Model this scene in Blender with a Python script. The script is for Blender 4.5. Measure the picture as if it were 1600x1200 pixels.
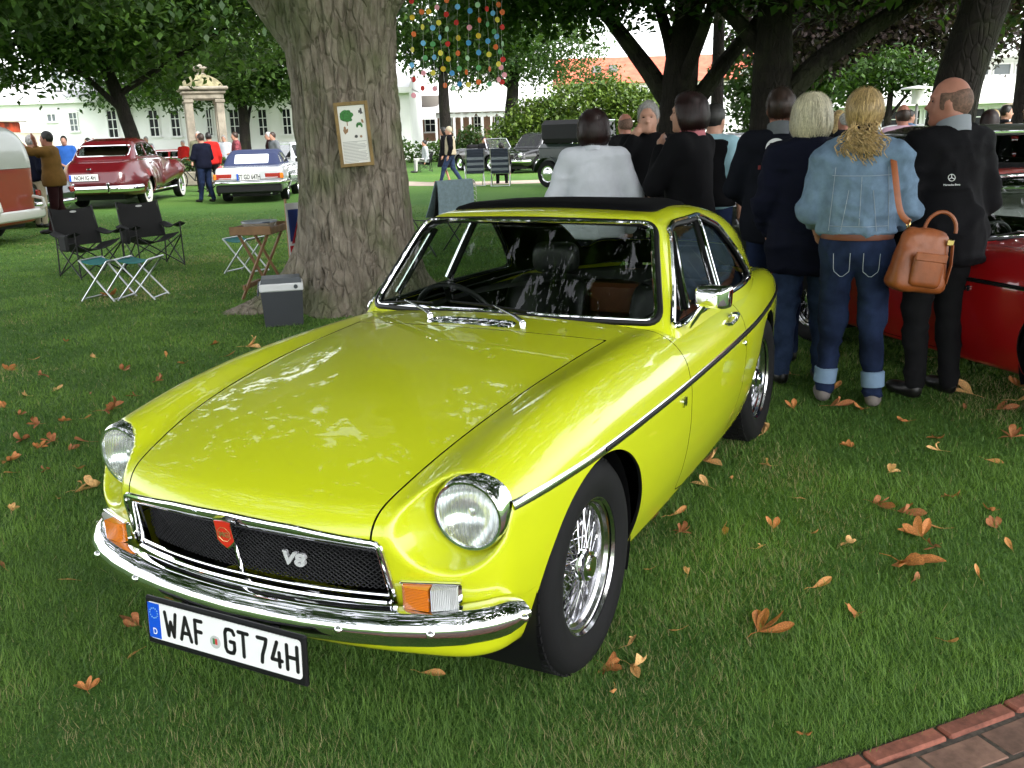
import bpy, bmesh, math, random
import numpy as np
from mathutils import Vector, Matrix, Euler

for o in list(bpy.data.objects):
    bpy.data.objects.remove(o, do_unlink=True)
scene = bpy.context.scene
COL = scene.collection
rng = np.random.default_rng(7)
random.seed(7)
R_ = math.radians

# ---------------------------------------------------------------- camera
cam_data = bpy.data.cameras.new('camera')
cam = bpy.data.objects.new('camera', cam_data)
COL.objects.link(cam)
CAM = np.array([2.3626, 1.66018, 1.55538])
_yaw, _pitch, _roll = R_(207.0921), R_(14.98916), R_(-1.76329)
_f = Vector((math.cos(_yaw) * math.cos(_pitch), math.sin(_yaw) * math.cos(_pitch), -math.sin(_pitch)))
_r = _f.cross(Vector((0, 0, 1))).normalized()
_u = _r.cross(_f)
_c, _s = math.cos(_roll), math.sin(_roll)
_r2 = _c * _r + _s * _u
_u2 = -_s * _r + _c * _u
m = Matrix((( _r2.x, _u2.x, -_f.x, CAM[0]), (_r2.y, _u2.y, -_f.y, CAM[1]), (_r2.z, _u2.z, -_f.z, CAM[2]), (0, 0, 0, 1)))
cam.matrix_world = m
cam_data.sensor_width = 36.0
cam_data.lens = 36.0 * 1472.268 / 1600.0
cam_data.clip_start = 0.05
cam_data.clip_end = 2000
scene.camera = cam

# ---------------------------------------------------------------- sky (bright overcast) and sun
SUN_EL, SUN_AZ = 42.0, 72.0        # direction TO the sun, azimuth counter-clockwise from +X
world = bpy.data.worlds.new('World')
scene.world = world
world.use_nodes = True
wn, wl = world.node_tree.nodes, world.node_tree.links
wn.clear()
wo = wn.new('ShaderNodeOutputWorld')
bg = wn.new('ShaderNodeBackground')
sky = wn.new('ShaderNodeTexSky')
sky.sky_type = 'NISHITA'
sky.sun_disc = False
sky.sun_elevation = R_(SUN_EL)
sky.sun_rotation = R_(90 - SUN_AZ)
sky.air_density = 1.0
sky.dust_density = 1.0
sky.ozone_density = 1.0
hs = wn.new('ShaderNodeHueSaturation')
hs.inputs['Saturation'].default_value = 0.16
wl.new(sky.outputs[0], hs.inputs['Color'])
wl.new(hs.outputs[0], bg.inputs['Color'])
bg.inputs['Strength'].default_value = 0.15
wl.new(bg.outputs[0], wo.inputs[0])

sl = bpy.data.lights.new('sun', 'SUN')
sl.energy = 1.5
sl.angle = R_(25)
sl.color = (1.0, 0.97, 0.92)
sun = bpy.data.objects.new('sun', sl)
COL.objects.link(sun)
_d = Vector((math.cos(R_(SUN_EL)) * math.cos(R_(SUN_AZ)), math.cos(R_(SUN_EL)) * math.sin(R_(SUN_AZ)), math.sin(R_(SUN_EL))))
sun.rotation_euler = _d.to_track_quat('Z', 'Y').to_euler()
sun.location = _d * 60

vs = scene.view_settings
scene.display_settings.display_device = 'sRGB'
vs.view_transform = 'Standard'
vs.look = 'None'
vs.exposure = 2.15
vs.gamma = 1.0
vs.use_curve_mapping = False
cy = scene.cycles
cy.use_denoising = True
cy.use_adaptive_sampling = True
cy.adaptive_threshold = 0.02
cy.max_bounces = 10
cy.diffuse_bounces = 3
cy.glossy_bounces = 4
cy.transmission_bounces = 8
cy.transparent_max_bounces = 12
cy.caustics_reflective = False
cy.caustics_refractive = False
cy.sample_clamp_indirect = 6.0

# ---------------------------------------------------------------- materials
MATS = {}
def srgb(r, g, b):
    f = lambda c: ((c / 255.0) / 12.92) if c / 255.0 <= 0.04045 else (((c / 255.0) + 0.055) / 1.055) ** 2.4
    return (f(r), f(g), f(b))

def mat(name, color=(.5, .5, .5), rough=.5, metal=0., coat=0., coat_rough=.03, noise=0., nscale=8., bump=0., bscale=40., bdist=.002,
        trans=0., ior=1.45, alpha=1., emit=None, estr=0., spec=.5, sheen=0., color2=None, detail=4., obj=True, vary=0., sss=0.):
    if name in MATS:
        return MATS[name]
    m = bpy.data.materials.new(name)
    m.use_nodes = True
    n, l = m.node_tree.nodes, m.node_tree.links
    b = n['Principled BSDF']
    b.inputs['Base Color'].default_value = (*color, 1)
    b.inputs['Roughness'].default_value = rough
    b.inputs['Metallic'].default_value = metal
    b.inputs['Coat Weight'].default_value = coat
    b.inputs['Coat Roughness'].default_value = coat_rough
    b.inputs['Transmission Weight'].default_value = trans
    b.inputs['IOR'].default_value = ior
    b.inputs['Alpha'].default_value = alpha
    b.inputs['Specular IOR Level'].default_value = spec
    b.inputs['Sheen Weight'].default_value = sheen
    if emit:
        b.inputs['Emission Color'].default_value = (*emit, 1)
        b.inputs['Emission Strength'].default_value = estr
    if noise or bump or color2 or vary:
        tc = n.new('ShaderNodeTexCoord')
        out = tc.outputs['Object']
    col = None
    if noise or color2:
        t = n.new('ShaderNodeTexNoise')
        t.inputs['Scale'].default_value = nscale
        t.inputs['Detail'].default_value = detail
        t.inputs['Roughness'].default_value = .6
        l.new(out, t.inputs['Vector'])
        rp = n.new('ShaderNodeValToRGB')
        c2 = color2 if color2 else tuple(max(0, c * (1 - noise)) for c in color)
        c1 = color if color2 else tuple(min(1, c * (1 + noise)) for c in color)
        rp.color_ramp.elements[0].position = .36
        rp.color_ramp.elements[0].color = (*c2, 1)
        rp.color_ramp.elements[1].position = .64
        rp.color_ramp.elements[1].color = (*c1, 1)
        l.new(t.outputs['Fac'], rp.inputs['Fac'])
        col = rp.outputs['Color']
    if vary:
        oi = n.new('ShaderNodeObjectInfo')
        hv = n.new('ShaderNodeHueSaturation')
        mr = n.new('ShaderNodeMapRange')
        mr.inputs[3].default_value = 1 - vary
        mr.inputs[4].default_value = 1 + vary
        l.new(oi.outputs['Random'], mr.inputs[0])
        l.new(mr.outputs[0], hv.inputs['Value'])
        if col: l.new(col, hv.inputs['Color'])
        else: hv.inputs['Color'].default_value = (*color, 1)
        col = hv.outputs[0]
    if col: l.new(col, b.inputs['Base Color'])
    if bump:
        t2 = n.new('ShaderNodeTexNoise')
        t2.inputs['Scale'].default_value = bscale
        t2.inputs['Detail'].default_value = 5
        l.new(out, t2.inputs['Vector'])
        bp = n.new('ShaderNodeBump')
        bp.inputs['Strength'].default_value = bump
        bp.inputs['Distance'].default_value = bdist
        l.new(t2.outputs['Fac'], bp.inputs['Height'])
        l.new(bp.outputs[0], b.inputs['Normal'])
    MATS[name] = m
    return m

def leaf_mat(name, c1, c2, trans=.35, rough=.55):
    """leaf: colour varies per leaf (vertex attribute 'tint'), some light passes through"""
    if name in MATS: return MATS[name]
    m = bpy.data.materials.new(name); m.use_nodes = True
    n, l = m.node_tree.nodes, m.node_tree.links
    b = n['Principled BSDF']
    at = n.new('ShaderNodeAttribute'); at.attribute_name = 'tint'
    rp = n.new('ShaderNodeValToRGB')
    rp.color_ramp.elements[0].color = (*c1, 1); rp.color_ramp.elements[1].color = (*c2, 1)
    l.new(at.outputs['Fac'], rp.inputs['Fac'])
    l.new(rp.outputs[0], b.inputs['Base Color'])
    b.inputs['Roughness'].default_value = rough
    b.inputs['Specular IOR Level'].default_value = .35
    tr = n.new('ShaderNodeBsdfTranslucent')
    g = n.new('ShaderNodeMixRGB'); g.blend_type = 'MULTIPLY'; g.inputs[0].default_value = 1.
    g.inputs[2].default_value = (1.0, 1.0, .45, 1)
    l.new(rp.outputs[0], g.inputs[1]); l.new(g.outputs[0], tr.inputs['Color'])
    mx = n.new('ShaderNodeMixShader'); mx.inputs[0].default_value = trans
    l.new(b.outputs[0], mx.inputs[1]); l.new(tr.outputs[0], mx.inputs[2])
    l.new(mx.outputs[0], n['Material Output'].inputs['Surface'])
    MATS[name] = m
    return m

# ---------------------------------------------------------------- object helpers
def tag(o, label=None, cat=None, group=None, kind=None):
    if label: o['label'] = label
    if cat: o['category'] = cat
    if group: o['group'] = group
    if kind: o['kind'] = kind
    return o

def empty(name, loc=(0, 0, 0), rz=0., label=None, cat=None, group=None, parent=None):
    o = bpy.data.objects.new(name, None)
    o.empty_display_size = .2
    COL.objects.link(o)
    o.location = loc
    o.rotation_euler = (0, 0, rz)
    if parent: o.parent = parent
    return tag(o, label, cat, group)

def link_mesh(name, me, material, parent=None):
    o = bpy.data.objects.new(name, me)
    if material is not None:
        for mm in (material if isinstance(material, (list, tuple)) else [material]):
            me.materials.append(mm)
    COL.objects.link(o)
    if parent is not None: o.parent = parent
    return o

def pad(F):
    '''list of faces -> int array padded with -1'''
    if isinstance(F, np.ndarray): return F
    k = max(len(f) for f in F); out = np.full((len(F), k), -1, dtype=np.int64)
    ln = np.array([len(f) for f in F])
    for n_ in np.unique(ln):
        r = np.nonzero(ln == n_)[0]; out[r[:, None], np.arange(n_)] = np.array([F[i] for i in r])
    return out
def join_faces(*A):
    A = [pad(a) for a in A if len(a)]
    k = max(a.shape[1] for a in A)
    return np.concatenate([np.pad(a, ((0, 0), (0, k - a.shape[1])), constant_values=-1) for a in A])
def flip(F):
    F = pad(F); out = np.full_like(F, -1); n_ = (F >= 0).sum(1)
    for k in np.unique(n_): r = n_ == k; out[r, :k] = F[r][:, :k][:, ::-1]
    return out

def mesh_np(name, V, F, material=None, parent=None, smooth=True, N=None, sharp=None, mi=None, attr=None):
    """V (n,3) array; F list of tuples or (m,k) int array"""
    me = bpy.data.meshes.new(name)
    V = np.asarray(V, dtype=np.float32)
    if not isinstance(F, np.ndarray): F = pad(F)
    nf = len(F); msk = F >= 0; ls = msk.sum(1).astype(np.int32)
    me.vertices.add(len(V)); me.vertices.foreach_set('co', V.ravel())
    me.loops.add(int(ls.sum())); me.loops.foreach_set('vertex_index', F[msk].astype(np.int32))
    me.polygons.add(nf)
    me.polygons.foreach_set('loop_start', np.concatenate([[0], np.cumsum(ls)[:-1]]).astype(np.int32))
    me.polygons.foreach_set('use_smooth', np.full(nf, smooth))
    if mi is not None: me.polygons.foreach_set('material_index', np.asarray(mi, dtype=np.int32))
    me.update(calc_edges=True)
    if attr:
        for an, av in attr.items():
            a = me.attributes.new(an, 'FLOAT', 'POINT'); a.data.foreach_set('value', np.asarray(av, dtype=np.float32))
    if N is not None:
        me.normals_split_custom_set_from_vertices(np.asarray(N, float).tolist())
    elif sharp is not None and smooth:
        me.set_sharp_from_angle(angle=R_(sharp))
    return link_mesh(name, me, material, parent)

class MB:
    """collects shapes, build() links them as one mesh object"""
    def __init__(s): s.V = []; s.F = []; s.n = 0
    def add(s, V, F, T=None):
        V = np.asarray(V, float)
        if T is not None:
            T = np.array(T); V = V @ T[:3, :3].T + T[:3, 3]
        s.V.append(V); s.F += [tuple(i + s.n for i in f) for f in F]; s.n += len(V)
        return s
    def box(s, c, d, T=None, taper=1., bev=0.):
        x, y, z = [q / 2 for q in d]
        if bev <= 0:
            V = [(-x, -y, -z), (x, -y, -z), (x, y, -z), (-x, y, -z), (-x * taper, -y * taper, z), (x * taper, -y * taper, z), (x * taper, y * taper, z), (-x * taper, y * taper, z)]
            F = [(0, 3, 2, 1), (4, 5, 6, 7), (0, 1, 5, 4), (1, 2, 6, 5), (2, 3, 7, 6), (3, 0, 4, 7)]
            V = np.array(V) + np.array(c)
            return s.add(V, F, T)
        b = min(bev, x * .99, y * .99, z * .99)
        V = []
        for sz in (-1, 1):
            for sy in (-1, 1):
                for sx in (-1, 1):
                    V += [(sx * (x - b), sy * (y - b), sz * z), (sx * (x - b), sy * y, sz * (z - b)), (sx * x, sy * (y - b), sz * (z - b))]
        bm = bmesh.new()
        vv = [bm.verts.new(np.array(v) + np.array(c)) for v in V]
        r = bmesh.ops.convex_hull(bm, input=vv)
        bm.verts.index_update()
        VV = [tuple(v.co) for v in bm.verts]; FF = [tuple(v.index for v in f.verts) for f in bm.faces]
        bm.free()
        return s.add(VV, FF, T)
    def tube(s, P, r, n=8, cap=True, T=None, closed=False, flat=None):
        """sweep a circle (radius r, or list) along polyline P; flat=(a,b) makes an ellipse; returns self"""
        P = np.asarray(P, float); m_ = len(P)
        r = np.full(m_, r) if np.isscalar(r) else np.asarray(r, float)
        Tn = np.zeros_like(P)
        if closed:
            Tn = np.roll(P, -1, 0) - np.roll(P, 1, 0)
        else:
            Tn[1:-1] = P[2:] - P[:-2]; Tn[0] = P[1] - P[0]; Tn[-1] = P[-1] - P[-2]
        Tn /= np.linalg.norm(Tn, axis=1)[:, None] + 1e-12
        a = np.array([0, 0, 1.]) if abs(Tn[0][2]) < .9 else np.array([1., 0, 0])
        V = []
        u = np.cross(Tn[0], a); u /= np.linalg.norm(u)
        ang = np.arange(n) * 2 * np.pi / n
        for i in range(m_):
            u = u - Tn[i] * (u @ Tn[i]); u /= np.linalg.norm(u) + 1e-12
            v = np.cross(Tn[i], u)
            fa, fb = flat if flat else (1, 1)
            V += [P[i] + r[i] * (fa * math.cos(t) * u + fb * math.sin(t) * v) for t in ang]
        F = []
        for i in range(m_ if closed else m_ - 1):
            j = (i + 1) % m_
            for k in range(n):
                k2 = (k + 1) % n
                F.append((i * n + k, i * n + k2, j * n + k2, j * n + k))
        if cap and not closed:
            F.append(tuple(range(n))[::-1]); F.append(tuple((m_ - 1) * n + k for k in range(n)))
        return s.add(V, F, T)
    def cyl(s, a, b, r, r2=None, n=16, T=None):
        return s.tube([a, b], [r, r if r2 is None else r2], n, True, T)
    def lathe(s, prof, n=24, T=None, axis='z', c=(0, 0, 0), cap=True):
        """prof: list of (radius, height) revolved round the axis"""
        V = []; m_ = len(prof)
        for (r, h) in prof:
            for k in range(n):
                t = 2 * np.pi * k / n
                x, y = r * math.cos(t), r * math.sin(t)
                V.append((x, y, h) if axis == 'z' else ((h, x, y) if axis == 'x' else (y, h, x)))
        F = []
        for i in range(m_ - 1):
            for k in range(n):
                k2 = (k + 1) % n
                F.append((i * n + k, i * n + k2, (i + 1) * n + k2, (i + 1) * n + k))
        if cap:
            if prof[0][0] > 1e-5: F.append(tuple(range(n))[::-1])
            if prof[-1][0] > 1e-5: F.append(tuple((m_ - 1) * n + k for k in range(n)))
        return s.add(np.array(V) + np.array(c), F, T)
    def prism(s, poly, d0, d1, axis='z', T=None):
        """extrude a 2-D polygon between d0 and d1 along axis; poly coords are the other two axes in order"""
        n = len(poly)
        def P(q, d):
            a, b = q
            return (a, b, d) if axis == 'z' else ((a, d, b) if axis == 'y' else (d, a, b))
        V = [P(q, d0) for q in poly] + [P(q, d1) for q in poly]
        F = [tuple(range(n)), tuple(range(n, 2 * n))[::-1]] + [(i, i + n, (i + 1) % n + n, (i + 1) % n) for i in range(n)]
        return s.add(V, F, T)
    def ell(s, c, r, n=12, m_=8, T=None):
        r = (r, r, r) if np.isscalar(r) else r
        V = [(0, 0, -1)]
        for i in range(1, m_):
            t = -np.pi / 2 + np.pi * i / m_
            for k in range(n):
                p = 2 * np.pi * k / n
                V.append((math.cos(t) * math.cos(p), math.cos(t) * math.sin(p), math.sin(t)))
        V.append((0, 0, 1))
        F = [(0, 1 + (k + 1) % n, 1 + k) for k in range(n)]
        for i in range(m_ - 2):
            for k in range(n):
                k2 = (k + 1) % n
                F.append((1 + i * n + k, 1 + i * n + k2, 1 + (i + 1) * n + k2, 1 + (i + 1) * n + k))
        L = len(V) - 1
        F += [(L, 1 + (m_ - 2) * n + k, 1 + (m_ - 2) * n + (k + 1) % n) for k in range(n)]
        return s.add(np.array(V) * np.array(r) + np.array(c), F, T)
    def sheet(s, grid, thick=0.):
        """grid (m,n,3) of points -> quads; with thickness along normal"""
        g = np.asarray(grid, float); a, b = g.shape[:2]
        F = [(i * b + j, i * b + j + 1, (i + 1) * b + j + 1, (i + 1) * b + j) for i in range(a - 1) for j in range(b - 1)]
        if not thick: return s.add(g.reshape(-1, 3), F)
        du = np.gradient(g, axis=0); dv = np.gradient(g, axis=1)
        N = np.cross(dv, du); N /= np.linalg.norm(N, axis=2)[..., None] + 1e-12
        g2 = g - N * thick; n_ = a * b
        F2 = [tuple(q + n_ for q in f[::-1]) for f in F]
        B = [i * b for i in range(a)]; rim = [(0, j) for j in range(b)] + [(i, b - 1) for i in range(1, a)] + [(a - 1, j) for j in range(b - 2, -1, -1)] + [(i, 0) for i in range(a - 2, 0, -1)]
        ids = [i * b + j for i, j in rim]
        F3 = [(ids[k], ids[k] + n_, ids[(k + 1) % len(ids)] + n_, ids[(k + 1) % len(ids)]) for k in range(len(ids))]
        return s.add(np.concatenate([g.reshape(-1, 3), g2.reshape(-1, 3)]), F + F2 + F3)
    def mirror_y(s):
        V = np.concatenate(s.V); F = list(s.F)
        s.add(V * [1, -1, 1], [tuple(f[::-1]) for f in F])
        return s
    def build(s, name, material, parent=None, smooth=True, sharp=35.):
        return mesh_np(name, np.concatenate(s.V), s.F, material, parent, smooth, sharp=sharp if smooth else None)

def TR(loc=(0, 0, 0), rot=(0, 0, 0), sc=1.):
    s_ = (sc, sc, sc) if np.isscalar(sc) else sc
    return Matrix.LocRotScale(Vector(loc), Euler(rot), Vector(s_))

def copy_tree(o, parent=None, name=None):
    c = o.copy(); COL.objects.link(c)
    if parent is not None: c.parent = parent
    for ch in [q for q in o.children]:
        copy_tree(ch, c)
    return c

# ---------------------------------------------------------------- implicit surfaces
def smax(a, b, k):
    h = np.maximum(k - np.abs(a - b), 0) / k
    return np.maximum(a, b) + h * h * k * .25
def smin(a, b, k): return -smax(-a, -b, k)
LTAB = {}
def lerp_curve(x, xs, ys):
    """smooth (monotone cubic) interpolation; xs ascending"""
    if np.size(x) > 60000:
        key = (tuple(xs), tuple(ys))
        if key not in LTAB:
            w_ = xs[-1] - xs[0]; xt = np.linspace(xs[0] - w_, xs[-1] + w_, 6001); LTAB[key] = (xt, lerp_curve(xt, xs, ys))
        return np.interp(x, *LTAB[key])
    xs = np.asarray(xs, float); ys = np.asarray(ys, float)
    h = np.diff(xs); d = np.diff(ys) / h
    mm = np.zeros_like(ys)
    mm[1:-1] = np.where(d[:-1] * d[1:] > 0, 3 * (h[:-1] + h[1:]) / ((2 * h[1:] + h[:-1]) / np.where(d[:-1] == 0, 1e-12, d[:-1]) + (h[1:] + 2 * h[:-1]) / np.where(d[1:] == 0, 1e-12, d[1:])), 0)
    mm[0], mm[-1] = d[0], d[-1]
    x = np.asarray(x, float)
    i = np.clip(np.searchsorted(xs, x) - 1, 0, len(h) - 1)
    t = (x - xs[i]) / h[i]
    tc = np.clip(t, 0, 1)
    v = (1 + 2 * tc) * (1 - tc) ** 2 * ys[i] + tc * (1 - tc) ** 2 * h[i] * mm[i] + tc * tc * (3 - 2 * tc) * ys[i + 1] + tc * tc * (tc - 1) * h[i] * mm[i + 1]
    return v + np.where(t < 0, t * h[i] * mm[0], 0) + np.where(t > 1, (t - 1) * h[i] * mm[-1], 0)

def grad(f, P, e=1e-4):
    g = np.empty_like(P)
    for a in range(3):
        d = np.zeros(3); d[a] = e
        g[:, a] = (f(*(P + d).T) - f(*(P - d).T)) / (2 * e)
    return g

def surface_nets(f, lo, hi, res, newton=3):
    lo = np.asarray(lo, float); hi = np.asarray(hi, float)
    n = np.maximum(2, np.ceil((hi - lo) / res).astype(int)) + 1
    ax = [lo[i] + res * np.arange(n[i]) for i in range(3)]
    X, Y, Z = np.meshgrid(*[q.astype(np.float32) for q in ax], indexing='ij')
    D = f(X, Y, Z).astype(np.float32)
    del X, Y, Z
    S = D < 0
    c = [S[i:n[0] - 1 + i, j:n[1] - 1 + j, k:n[2] - 1 + k] for i in (0, 1) for j in (0, 1) for k in (0, 1)]
    anyi = np.logical_or.reduce(c); alli = np.logical_and.reduce(c)
    act = anyi & ~alli
    idx = -np.ones(act.shape, dtype=np.int64)
    ids = np.argwhere(act)
    idx[tuple(ids.T)] = np.arange(len(ids))
    acc = np.zeros((len(ids), 3)); cnt = np.zeros(len(ids))
    corners = [(i, j, k) for i in (0, 1) for j in (0, 1) for k in (0, 1)]
    for a in corners:
        for ax_ in range(3):
            if a[ax_] == 1: continue
            b = list(a); b[ax_] = 1
            da = D[tuple((ids + a).T)]; db = D[tuple((ids + b).T)]
            cr = (da < 0) != (db < 0)
            t = np.where(cr, da / np.where(cr, da - db, 1), 0)
            p = np.repeat(np.array(a, float)[None], len(ids), 0); p[:, ax_] += t
            acc[cr] += p[cr]; cnt[cr] += 1
    V = lo + res * (ids + acc / cnt[:, None])
    F = []
    for ax_ in range(3):
        o1, o2 = [(1, 2), (2, 0), (0, 1)][ax_]
        sl0 = [slice(0, n[i] - 1) if i == ax_ else slice(1, n[i] - 1) for i in range(3)]
        sl1 = list(sl0); sl1[ax_] = slice(1, n[ax_])
        A = S[tuple(sl0)]; B = S[tuple(sl1)]
        E = np.argwhere(A != B)
        if len(E) == 0: continue
        flip = ~A[tuple(E.T)]
        off = np.array([0 if i == ax_ else 1 for i in range(3)])
        E = E + off
        d1 = np.zeros(3, int); d1[o1] = 1; d2 = np.zeros(3, int); d2[o2] = 1
        q = np.stack([idx[tuple((E - d1 - d2).T)], idx[tuple((E - d2).T)], idx[tuple(E.T)], idx[tuple((E - d1).T)]], 1)
        q[flip] = q[flip][:, ::-1]
        F.append(q[(q >= 0).all(1)])
    F = np.concatenate(F)
    for _ in range(newton):
        g = grad(f, V); v = f(*V.T); g2 = (g * g).sum(1) + 1e-9
        st = -(v / g2)[:, None] * g
        ln = np.linalg.norm(st, axis=1)[:, None]
        V = V + st * np.minimum(1, res * .7 / (ln + 1e-12))
    return V, F

def half_nets(f, lo, hi, res):
    '''surface of a body symmetric in y, built for y > 0 and mirrored'''
    V, F = surface_nets(f, (lo[0], -2.5 * res, lo[2]), hi, res)
    V, F = clip(V, F, V[:, 1])
    mid = np.abs(V[:, 1]) < 1e-7
    V[mid, 1] = 0
    n = len(V); mp = np.append(np.where(mid, np.arange(n), n + np.cumsum(~mid) - 1), -1)
    return np.concatenate([V, V[~mid] * [1, -1, 1]]), join_faces(F, flip(mp[F]))

def fnormals(f, V):
    g = grad(f, V); return g / (np.linalg.norm(g, axis=1)[:, None] + 1e-12)

def clip(V, F, s):
    """keep the part of the mesh where the per-vertex scalar s > 0"""
    V = np.asarray(V, float); F = pad(F); s = np.asarray(s, float)
    if len(F) == 0: return V, F
    pos = np.append(s > 0, False); val = F >= 0
    k = pos[F] & val; nk = k.sum(1); nv = val.sum(1)
    keep = F[nk == nv]; mix = F[(nk > 0) & (nk < nv)]
    newV = []; cut = {}; out = []; n0 = len(V)
    for f in mix.tolist():
        f = [i for i in f if i >= 0]; g = []; m_ = len(f)
        for a in range(m_):
            i, j = f[a], f[(a + 1) % m_]
            pi, pj = s[i] > 0, s[j] > 0
            if pi: g.append(i)
            if pi != pj:
                q = (i, j) if i < j else (j, i)
                if q not in cut:
                    t = s[i] / (s[i] - s[j]); cut[q] = n0 + len(newV); newV.append(V[i] + t * (V[j] - V[i]))
                g.append(cut[q])
        if len(g) >= 3: out.append(g)
    F2 = join_faces(keep, out) if len(keep) or out else np.zeros((0, 4), np.int64)
    V2 = np.concatenate([V, np.array(newV)]) if newV else V
    used = np.zeros(len(V2), bool); used[F2[F2 >= 0]] = True
    mp = np.append(np.cumsum(used) - 1, -1)
    return V2[used], mp[F2] if len(F2) else F2

def panel(name, V, F, f, material, parent, depth=.014, offset=0., rim=None):
    """a body panel: outer skin with exact surface normals, plus an edge turned inward"""
    V = np.asarray(V, float)
    if len(F) == 0: return None
    N = fnormals(f, V)
    V = V + N * offset
    F = pad(F); n = len(V)
    ln = (F >= 0).sum(1); E = []
    for k in np.unique(ln):
        q = F[ln == k][:, :k]; E.append(np.stack([q, np.roll(q, -1, 1)], -1).reshape(-1, 2))
    E = np.concatenate(E); key = np.sort(E, 1); key = key[:, 0] * (n + 1) + key[:, 1]
    _, ix, ct = np.unique(key, return_index=True, return_counts=True)
    bd = E[ix[ct == 1]]
    VV = [V]; NN = [N]; FF = F; mi = None
    if depth and len(bd):
        vi, inv = np.unique(bd, return_inverse=True); inv = inv.reshape(-1, 2)
        P = V[vi]; Q = P - N[vi] * depth
        c = np.cross(V[bd[:, 1]] - V[bd[:, 0]], N[bd[:, 0]]); c /= np.linalg.norm(c, axis=1)[:, None] + 1e-12
        en = np.zeros_like(P); np.add.at(en, inv[:, 0], c); np.add.at(en, inv[:, 1], c)
        en /= np.linalg.norm(en, axis=1)[:, None] + 1e-12
        VV += [P, Q]; NN += [en, en]; L = len(vi)
        FF = join_faces(F, np.stack([n + inv[:, 1], n + inv[:, 0], n + L + inv[:, 0], n + L + inv[:, 1]], 1))
        if rim is not None: mi = np.concatenate([np.zeros(len(F), int), np.ones(len(bd), int)]); material = [material, rim]
    return mesh_np(name, np.concatenate(VV), FF, material, parent, True, N=np.concatenate(NN), mi=mi)

def capsule(x, y, z, a, b, ra, rb):
    a = np.asarray(a, float); b = np.asarray(b, float); d = b - a
    L2 = (d @ d) + 1e-12
    t = np.clip(((x - a[0]) * d[0] + (y - a[1]) * d[1] + (z - a[2]) * d[2]) / L2, 0, 1)
    return np.sqrt((x - a[0] - t * d[0]) ** 2 + (y - a[1] - t * d[1]) ** 2 + (z - a[2] - t * d[2]) ** 2) - (ra + (rb - ra) * t)
def ellip(x, y, z, c, r):
    k = np.sqrt(((x - c[0]) / r[0]) ** 2 + ((y - c[1]) / r[1]) ** 2 + ((z - c[2]) / r[2]) ** 2)
    return (k - 1) * min(r)
def rbox2(u, v, cu, cv, hu, hv, r):
    """2-D rounded rectangle distance"""
    a = np.abs(u - cu) - hu + r; b = np.abs(v - cv) - hv + r
    return np.sqrt(np.maximum(a, 0) ** 2 + np.maximum(b, 0) ** 2) + np.minimum(np.maximum(a, b), 0) - r
ITAB = {}
def poly2(u, v, P, r=0.):
    """signed distance to a 2-D polygon (negative inside), r rounds the corners"""
    P = np.asarray(P, float); n = len(P)
    if r:
        key = (P.tobytes(), r)
        if key not in ITAB: ITAB[key] = inset(P, r)
        P = ITAB[key]
    d = np.full(np.shape(u), 1e9, dtype=np.asarray(u).dtype); s = np.ones(np.shape(u), dtype=np.float32)
    j = n - 1
    for i in range(n):
        e = P[j] - P[i]; wu = u - P[i][0]; wv = v - P[i][1]
        t = np.clip((wu * e[0] + wv * e[1]) / (e @ e), 0, 1)
        d = np.minimum(d, (wu - e[0] * t) ** 2 + (wv - e[1] * t) ** 2)
        c1 = v >= P[i][1]; c2 = v < P[j][1]; c3 = e[0] * wv > e[1] * wu
        s = np.where((c1 & c2 & c3) | (~c1 & ~c2 & ~c3), -s, s)
        j = i
    return s * np.sqrt(d) - r
def inset(P, r):
    n = len(P); A = .5 * sum(P[i][0] * P[(i + 1) % n][1] - P[(i + 1) % n][0] * P[i][1] for i in range(n))
    sg = 1 if A > 0 else -1
    out = []
    for i in range(n):
        a, b, c = P[i - 1], P[i], P[(i + 1) % n]
        e1 = (b - a) / np.linalg.norm(b - a); e2 = (c - b) / np.linalg.norm(c - b)
        n1 = np.array([-e1[1], e1[0]]) * sg; n2 = np.array([-e2[1], e2[0]]) * sg
        out.append(b + (n1 + n2) * r / (1 + n1 @ n2))
    return np.array(out)
def rpoly(P, r, k=6):
    """polygon with rounded corners as a point loop"""
    P = np.asarray(P, float); n = len(P); out = []
    for i in range(n):
        a, b, c = P[i - 1], P[i], P[(i + 1) % n]
        l1 = min(r, np.linalg.norm(a - b) * .45); l2 = min(r, np.linalg.norm(c - b) * .45)
        p = b + (a - b) / np.linalg.norm(a - b) * l1; q = b + (c - b) / np.linalg.norm(c - b) * l2
        for t in np.linspace(0, 1, k):
            out.append((1 - t) ** 2 * p + 2 * t * (1 - t) * b + t * t * q)
    return np.array(out)
def resample(P, step, closed=False):
    P = np.asarray(P, float)
    if closed: P = np.concatenate([P, P[:1]])
    L = np.concatenate([[0], np.cumsum(np.linalg.norm(np.diff(P, axis=0), axis=1))])
    n = max(2, int(round(L[-1] / step)) + 1)
    t = np.linspace(0, L[-1], n)
    Q = np.stack([np.interp(t, L, P[:, k]) for k in range(P.shape[1])], 1)
    return Q[:-1] if closed else Q
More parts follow.
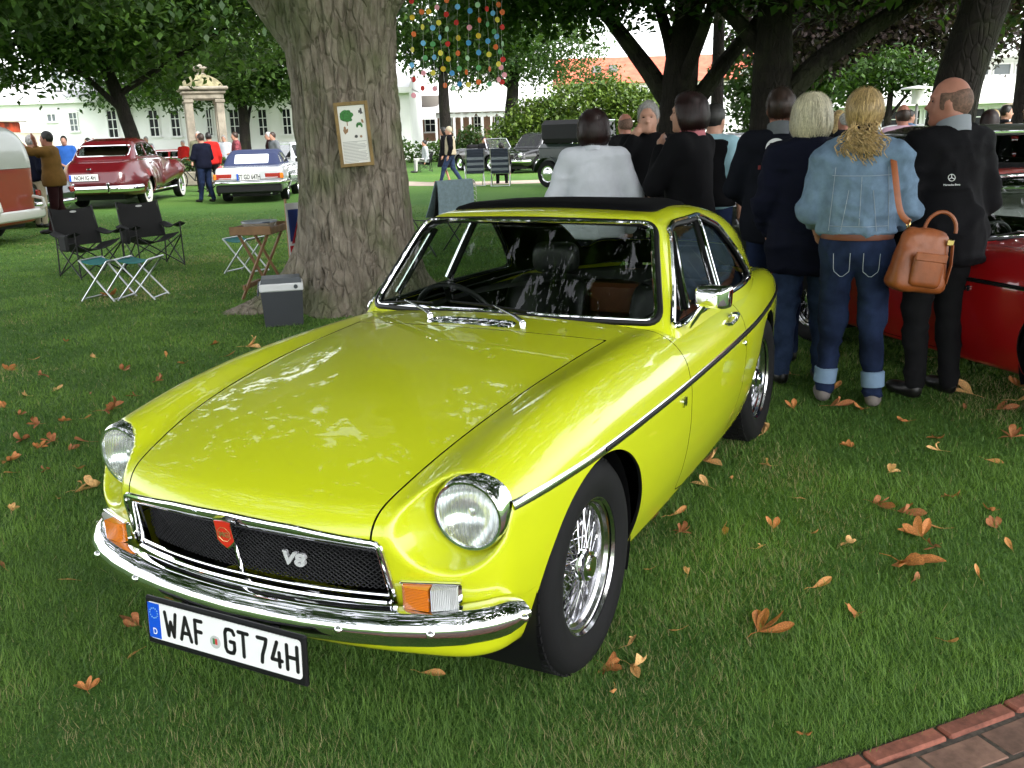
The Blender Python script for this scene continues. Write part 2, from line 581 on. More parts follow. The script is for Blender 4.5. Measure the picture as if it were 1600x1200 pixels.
def onto(f, P, d, it=26, span=.5):
    """slide points along direction d (from -span to +span) onto f = 0, coming from outside"""
    P = np.asarray(P, float); d = np.asarray(d, float); d = d / np.linalg.norm(d)
    ts = np.linspace(span, -span, 90); T = np.full(len(P), np.nan); prev = None
    lo = np.full(len(P), np.nan); hi = np.full(len(P), np.nan)
    for t in ts:
        v = f(*(P + d * t).T)
        hit = (v < 0) & np.isnan(lo)
        lo[hit] = t; hi[hit] = t + (ts[0] - ts[1])
    lo = np.where(np.isnan(lo), 0, lo); hi = np.where(np.isnan(hi), 0, hi)
    for _ in range(it):
        md = (lo + hi) / 2; v = f(*(P + d * md[:, None]).T)
        lo = np.where(v < 0, md, lo); hi = np.where(v < 0, hi, md)
    return P + d * hi[:, None]
def text_mesh(name, s, size, material, parent=None, extrude=.001, align='CENTER', bold=0., mtx=None):
    cu = bpy.data.curves.new(name, 'FONT'); cu.body = s; cu.size = size; cu.extrude = extrude; cu.align_x = align
    cu.offset = bold; cu.resolution_u = 3
    ob = bpy.data.objects.new(name + '_c', cu); COL.objects.link(ob)
    dg = bpy.context.evaluated_depsgraph_get(); dg.update()
    me = bpy.data.meshes.new_from_object(ob.evaluated_get(dg)); me.name = name
    bpy.data.objects.remove(ob, do_unlink=True); bpy.data.curves.remove(cu)
    if mtx is not None: me.transform(mtx)
    return link_mesh(name, me, material, parent)

# ================================================================ noise
def vnoise(P, seed=0):
    P = np.asarray(P, float); i = np.floor(P).astype(np.int64); f = P - i; f = f * f * (3 - 2 * f)
    def h(a, b, c):
        n = (a * 374761393 + b * 668265263 + c * 2147483647 + seed * 1274126177) & 0xffffffff
        n = ((n ^ (n >> 13)) * 1274126177) & 0xffffffff
        return ((n ^ (n >> 16)) & 0xffff) / 65535.
    r = 0
    for a in (0, 1):
        for b in (0, 1):
            for c in (0, 1):
                w = (f[:, 0] if a else 1 - f[:, 0]) * (f[:, 1] if b else 1 - f[:, 1]) * (f[:, 2] if c else 1 - f[:, 2])
                r = r + w * h(i[:, 0] + a, i[:, 1] + b, i[:, 2] + c)
    return r
def fbm(P, o=4, seed=0):
    P = np.asarray(P, float); s = 0; a = .5
    for k in range(o): s = s + a * vnoise(P * 2 ** k, seed + k); a *= .5
    return s

# ================================================================ lawn
def lawn_mat():
    m_ = bpy.data.materials.new('lawn_soil_grass'); m_.use_nodes = True
    n, l = m_.node_tree.nodes, m_.node_tree.links; b = n['Principled BSDF']
    g = n.new('ShaderNodeNewGeometry')
    def noise(sc, det=5., rough=.6):
        t = n.new('ShaderNodeTexNoise'); t.inputs['Scale'].default_value = sc; t.inputs['Detail'].default_value = det; t.inputs['Roughness'].default_value = rough
        l.new(g.outputs['Position'], t.inputs['Vector']); return t.outputs['Fac']
    def ramp(fac, stops):
        r = n.new('ShaderNodeValToRGB'); e = r.color_ramp.elements
        e[0].position, e[0].color = stops[0][0], (*stops[0][1], 1); e[1].position, e[1].color = stops[-1][0], (*stops[-1][1], 1)
        for p_, c_ in stops[1:-1]: q = e.new(p_); q.color = (*c_, 1)
        l.new(fac, r.inputs['Fac']); return r.outputs[0]
    fine = ramp(noise(90., 6.), [(.30, (.045, .100, .024)), (.5, (.082, .175, .038)), (.68, (.130, .245, .055))])
    big = ramp(noise(.35, 5.), [(.35, (.80, .90, .80)), (.65, (1.15, 1.08, .95))])
    mx = n.new('ShaderNodeMixRGB'); mx.blend_type = 'MULTIPLY'; mx.inputs[0].default_value = 1.; l.new(fine, mx.inputs[1]); l.new(big, mx.inputs[2])
    dry = ramp(noise(2.3, 6., .7), [(.60, (0, 0, 0)), (.74, (1, 1, 1))])
    m2 = n.new('ShaderNodeMixRGB'); l.new(mx.outputs[0], m2.inputs[1]); m2.inputs[2].default_value = (.11, .13, .045, 1)
    ml = n.new('ShaderNodeMath'); ml.operation = 'MULTIPLY'; ml.inputs[1].default_value = .45
    l.new(dry, ml.inputs[0]); l.new(ml.outputs[0], m2.inputs[0])
    l.new(m2.outputs[0], b.inputs['Base Color']); b.inputs['Roughness'].default_value = .85; b.inputs['Specular IOR Level'].default_value = .15
    bp = n.new('ShaderNodeBump'); bp.inputs['Strength'].default_value = .9; bp.inputs['Distance'].default_value = .03
    l.new(noise(60., 6.), bp.inputs['Height']); l.new(bp.outputs[0], b.inputs['Normal'])
    return m_
gx = np.unique(np.concatenate([np.linspace(-700, -60, 12), np.linspace(-60, 20, 81), np.linspace(20, 300, 8)]))
gy = np.unique(np.concatenate([np.linspace(-700, -60, 12), np.linspace(-60, 30, 91), np.linspace(30, 500, 8)]))
GX, GY = np.meshgrid(gx, gy, indexing='ij')
V_ = np.stack([GX.ravel(), GY.ravel(), np.zeros(GX.size)], 1)
a_, b_ = GX.shape
I_ = np.arange(a_ * b_).reshape(a_, b_)
F_ = np.stack([I_[:-1, :-1].ravel(), I_[1:, :-1].ravel(), I_[1:, 1:].ravel(), I_[:-1, 1:].ravel()], 1)
lawn = mesh_np('lawn', V_, F_, lawn_mat()); tag(lawn, 'mown green lawn of the park', 'lawn', kind='structure')

# grass blades near the camera
def path_edge(P):      # >0 on the brick side
    a = np.array([.205, 1.425]); d = np.array([-.62, .56]); d = d / np.linalg.norm(d); n_ = np.array([d[1], -d[0]])
    n_ = n_ if n_ @ (np.array([.3, 1.9]) - a) > 0 else -n_
    q = P[:, :2] - a
    return q @ n_ + .05 * (q @ d) ** 2
def grass():
    Vs, Ts = [], []
    fwd = np.array([math.cos(_yaw), math.sin(_yaw)]); rt = np.array([fwd[1], -fwd[0]])
    N = 980000
    u = rng.random(N)
    d0, d1 = 1.5, 22.
    # more blades close by
    k = .42
    r = (d0 ** k + u * (d1 ** k - d0 ** k)) ** (1 / k)
    th = (rng.random(N) - .5) * 2 * .66
    P = CAM[:2] + (fwd[None] * np.cos(th)[:, None] + rt[None] * np.sin(th)[:, None]) * (r / np.cos(th))[:, None]
    keep = path_edge(P) < .0 + .012 * rng.standard_normal(N)
    # none under wheels or in trunk
    keep &= np.hypot(P[:, 0] - (-4.993, -3.697)[0], P[:, 1] - (-4.993, -3.697)[1]) > .70
    keep &= rng.random(N) < np.clip((22.5 - r) / 9, 0, 1)
    P, r = P[keep], r[keep]; n = len(P)
    tuft = fbm(np.stack([P[:, 0] * 2.2, P[:, 1] * 2.2, 0 * r], 1), 3, 3)
    dry = fbm(np.stack([P[:, 0] * 1.1 + 9, P[:, 1] * 1.1, 0 * r], 1), 3, 11)
    hgt = (.010 + .030 * rng.random(n) ** 1.8) * (.5 + 1.0 * tuft)
    w = np.maximum(.00072, .00044 * r) * (.7 + .6 * rng.random(n))
    hgt = np.maximum(hgt, .0017 * r * (.4 + .6 * rng.random(n))) * np.clip(1.25 - r / 26, .3, 1)
    az = rng.random(n) * 2 * np.pi
    lean = hgt * (.15 + 1.3 * rng.random(n))
    dx = np.stack([np.cos(az), np.sin(az), 0 * az], 1)
    sx = np.stack([-np.sin(az), np.cos(az), 0 * az], 1)
    B = np.concatenate([P, np.zeros((n, 1))], 1)
    up = np.array([0, 0, 1.])
    tip = B + dx * lean[:, None] + up * hgt[:, None]
    V = np.stack([B - sx * w[:, None], B + sx * w[:, None], tip], 1).reshape(-1, 3)
    F = np.arange(n * 3).reshape(n, 3)
    t = np.clip(.45 + 1.1 * (tuft - .47) + .20 * rng.standard_normal(n), 0, .80)
    isdry = (rng.random(n) < np.clip((dry - .48) * 2.2, .02, .42))
    t = np.where(isdry, .86 + .14 * rng.random(n), t)
    o = mesh_np('grass_blades', V, F, GRASS, None, False, attr={'tint': np.repeat(t, 3)})
    tag(o, 'short mown grass blades across the foreground lawn', 'grass', kind='stuff')
def grass_mat():
    m_ = leaf_mat('grass_blade', (.040, .112, .020), (.200, .350, .068), .32, .5)
    rp = [q for q in m_.node_tree.nodes if q.type == 'VALTORGB'][0].color_ramp
    rp.elements[1].position = .80
    e = rp.elements.new(.88); e.color = (.30, .29, .13, 1); e = rp.elements.new(1.); e.color = (.44, .38, .20, 1)
    return m_
GRASS = grass_mat()
grass()

# ================================================================ brick path (lower right) and gravel path
def brick_path():
    p0 = np.array([.205, 1.425]); d = np.array([-.62, .56]); d = d / np.linalg.norm(d); n_ = np.array([d[1], -d[0]])
    if n_ @ (np.array([.3, 1.9]) - p0) < 0: n_ = -n_
    bed = MB(); rows = []
    ss = np.linspace(-2.2, 3.2, 40)
    edge = lambda s: p0 + d * s - n_ * .05 * s * s
    rows = [[(*(edge(s) + n_ * w_), .004) for s in ss] for w_ in (-.01, 1.8)]
    bed.sheet(np.array(rows)[::-1])
    root = bed.build('brick_path', mat('sand_joint', (.06, .05, .04), .9, noise=.4, nscale=40))
    root['kind'] = 'structure'; root['label'] = 'red brick path edged with kerb bricks'
    BR = mat('brick_red', srgb(122, 74, 60), .9, noise=.32, nscale=22, bump=.5, bscale=60, bdist=.004, vary=.16)
    BP = mat('brick_brown', srgb(112, 86, 74), .92, noise=.28, nscale=18, bump=.5, bscale=50, bdist=.004, vary=.14)
    kb = MB(); kb.box((0, 0, 0), (.238, .052, .06), bev=.006); kme = kb.build('brick', BR); kdata = kme.data; bpy.data.objects.remove(kme, do_unlink=True)
    pb = MB(); pb.box((0, 0, 0), (.203, .103, .05), bev=.005); pme = pb.build('brick', BP); pdata = pme.data; bpy.data.objects.remove(pme, do_unlink=True)
    s = -1.9
    while s < 2.6:
        e0, e1 = edge(s), edge(s + .248); c = (e0 + e1) / 2; t = e1 - e0
        o = bpy.data.objects.new('kerb_brick', kdata); COL.objects.link(o); o.parent = root
        o.location = (c[0] + n_[0] * .026, c[1] + n_[1] * .026, .0 - .016 + random.uniform(-.003, .003)); o.rotation_euler = (0, 0, math.atan2(t[1], t[0]) + random.uniform(-.012, .012))
        s += .248
    for r in range(7):
        s = -1.9 + (.105 if r % 2 else 0)
        while s < 2.5:
            c = (edge(s) + edge(s + .21)) / 2 + n_ * (.116 + r * .112); t = edge(s + .21) - edge(s)
            s += .211
            rel = c - CAM[:2]
            dep = rel @ np.array([math.cos(_yaw), math.sin(_yaw)])
            if dep < 1.0 or abs(rel @ np.array([math.sin(_yaw), -math.cos(_yaw)])) > dep * .75: continue
            o = bpy.data.objects.new('brick', pdata); COL.objects.link(o); o.parent = root
            o.location = (c[0], c[1], -.016 + random.uniform(-.003, .003)); o.rotation_euler = (random.uniform(-.01, .01), random.uniform(-.01, .01), math.atan2(t[1], t[0]) + random.uniform(-.012, .012))
brick_path()
PATHM = mat('gravel_path', srgb(168, 152, 138), .9, noise=.16, nscale=3, bump=.4, bscale=30, bdist=.01)
def strip(name, pts, w, z, m_, label):
    P = resample(np.array(pts), 1.5); t = np.gradient(P, axis=0); n_ = np.stack([-t[:, 1], t[:, 0]], 1); n_ /= np.linalg.norm(n_, axis=1)[:, None]
    A = np.concatenate([P + n_ * w / 2, np.full((len(P), 1), z)], 1); B = np.concatenate([P - n_ * w / 2, np.full((len(P), 1), z)], 1)
    o = MB().sheet(np.array([A, B])).build(name, m_); o['kind'] = 'structure'; o['label'] = label
    return o
strip('gravel_path', [(-24.455, -25.263), (-25.909, -22.209), (-25.219, -18.222), (-24.116, -15.403), (-24.112, -13.484), (-25.405, -10.958), (-27.867, -8.837), (-32.674, -6.612)], 2.0, .008, PATHM, 'pale gravel path crossing the park behind the trunk')
strip('forecourt', [(-29.098, -37.202), (-31.432, -31.003), (-35.112, -28.334)], 13., .004, mat('forecourt_paving', srgb(186, 178, 170), .9, noise=.1, nscale=2), 'pale paved forecourt before the white building')

# ================================================================ trees
BARK = None
def bark_mat(name, c1, c2, moss=.0):
    m_ = bpy.data.materials.new(name); m_.use_nodes = True
    n, l = m_.node_tree.nodes, m_.node_tree.links; b = n['Principled BSDF']
    tc = n.new('ShaderNodeTexCoord'); mp = n.new('ShaderNodeMapping'); mp.inputs['Scale'].default_value = (1, 1, .32); l.new(tc.outputs['Object'], mp.inputs['Vector'])
    t = n.new('ShaderNodeTexNoise'); t.inputs['Scale'].default_value = 16; t.inputs['Detail'].default_value = 8; t.inputs['Roughness'].default_value = .7; l.new(mp.outputs[0], t.inputs['Vector'])
    v = n.new('ShaderNodeTexVoronoi'); v.feature = 'DISTANCE_TO_EDGE'; v.inputs['Scale'].default_value = 13; l.new(mp.outputs[0], v.inputs['Vector'])
    r = n.new('ShaderNodeValToRGB'); r.color_ramp.elements[0].position = .30; r.color_ramp.elements[0].color = (*c2, 1); r.color_ramp.elements[1].position = .68; r.color_ramp.elements[1].color = (*c1, 1); l.new(t.outputs['Fac'], r.inputs['Fac'])
    t3 = n.new('ShaderNodeTexNoise'); t3.inputs['Scale'].default_value = 2.2; t3.inputs['Detail'].default_value = 6; l.new(tc.outputs['Object'], t3.inputs['Vector'])
    r3 = n.new('ShaderNodeValToRGB'); r3.color_ramp.elements[0].position = .48; r3.color_ramp.elements[0].color = (0, 0, 0, 1); r3.color_ramp.elements[1].position = .66; r3.color_ramp.elements[1].color = (moss, moss, moss, 1); l.new(t3.outputs['Fac'], r3.inputs['Fac'])
    mx = n.new('ShaderNodeMixRGB'); l.new(r3.outputs[0], mx.inputs[0]); l.new(r.outputs[0], mx.inputs[1]); mx.inputs[2].default_value = (.10, .125, .05, 1)
    l.new(mx.outputs[0], b.inputs['Base Color']); b.inputs['Roughness'].default_value = .9; b.inputs['Specular IOR Level'].default_value = .2
    rr = n.new('ShaderNodeMapRange'); rr.inputs[2].default_value = .12; l.new(v.outputs['Distance'], rr.inputs[0])
    ad = n.new('ShaderNodeMath'); ad.operation = 'ADD'; l.new(rr.outputs[0], ad.inputs[0]); l.new(t.outputs['Fac'], ad.inputs[1])
    bp = n.new('ShaderNodeBump'); bp.inputs['Strength'].default_value = .9; bp.inputs['Distance'].default_value = .018; l.new(ad.outputs[0], bp.inputs['Height']); l.new(bp.outputs[0], b.inputs['Normal'])
    return m_
BARK_CH = bark_mat('chestnut_bark', (.290, .255, .205), (.095, .076, .057), .60)
BARK_D = bark_mat('dark_bark', (.022, .018, .015), (.007, .006, .005), .15)
LEAF_A = leaf_mat('maple_leaf', (.018, .050, .010), (.075, .150, .022), .40)
LEAF_B = leaf_mat('chestnut_leaf', (.014, .042, .009), (.060, .125, .018), .35)
LEAF_C = leaf_mat('copper_leaf', (.020, .014, .014), (.050, .034, .030), .25)
LEAF_P = leaf_mat('pale_leaf', (.030, .075, .020), (.105, .175, .050), .40)
LEAF_R = leaf_mat('rhododendron_leaf', (.030, .075, .012), (.165, .245, .040), .25, .45)

def foliage(name, blobs, nclump, nleaf, size, material, parent, spread=.55, flat=.55, seed=1, hang=.0, shape='oval', inner=.35):
    """blobs: (cx,cy,cz, rx,ry,rz); clumps sit mostly near the blob surface; each clump is a handful of leaves"""
    g = np.random.default_rng(seed)
    B = np.array(blobs, float)
    area = (B[:, 3] * B[:, 4] + B[:, 3] * B[:, 5] + B[:, 4] * B[:, 5]); pr = area / area.sum()
    bi = g.choice(len(B), nclump, p=pr)
    d = g.standard_normal((nclump, 3)); d /= np.linalg.norm(d, axis=1)[:, None]
    rad = (inner + (1 - inner) * g.random(nclump) ** .5)
    C = B[bi, :3] + d * B[bi, 3:] * rad[:, None]
    ct = np.clip(g.normal(.5, .22, nclump), 0, 1)
    n = nclump * nleaf
    P = np.repeat(C, nleaf, 0) + g.standard_normal((n, 3)) * spread * [1, 1, flat]
    P[:, 2] -= hang * g.random(n)
    s = size * (.6 + .8 * g.random(n))
    az = g.random(n) * 2 * np.pi; tilt = g.normal(.5, .45, n)
    u = np.stack([np.cos(az) * np.cos(tilt), np.sin(az) * np.cos(tilt), -np.sin(tilt)], 1)
    v = np.stack([-np.sin(az), np.cos(az), g.normal(0, .35, n)], 1); v /= np.linalg.norm(v, axis=1)[:, None]
    S = s[:, None]
    if shape == 'oval':
        V = np.stack([P - u * S * .5, P + v * S * .30 - u * S * .08, P + u * S * .5, P - v * S * .30 - u * S * .08], 1)
        k = 4; F = np.arange(n * 4).reshape(n, 4)
    else:      # palmate: five fingers from one stalk, two triangles each
        q = []
        w = np.cross(u, v)
        for a in (-1.15, -.6, 0, .6, 1.15):
            L = S * (1 - .22 * abs(a)); dr = u * math.cos(a) + v * math.sin(a) - w * .25; sd = v * math.cos(a) - u * math.sin(a)
            q += [P, P + dr * L * .62 + sd * L * .17, P + dr * L, P + dr * L * .62 - sd * L * .17]
        V = np.stack(q, 1); k = 20
        F = np.arange(n * 20).reshape(n * 5, 4)
    t = np.clip(np.repeat(ct, nleaf) + .15 * g.standard_normal(n), 0, 1)
    o = mesh_np(name, V.reshape(-1, 3), F, material, parent, False, attr={'tint': np.repeat(t, k)})
    return o

def limb(mb, P, r0, r1, n=10):
    P = np.asarray(P, float); Q = resample(P, max(.25, np.linalg.norm(P[-1] - P[0]) / 14))
    mb.tube(Q, np.linspace(r0, r1, len(Q)), n)

def tree(name, base, label, cat, trunk, limbs, blobs, nclump, nleaf, size, leafm, barkm, seed=1, spread=.55, shape='oval', group=None, hang=0., inner=.35, flat=.55):
    """trunk: [(dx,dy,z,r)...]; limbs: [([(dx,dy,z)...], r0, r1)]; blobs relative to base"""
    o = empty(name, (base[0], base[1], 0), 0, label, cat, group)
    T = np.array(trunk, float); mb = MB()
    s = np.linspace(0, len(T) - 1, 8 * len(T)); Q = np.stack([np.interp(s, range(len(T)), T[:, k]) for k in range(4)], 1)
    Q[1:-1, :3] = (Q[:-2, :3] + 2 * Q[1:-1, :3] + Q[2:, :3]) / 4
    wob = (fbm(np.stack([Q[:, 2] * .8, 0 * Q[:, 2], 0 * Q[:, 2]], 1), 3, seed) - .45) * Q[:, 3] * .5
    Q[:, 0] += wob; mb.tube(Q[:, :3], Q[:, 3], 14)
    mb.build('trunk', barkm, o)
    for L, r0, r1 in limbs:
        lb = MB(); limb(lb, L, r0, r1); lb.build('limb', barkm, o)
    if nclump:
        foliage('crown', blobs, nclump, nleaf, size, leafm, o, spread, flat, seed, hang, shape, inner)['kind'] = 'stuff'
    return o

# --- the big chestnut whose trunk stands behind the lime coupe
CH = (-4.993, -3.697)
def chestnut():
    root = empty('chestnut_tree', (CH[0], CH[1], 0), 0, 'massive chestnut tree with furrowed bark behind the lime coupe', 'tree')
    nu, nv = 190, 170
    th = np.linspace(0, 2 * np.pi, nu, endpoint=False)
    zz = np.concatenate([np.linspace(-.05, 3.0, 140), np.linspace(3.05, 6.5, nv - 140)])
    T, Z = np.meshgrid(th, zz, indexing='ij')
    r = .485 + .12 * np.exp(-np.clip(Z, 0, 9) / .30) + .05 * np.exp(-np.clip(Z, 0, 9) / 1.1) + .16 * np.clip((Z - 1.9) / 1.6, 0, 1.5) ** 2
    # buttress roots
    for a0, amp, wd in ((R_(150), .34, .32), (R_(312), .95, .27), (R_(75), .40, .35), (R_(10), .15, .3), (R_(215), .2, .3)):
        dd = np.angle(np.exp(1j * (T - a0)))
        r = r + amp * np.exp(-(dd / wd) ** 2) * np.exp(-np.clip(Z, 0, 9) / .27) * .8
    # flutes
    r = r * (1 + .035 * np.sin(3 * T + .6 + .25 * Z) + .03 * np.sin(5 * T + 1.9 - .15 * Z))
    P = np.stack([np.cos(T) * 6.2, np.sin(T) * 6.2, Z * 1.15], -1).reshape(-1, 3)
    warp = (fbm(P * [.5, .5, .8], 3, 5) - .45)[:, None] * [1.2, 1.2, 2.2]
    q = P + warp
    c1 = fbm(q * [1.5, 1.5, 1.0], 4, 21); c2 = fbm(q * [3.2, 3.2, 2.2], 3, 31)
    ridge = 1 - np.abs(c1 - .47) * 7; crack = np.clip(ridge, 0, 1)
    r2 = 1 - np.clip(np.abs(c2 - .45) * 9, 0, 1)
    r = r - .036 * crack.reshape(r.shape) - .018 * r2.reshape(r.shape) + .02 * (fbm(q * 1.1, 3, 51).reshape(r.shape) - .45)
    X = r * np.cos(T) + .03 * Z - .0; Y = r * np.sin(T) + .0 * Z
    V = np.stack([X, Y, Z], -1).reshape(-1, 3)
    I = np.arange(nu * nv).reshape(nu, nv)
    F = np.stack([I, np.roll(I, -1, 0), np.roll(np.roll(I, -1, 0), -1, 1), np.roll(I, -1, 1)], -1)[:, :-1].reshape(-1, 4)
    mesh_np('trunk', V, F, BARK_CH, root)
    # limbs
    def L(pts, r0, r1):
        b = MB(); limb(b, pts, r0, r1, 14); b.build('limb', BARK_CH, root)
    rt_ = np.array([math.sin(_yaw), -math.cos(_yaw)])      # image-right in plan
    lf = -rt_
    L([(lf[0] * .25, lf[1] * .25, 2.35), (lf[0] * .75, lf[1] * .75, 3.05), (lf[0] * 2.4, lf[1] * 2.4, 4.2), (lf[0] * 5, lf[1] * 5, 5.6)], .26, .08)
    L([(rt_[0] * .2, rt_[1] * .2, 2.7), (rt_[0] * 1.0, rt_[1] * 1.0, 3.8), (rt_[0] * 3.4, rt_[1] * 3.4, 5.2), (rt_[0] * 6, rt_[1] * 6, 6.2)], .30, .08)
    L([(.3, .2, 3.4), (1.8, 1.4, 4.6), (4.2, 3.0, 5.4), (6.5, 4.4, 5.7)], .26, .06)
    L([(-.2, -.1, 3.5), (-2, -1.2, 5.0), (-4.5, -2.4, 6.4)], .26, .06)
    blobs = [(0, 0, 8.5, 7.5, 7.5, 4.2)]
    g = np.random.default_rng(4)
    for k in range(26):
        a = 2 * np.pi * k / 13 + g.normal(0, .15); rr = (7.2 if k < 13 else 4.3) + g.normal(0, .5)
        blobs.append((rr * math.cos(a), rr * math.sin(a), 4.9 + g.normal(0, .4) + (.3 if k >= 13 else 0) + 1.5 * max(0, -math.cos(a - R_(27))), 2.1, 2.1, 1.15))
    for k in range(34):     # unseen boughs, added past the viewer to shade the foreground and darken reflections
        a = R_(-30 + 130 * g.random()); rr = 8.0 + 6.0 * g.random()
        blobs.append((rr * math.cos(a), rr * math.sin(a), 5.6 + .08 * (rr - 9) + g.normal(0, .3), 1.9, 1.9, 1.0))
    foliage('crown', blobs, 4800, 4, .32, LEAF_B, root, .36, .5, 41, .2, 'palm', .5)['kind'] = 'stuff'
    # framed sign nailed to the trunk, facing the lawn
    return root
chestnut()

def gd(x, y): return np.array([x, y])
# --- trees further off
tree('maple_tree', (-22.411, -25.822), 'maple with curved dark trunk behind the maroon saloon', 'tree',
     [(0, 0, 0, .30), (-.02, .05, 1.6, .25), (.12, -.2, 3.0, .23), (.35, -.6, 4.6, .2), (.5, -.8, 6.5, .14)],
     [([(.1, -.1, 2.6), (1.0, -.8, 3.9), (3, -2, 5.0)], .12, .05), ([(.15, -.2, 3.2), (-1.5, 1.4, 4.6), (-3.4, 2.6, 5.8)], .12, .05)],
     [(-1, .6, 7.0, 5.5, 5.5, 3.6), (3.0, -2.6, 5.2, 3.4, 3.4, 1.9), (-2.8, 3.0, 6.9, 2.6, 2.6, 1.3), (-.6, .2, 5.6, 2.6, 2.6, 1.2), (1.0, -.8, 5.2, 2.6, 2.6, 1.3)],
     1700, 18, .28, LEAF_A, BARK_D, 3, .55)
tree('maple_tree', (-13.244, -23.961), 'dark leafy maple hanging over the camper vans at the left edge', 'tree',
     [(0, 0, 0, .3), (-.3, .2, 3, .25), (-.4, .3, 7, .12)], [],
     [(-.4, .3, 7.0, 5.0, 5.0, 3.0), (-1.5, 2.6, 5.6, 2.8, 2.8, 1.1), (-2.4, 4.6, 6.0, 2.4, 2.4, 1.0)], 1300, 14, .28, LEAF_B, BARK_D, 5, .5)
tree('lime_tree', (-40.773, -37.113), 'green lime tree between monument and chestnut trunk', 'tree',
     [(0, 0, 0, .35), (0, 0, 3, .28), (.2, .2, 7, .15)], [([(0, 0, 1.6), (-1.2, -.6, 3.1), (-2.6, -1.4, 4.1)], .14, .06)],
     [(0, 0, 7.5, 5.0, 5.0, 3.9), (2.6, -2.4, 5.2, 3.0, 3.0, 1.8), (-2.6, 2.4, 5.4, 3.0, 3.0, 1.8), (0, 0, 4.6, 2.6, 2.6, 1.0)], 1300, 18, .32, LEAF_A, BARK_D, 7, .6)
tree('lime_tree', (-43.886, -45.426), 'darker lime tree standing behind the stone monument', 'tree',
     [(0, 0, 0, .35), (0, 0, 3, .28), (.2, .2, 8, .15)], [],
     [(0, 0, 8.5, 5.5, 5.5, 4.0), (2.0, -2.0, 5.6, 3.0, 3.0, 2.0), (-2.6, 2.4, 6.0, 3.0, 3.0, 1.8)], 1100, 16, .36, LEAF_B, BARK_D, 8, .6)
tree('robinia_tree', (-53.037, -26.177), 'pale feathery tree with spreading limb before the white villa', 'tree',
     [(0, 0, 0, .50), (0, 0, 2.5, .42), (-.2, .2, 5.0, .34), (.1, -.1, 8.5, .15)],
     [([(0, 0, 2.1), (-1.8, 1.0, 2.9), (-4.4, 2.3, 4.0), (-6.2, 3.2, 4.9)], .24, .09), ([(-.1, .1, 4.2), (1.5, -1.0, 5.4), (3.2, -2.0, 6.0)], .18, .06)],
     [(0, 0, 8.0, 5.0, 5.0, 2.8), (3.2, -1.8, 6.6, 3.2, 3.2, 1.7), (-3.6, 1.9, 6.8, 3.2, 3.2, 1.7), (-1.5, .8, 5.2, 2.6, 2.6, .9), (2.6, -1.4, 5.0, 2.2, 2.2, .8), (-6.2, 3.2, 4.9, 1.6, 1.6, .7), (.4, -.2, 6.3, 3.4, 3.4, 1.2)],
     1200, 18, .26, LEAF_P, BARK_D, 9, .55)
tree('lime_tree', (-37.279, -21.676), 'dark leafy tree hanging behind the coloured disc garlands', 'tree',
     [(0, 0, 0, .3), (.1, 0, 3, .25), (.2, .2, 7, .12)], [],
     [(0, 0, 7.6, 4.4, 4.4, 2.3), (.4, -.2, 5.4, 2.4, 2.4, .9), (-2.5, 1.3, 5.8, 2.2, 2.2, 1.0)], 800, 18, .26, LEAF_B, BARK_D, 10, .5)
tree('beech_tree', (-15.311, -3.806), 'dark many-stemmed beech behind the woman with auburn hair', 'tree',
     [(0, 0, 0, .40), (.05, 0, 1.4, .34), (.0, .1, 2.3, .33), (-.1, .25, 4.2, .22), (-.2, .4, 6.0, .14)],
     [([(0, .1, 1.7), (.1, -.5, 2.6), (.1, -1.3, 3.6), (.1, -2.2, 4.4)], .20, .09), ([(0, .1, 1.6), (-.2, .9, 2.7), (-.6, 1.9, 4.0)], .19, .08), ([(0, .1, 2.1), (.1, -.1, 3.1), (.1, -.6, 4.6)], .15, .07), ([(0, .0, 2.0), (.6, .7, 3.2), (1.0, 1.2, 4.4)], .14, .06)],
     [(0, 0, 6.6, 4.6, 4.6, 2.4), (.6, -2.6, 4.0, 1.6, 1.6, .60), (-.5, 2.4, 4.3, 2.0, 2.0, .8), (1.0, .2, 4.2, 1.8, 1.8, .6), (.9, -1.7, 3.75, 1.1, 1.1, .42), (1.3, -2.9, 3.9, 1.3, 1.3, .45), (.3, -3.6, 4.3, 1.6, 1.6, .7), (0, 1.2, 4.2, 1.6, 1.6, .5), (.4, -.9, 3.9, 1.0, 1.0, .45)],
     3000, 11, .17, LEAF_A, BARK_D, 12, .38)
tree('poplar_tree', (-19.874, -4.216), 'slim straight trunk between two dark beeches', 'tree',
     [(0, 0, 0, .16), (0, 0, 2.5, .14), (.05, 0, 5.5, .11), (.05, 0, 8.0, .06)], [], [(0, 0, 8.0, 1.8, 1.8, 2.2)], 150, 10, .25, LEAF_A, BARK_D, 13, .4)
tree('copper_beech', (-14.764, -1.937), 'copper beech with thick right limb behind the numbered jacket', 'tree',
     [(0, 0, 0, .46), (0, 0, 1.2, .36), (0, .02, 2.2, .35), (-.05, .0, 3.6, .28), (-.1, -.1, 6.0, .16)],
     [([(0, .05, 1.75), (-.1, .75, 2.55), (-.3, 1.9, 3.25), (-.6, 3.4, 4.2)], .21, .09), ([(0, 0, 2.6), (.2, -.9, 3.6), (.3, -1.8, 4.6)], .16, .07)],
     [(0, 0, 6.4, 4.6, 4.6, 2.4), (-.2, 2.4, 4.1, 2.2, 2.0, .75), (-.6, 4.4, 4.0, 2.0, 2.0, .95), (.6, -1.0, 4.1, 1.6, 1.6, .55), (-.8, 1.0, 3.7, 1.4, 1.2, .40), (.4, .8, 4.2, 1.8, 1.8, .5), (.2, 3.2, 3.9, 1.6, 1.6, .5)],
     2900, 12, .15, LEAF_C, BARK_D, 14, .34)
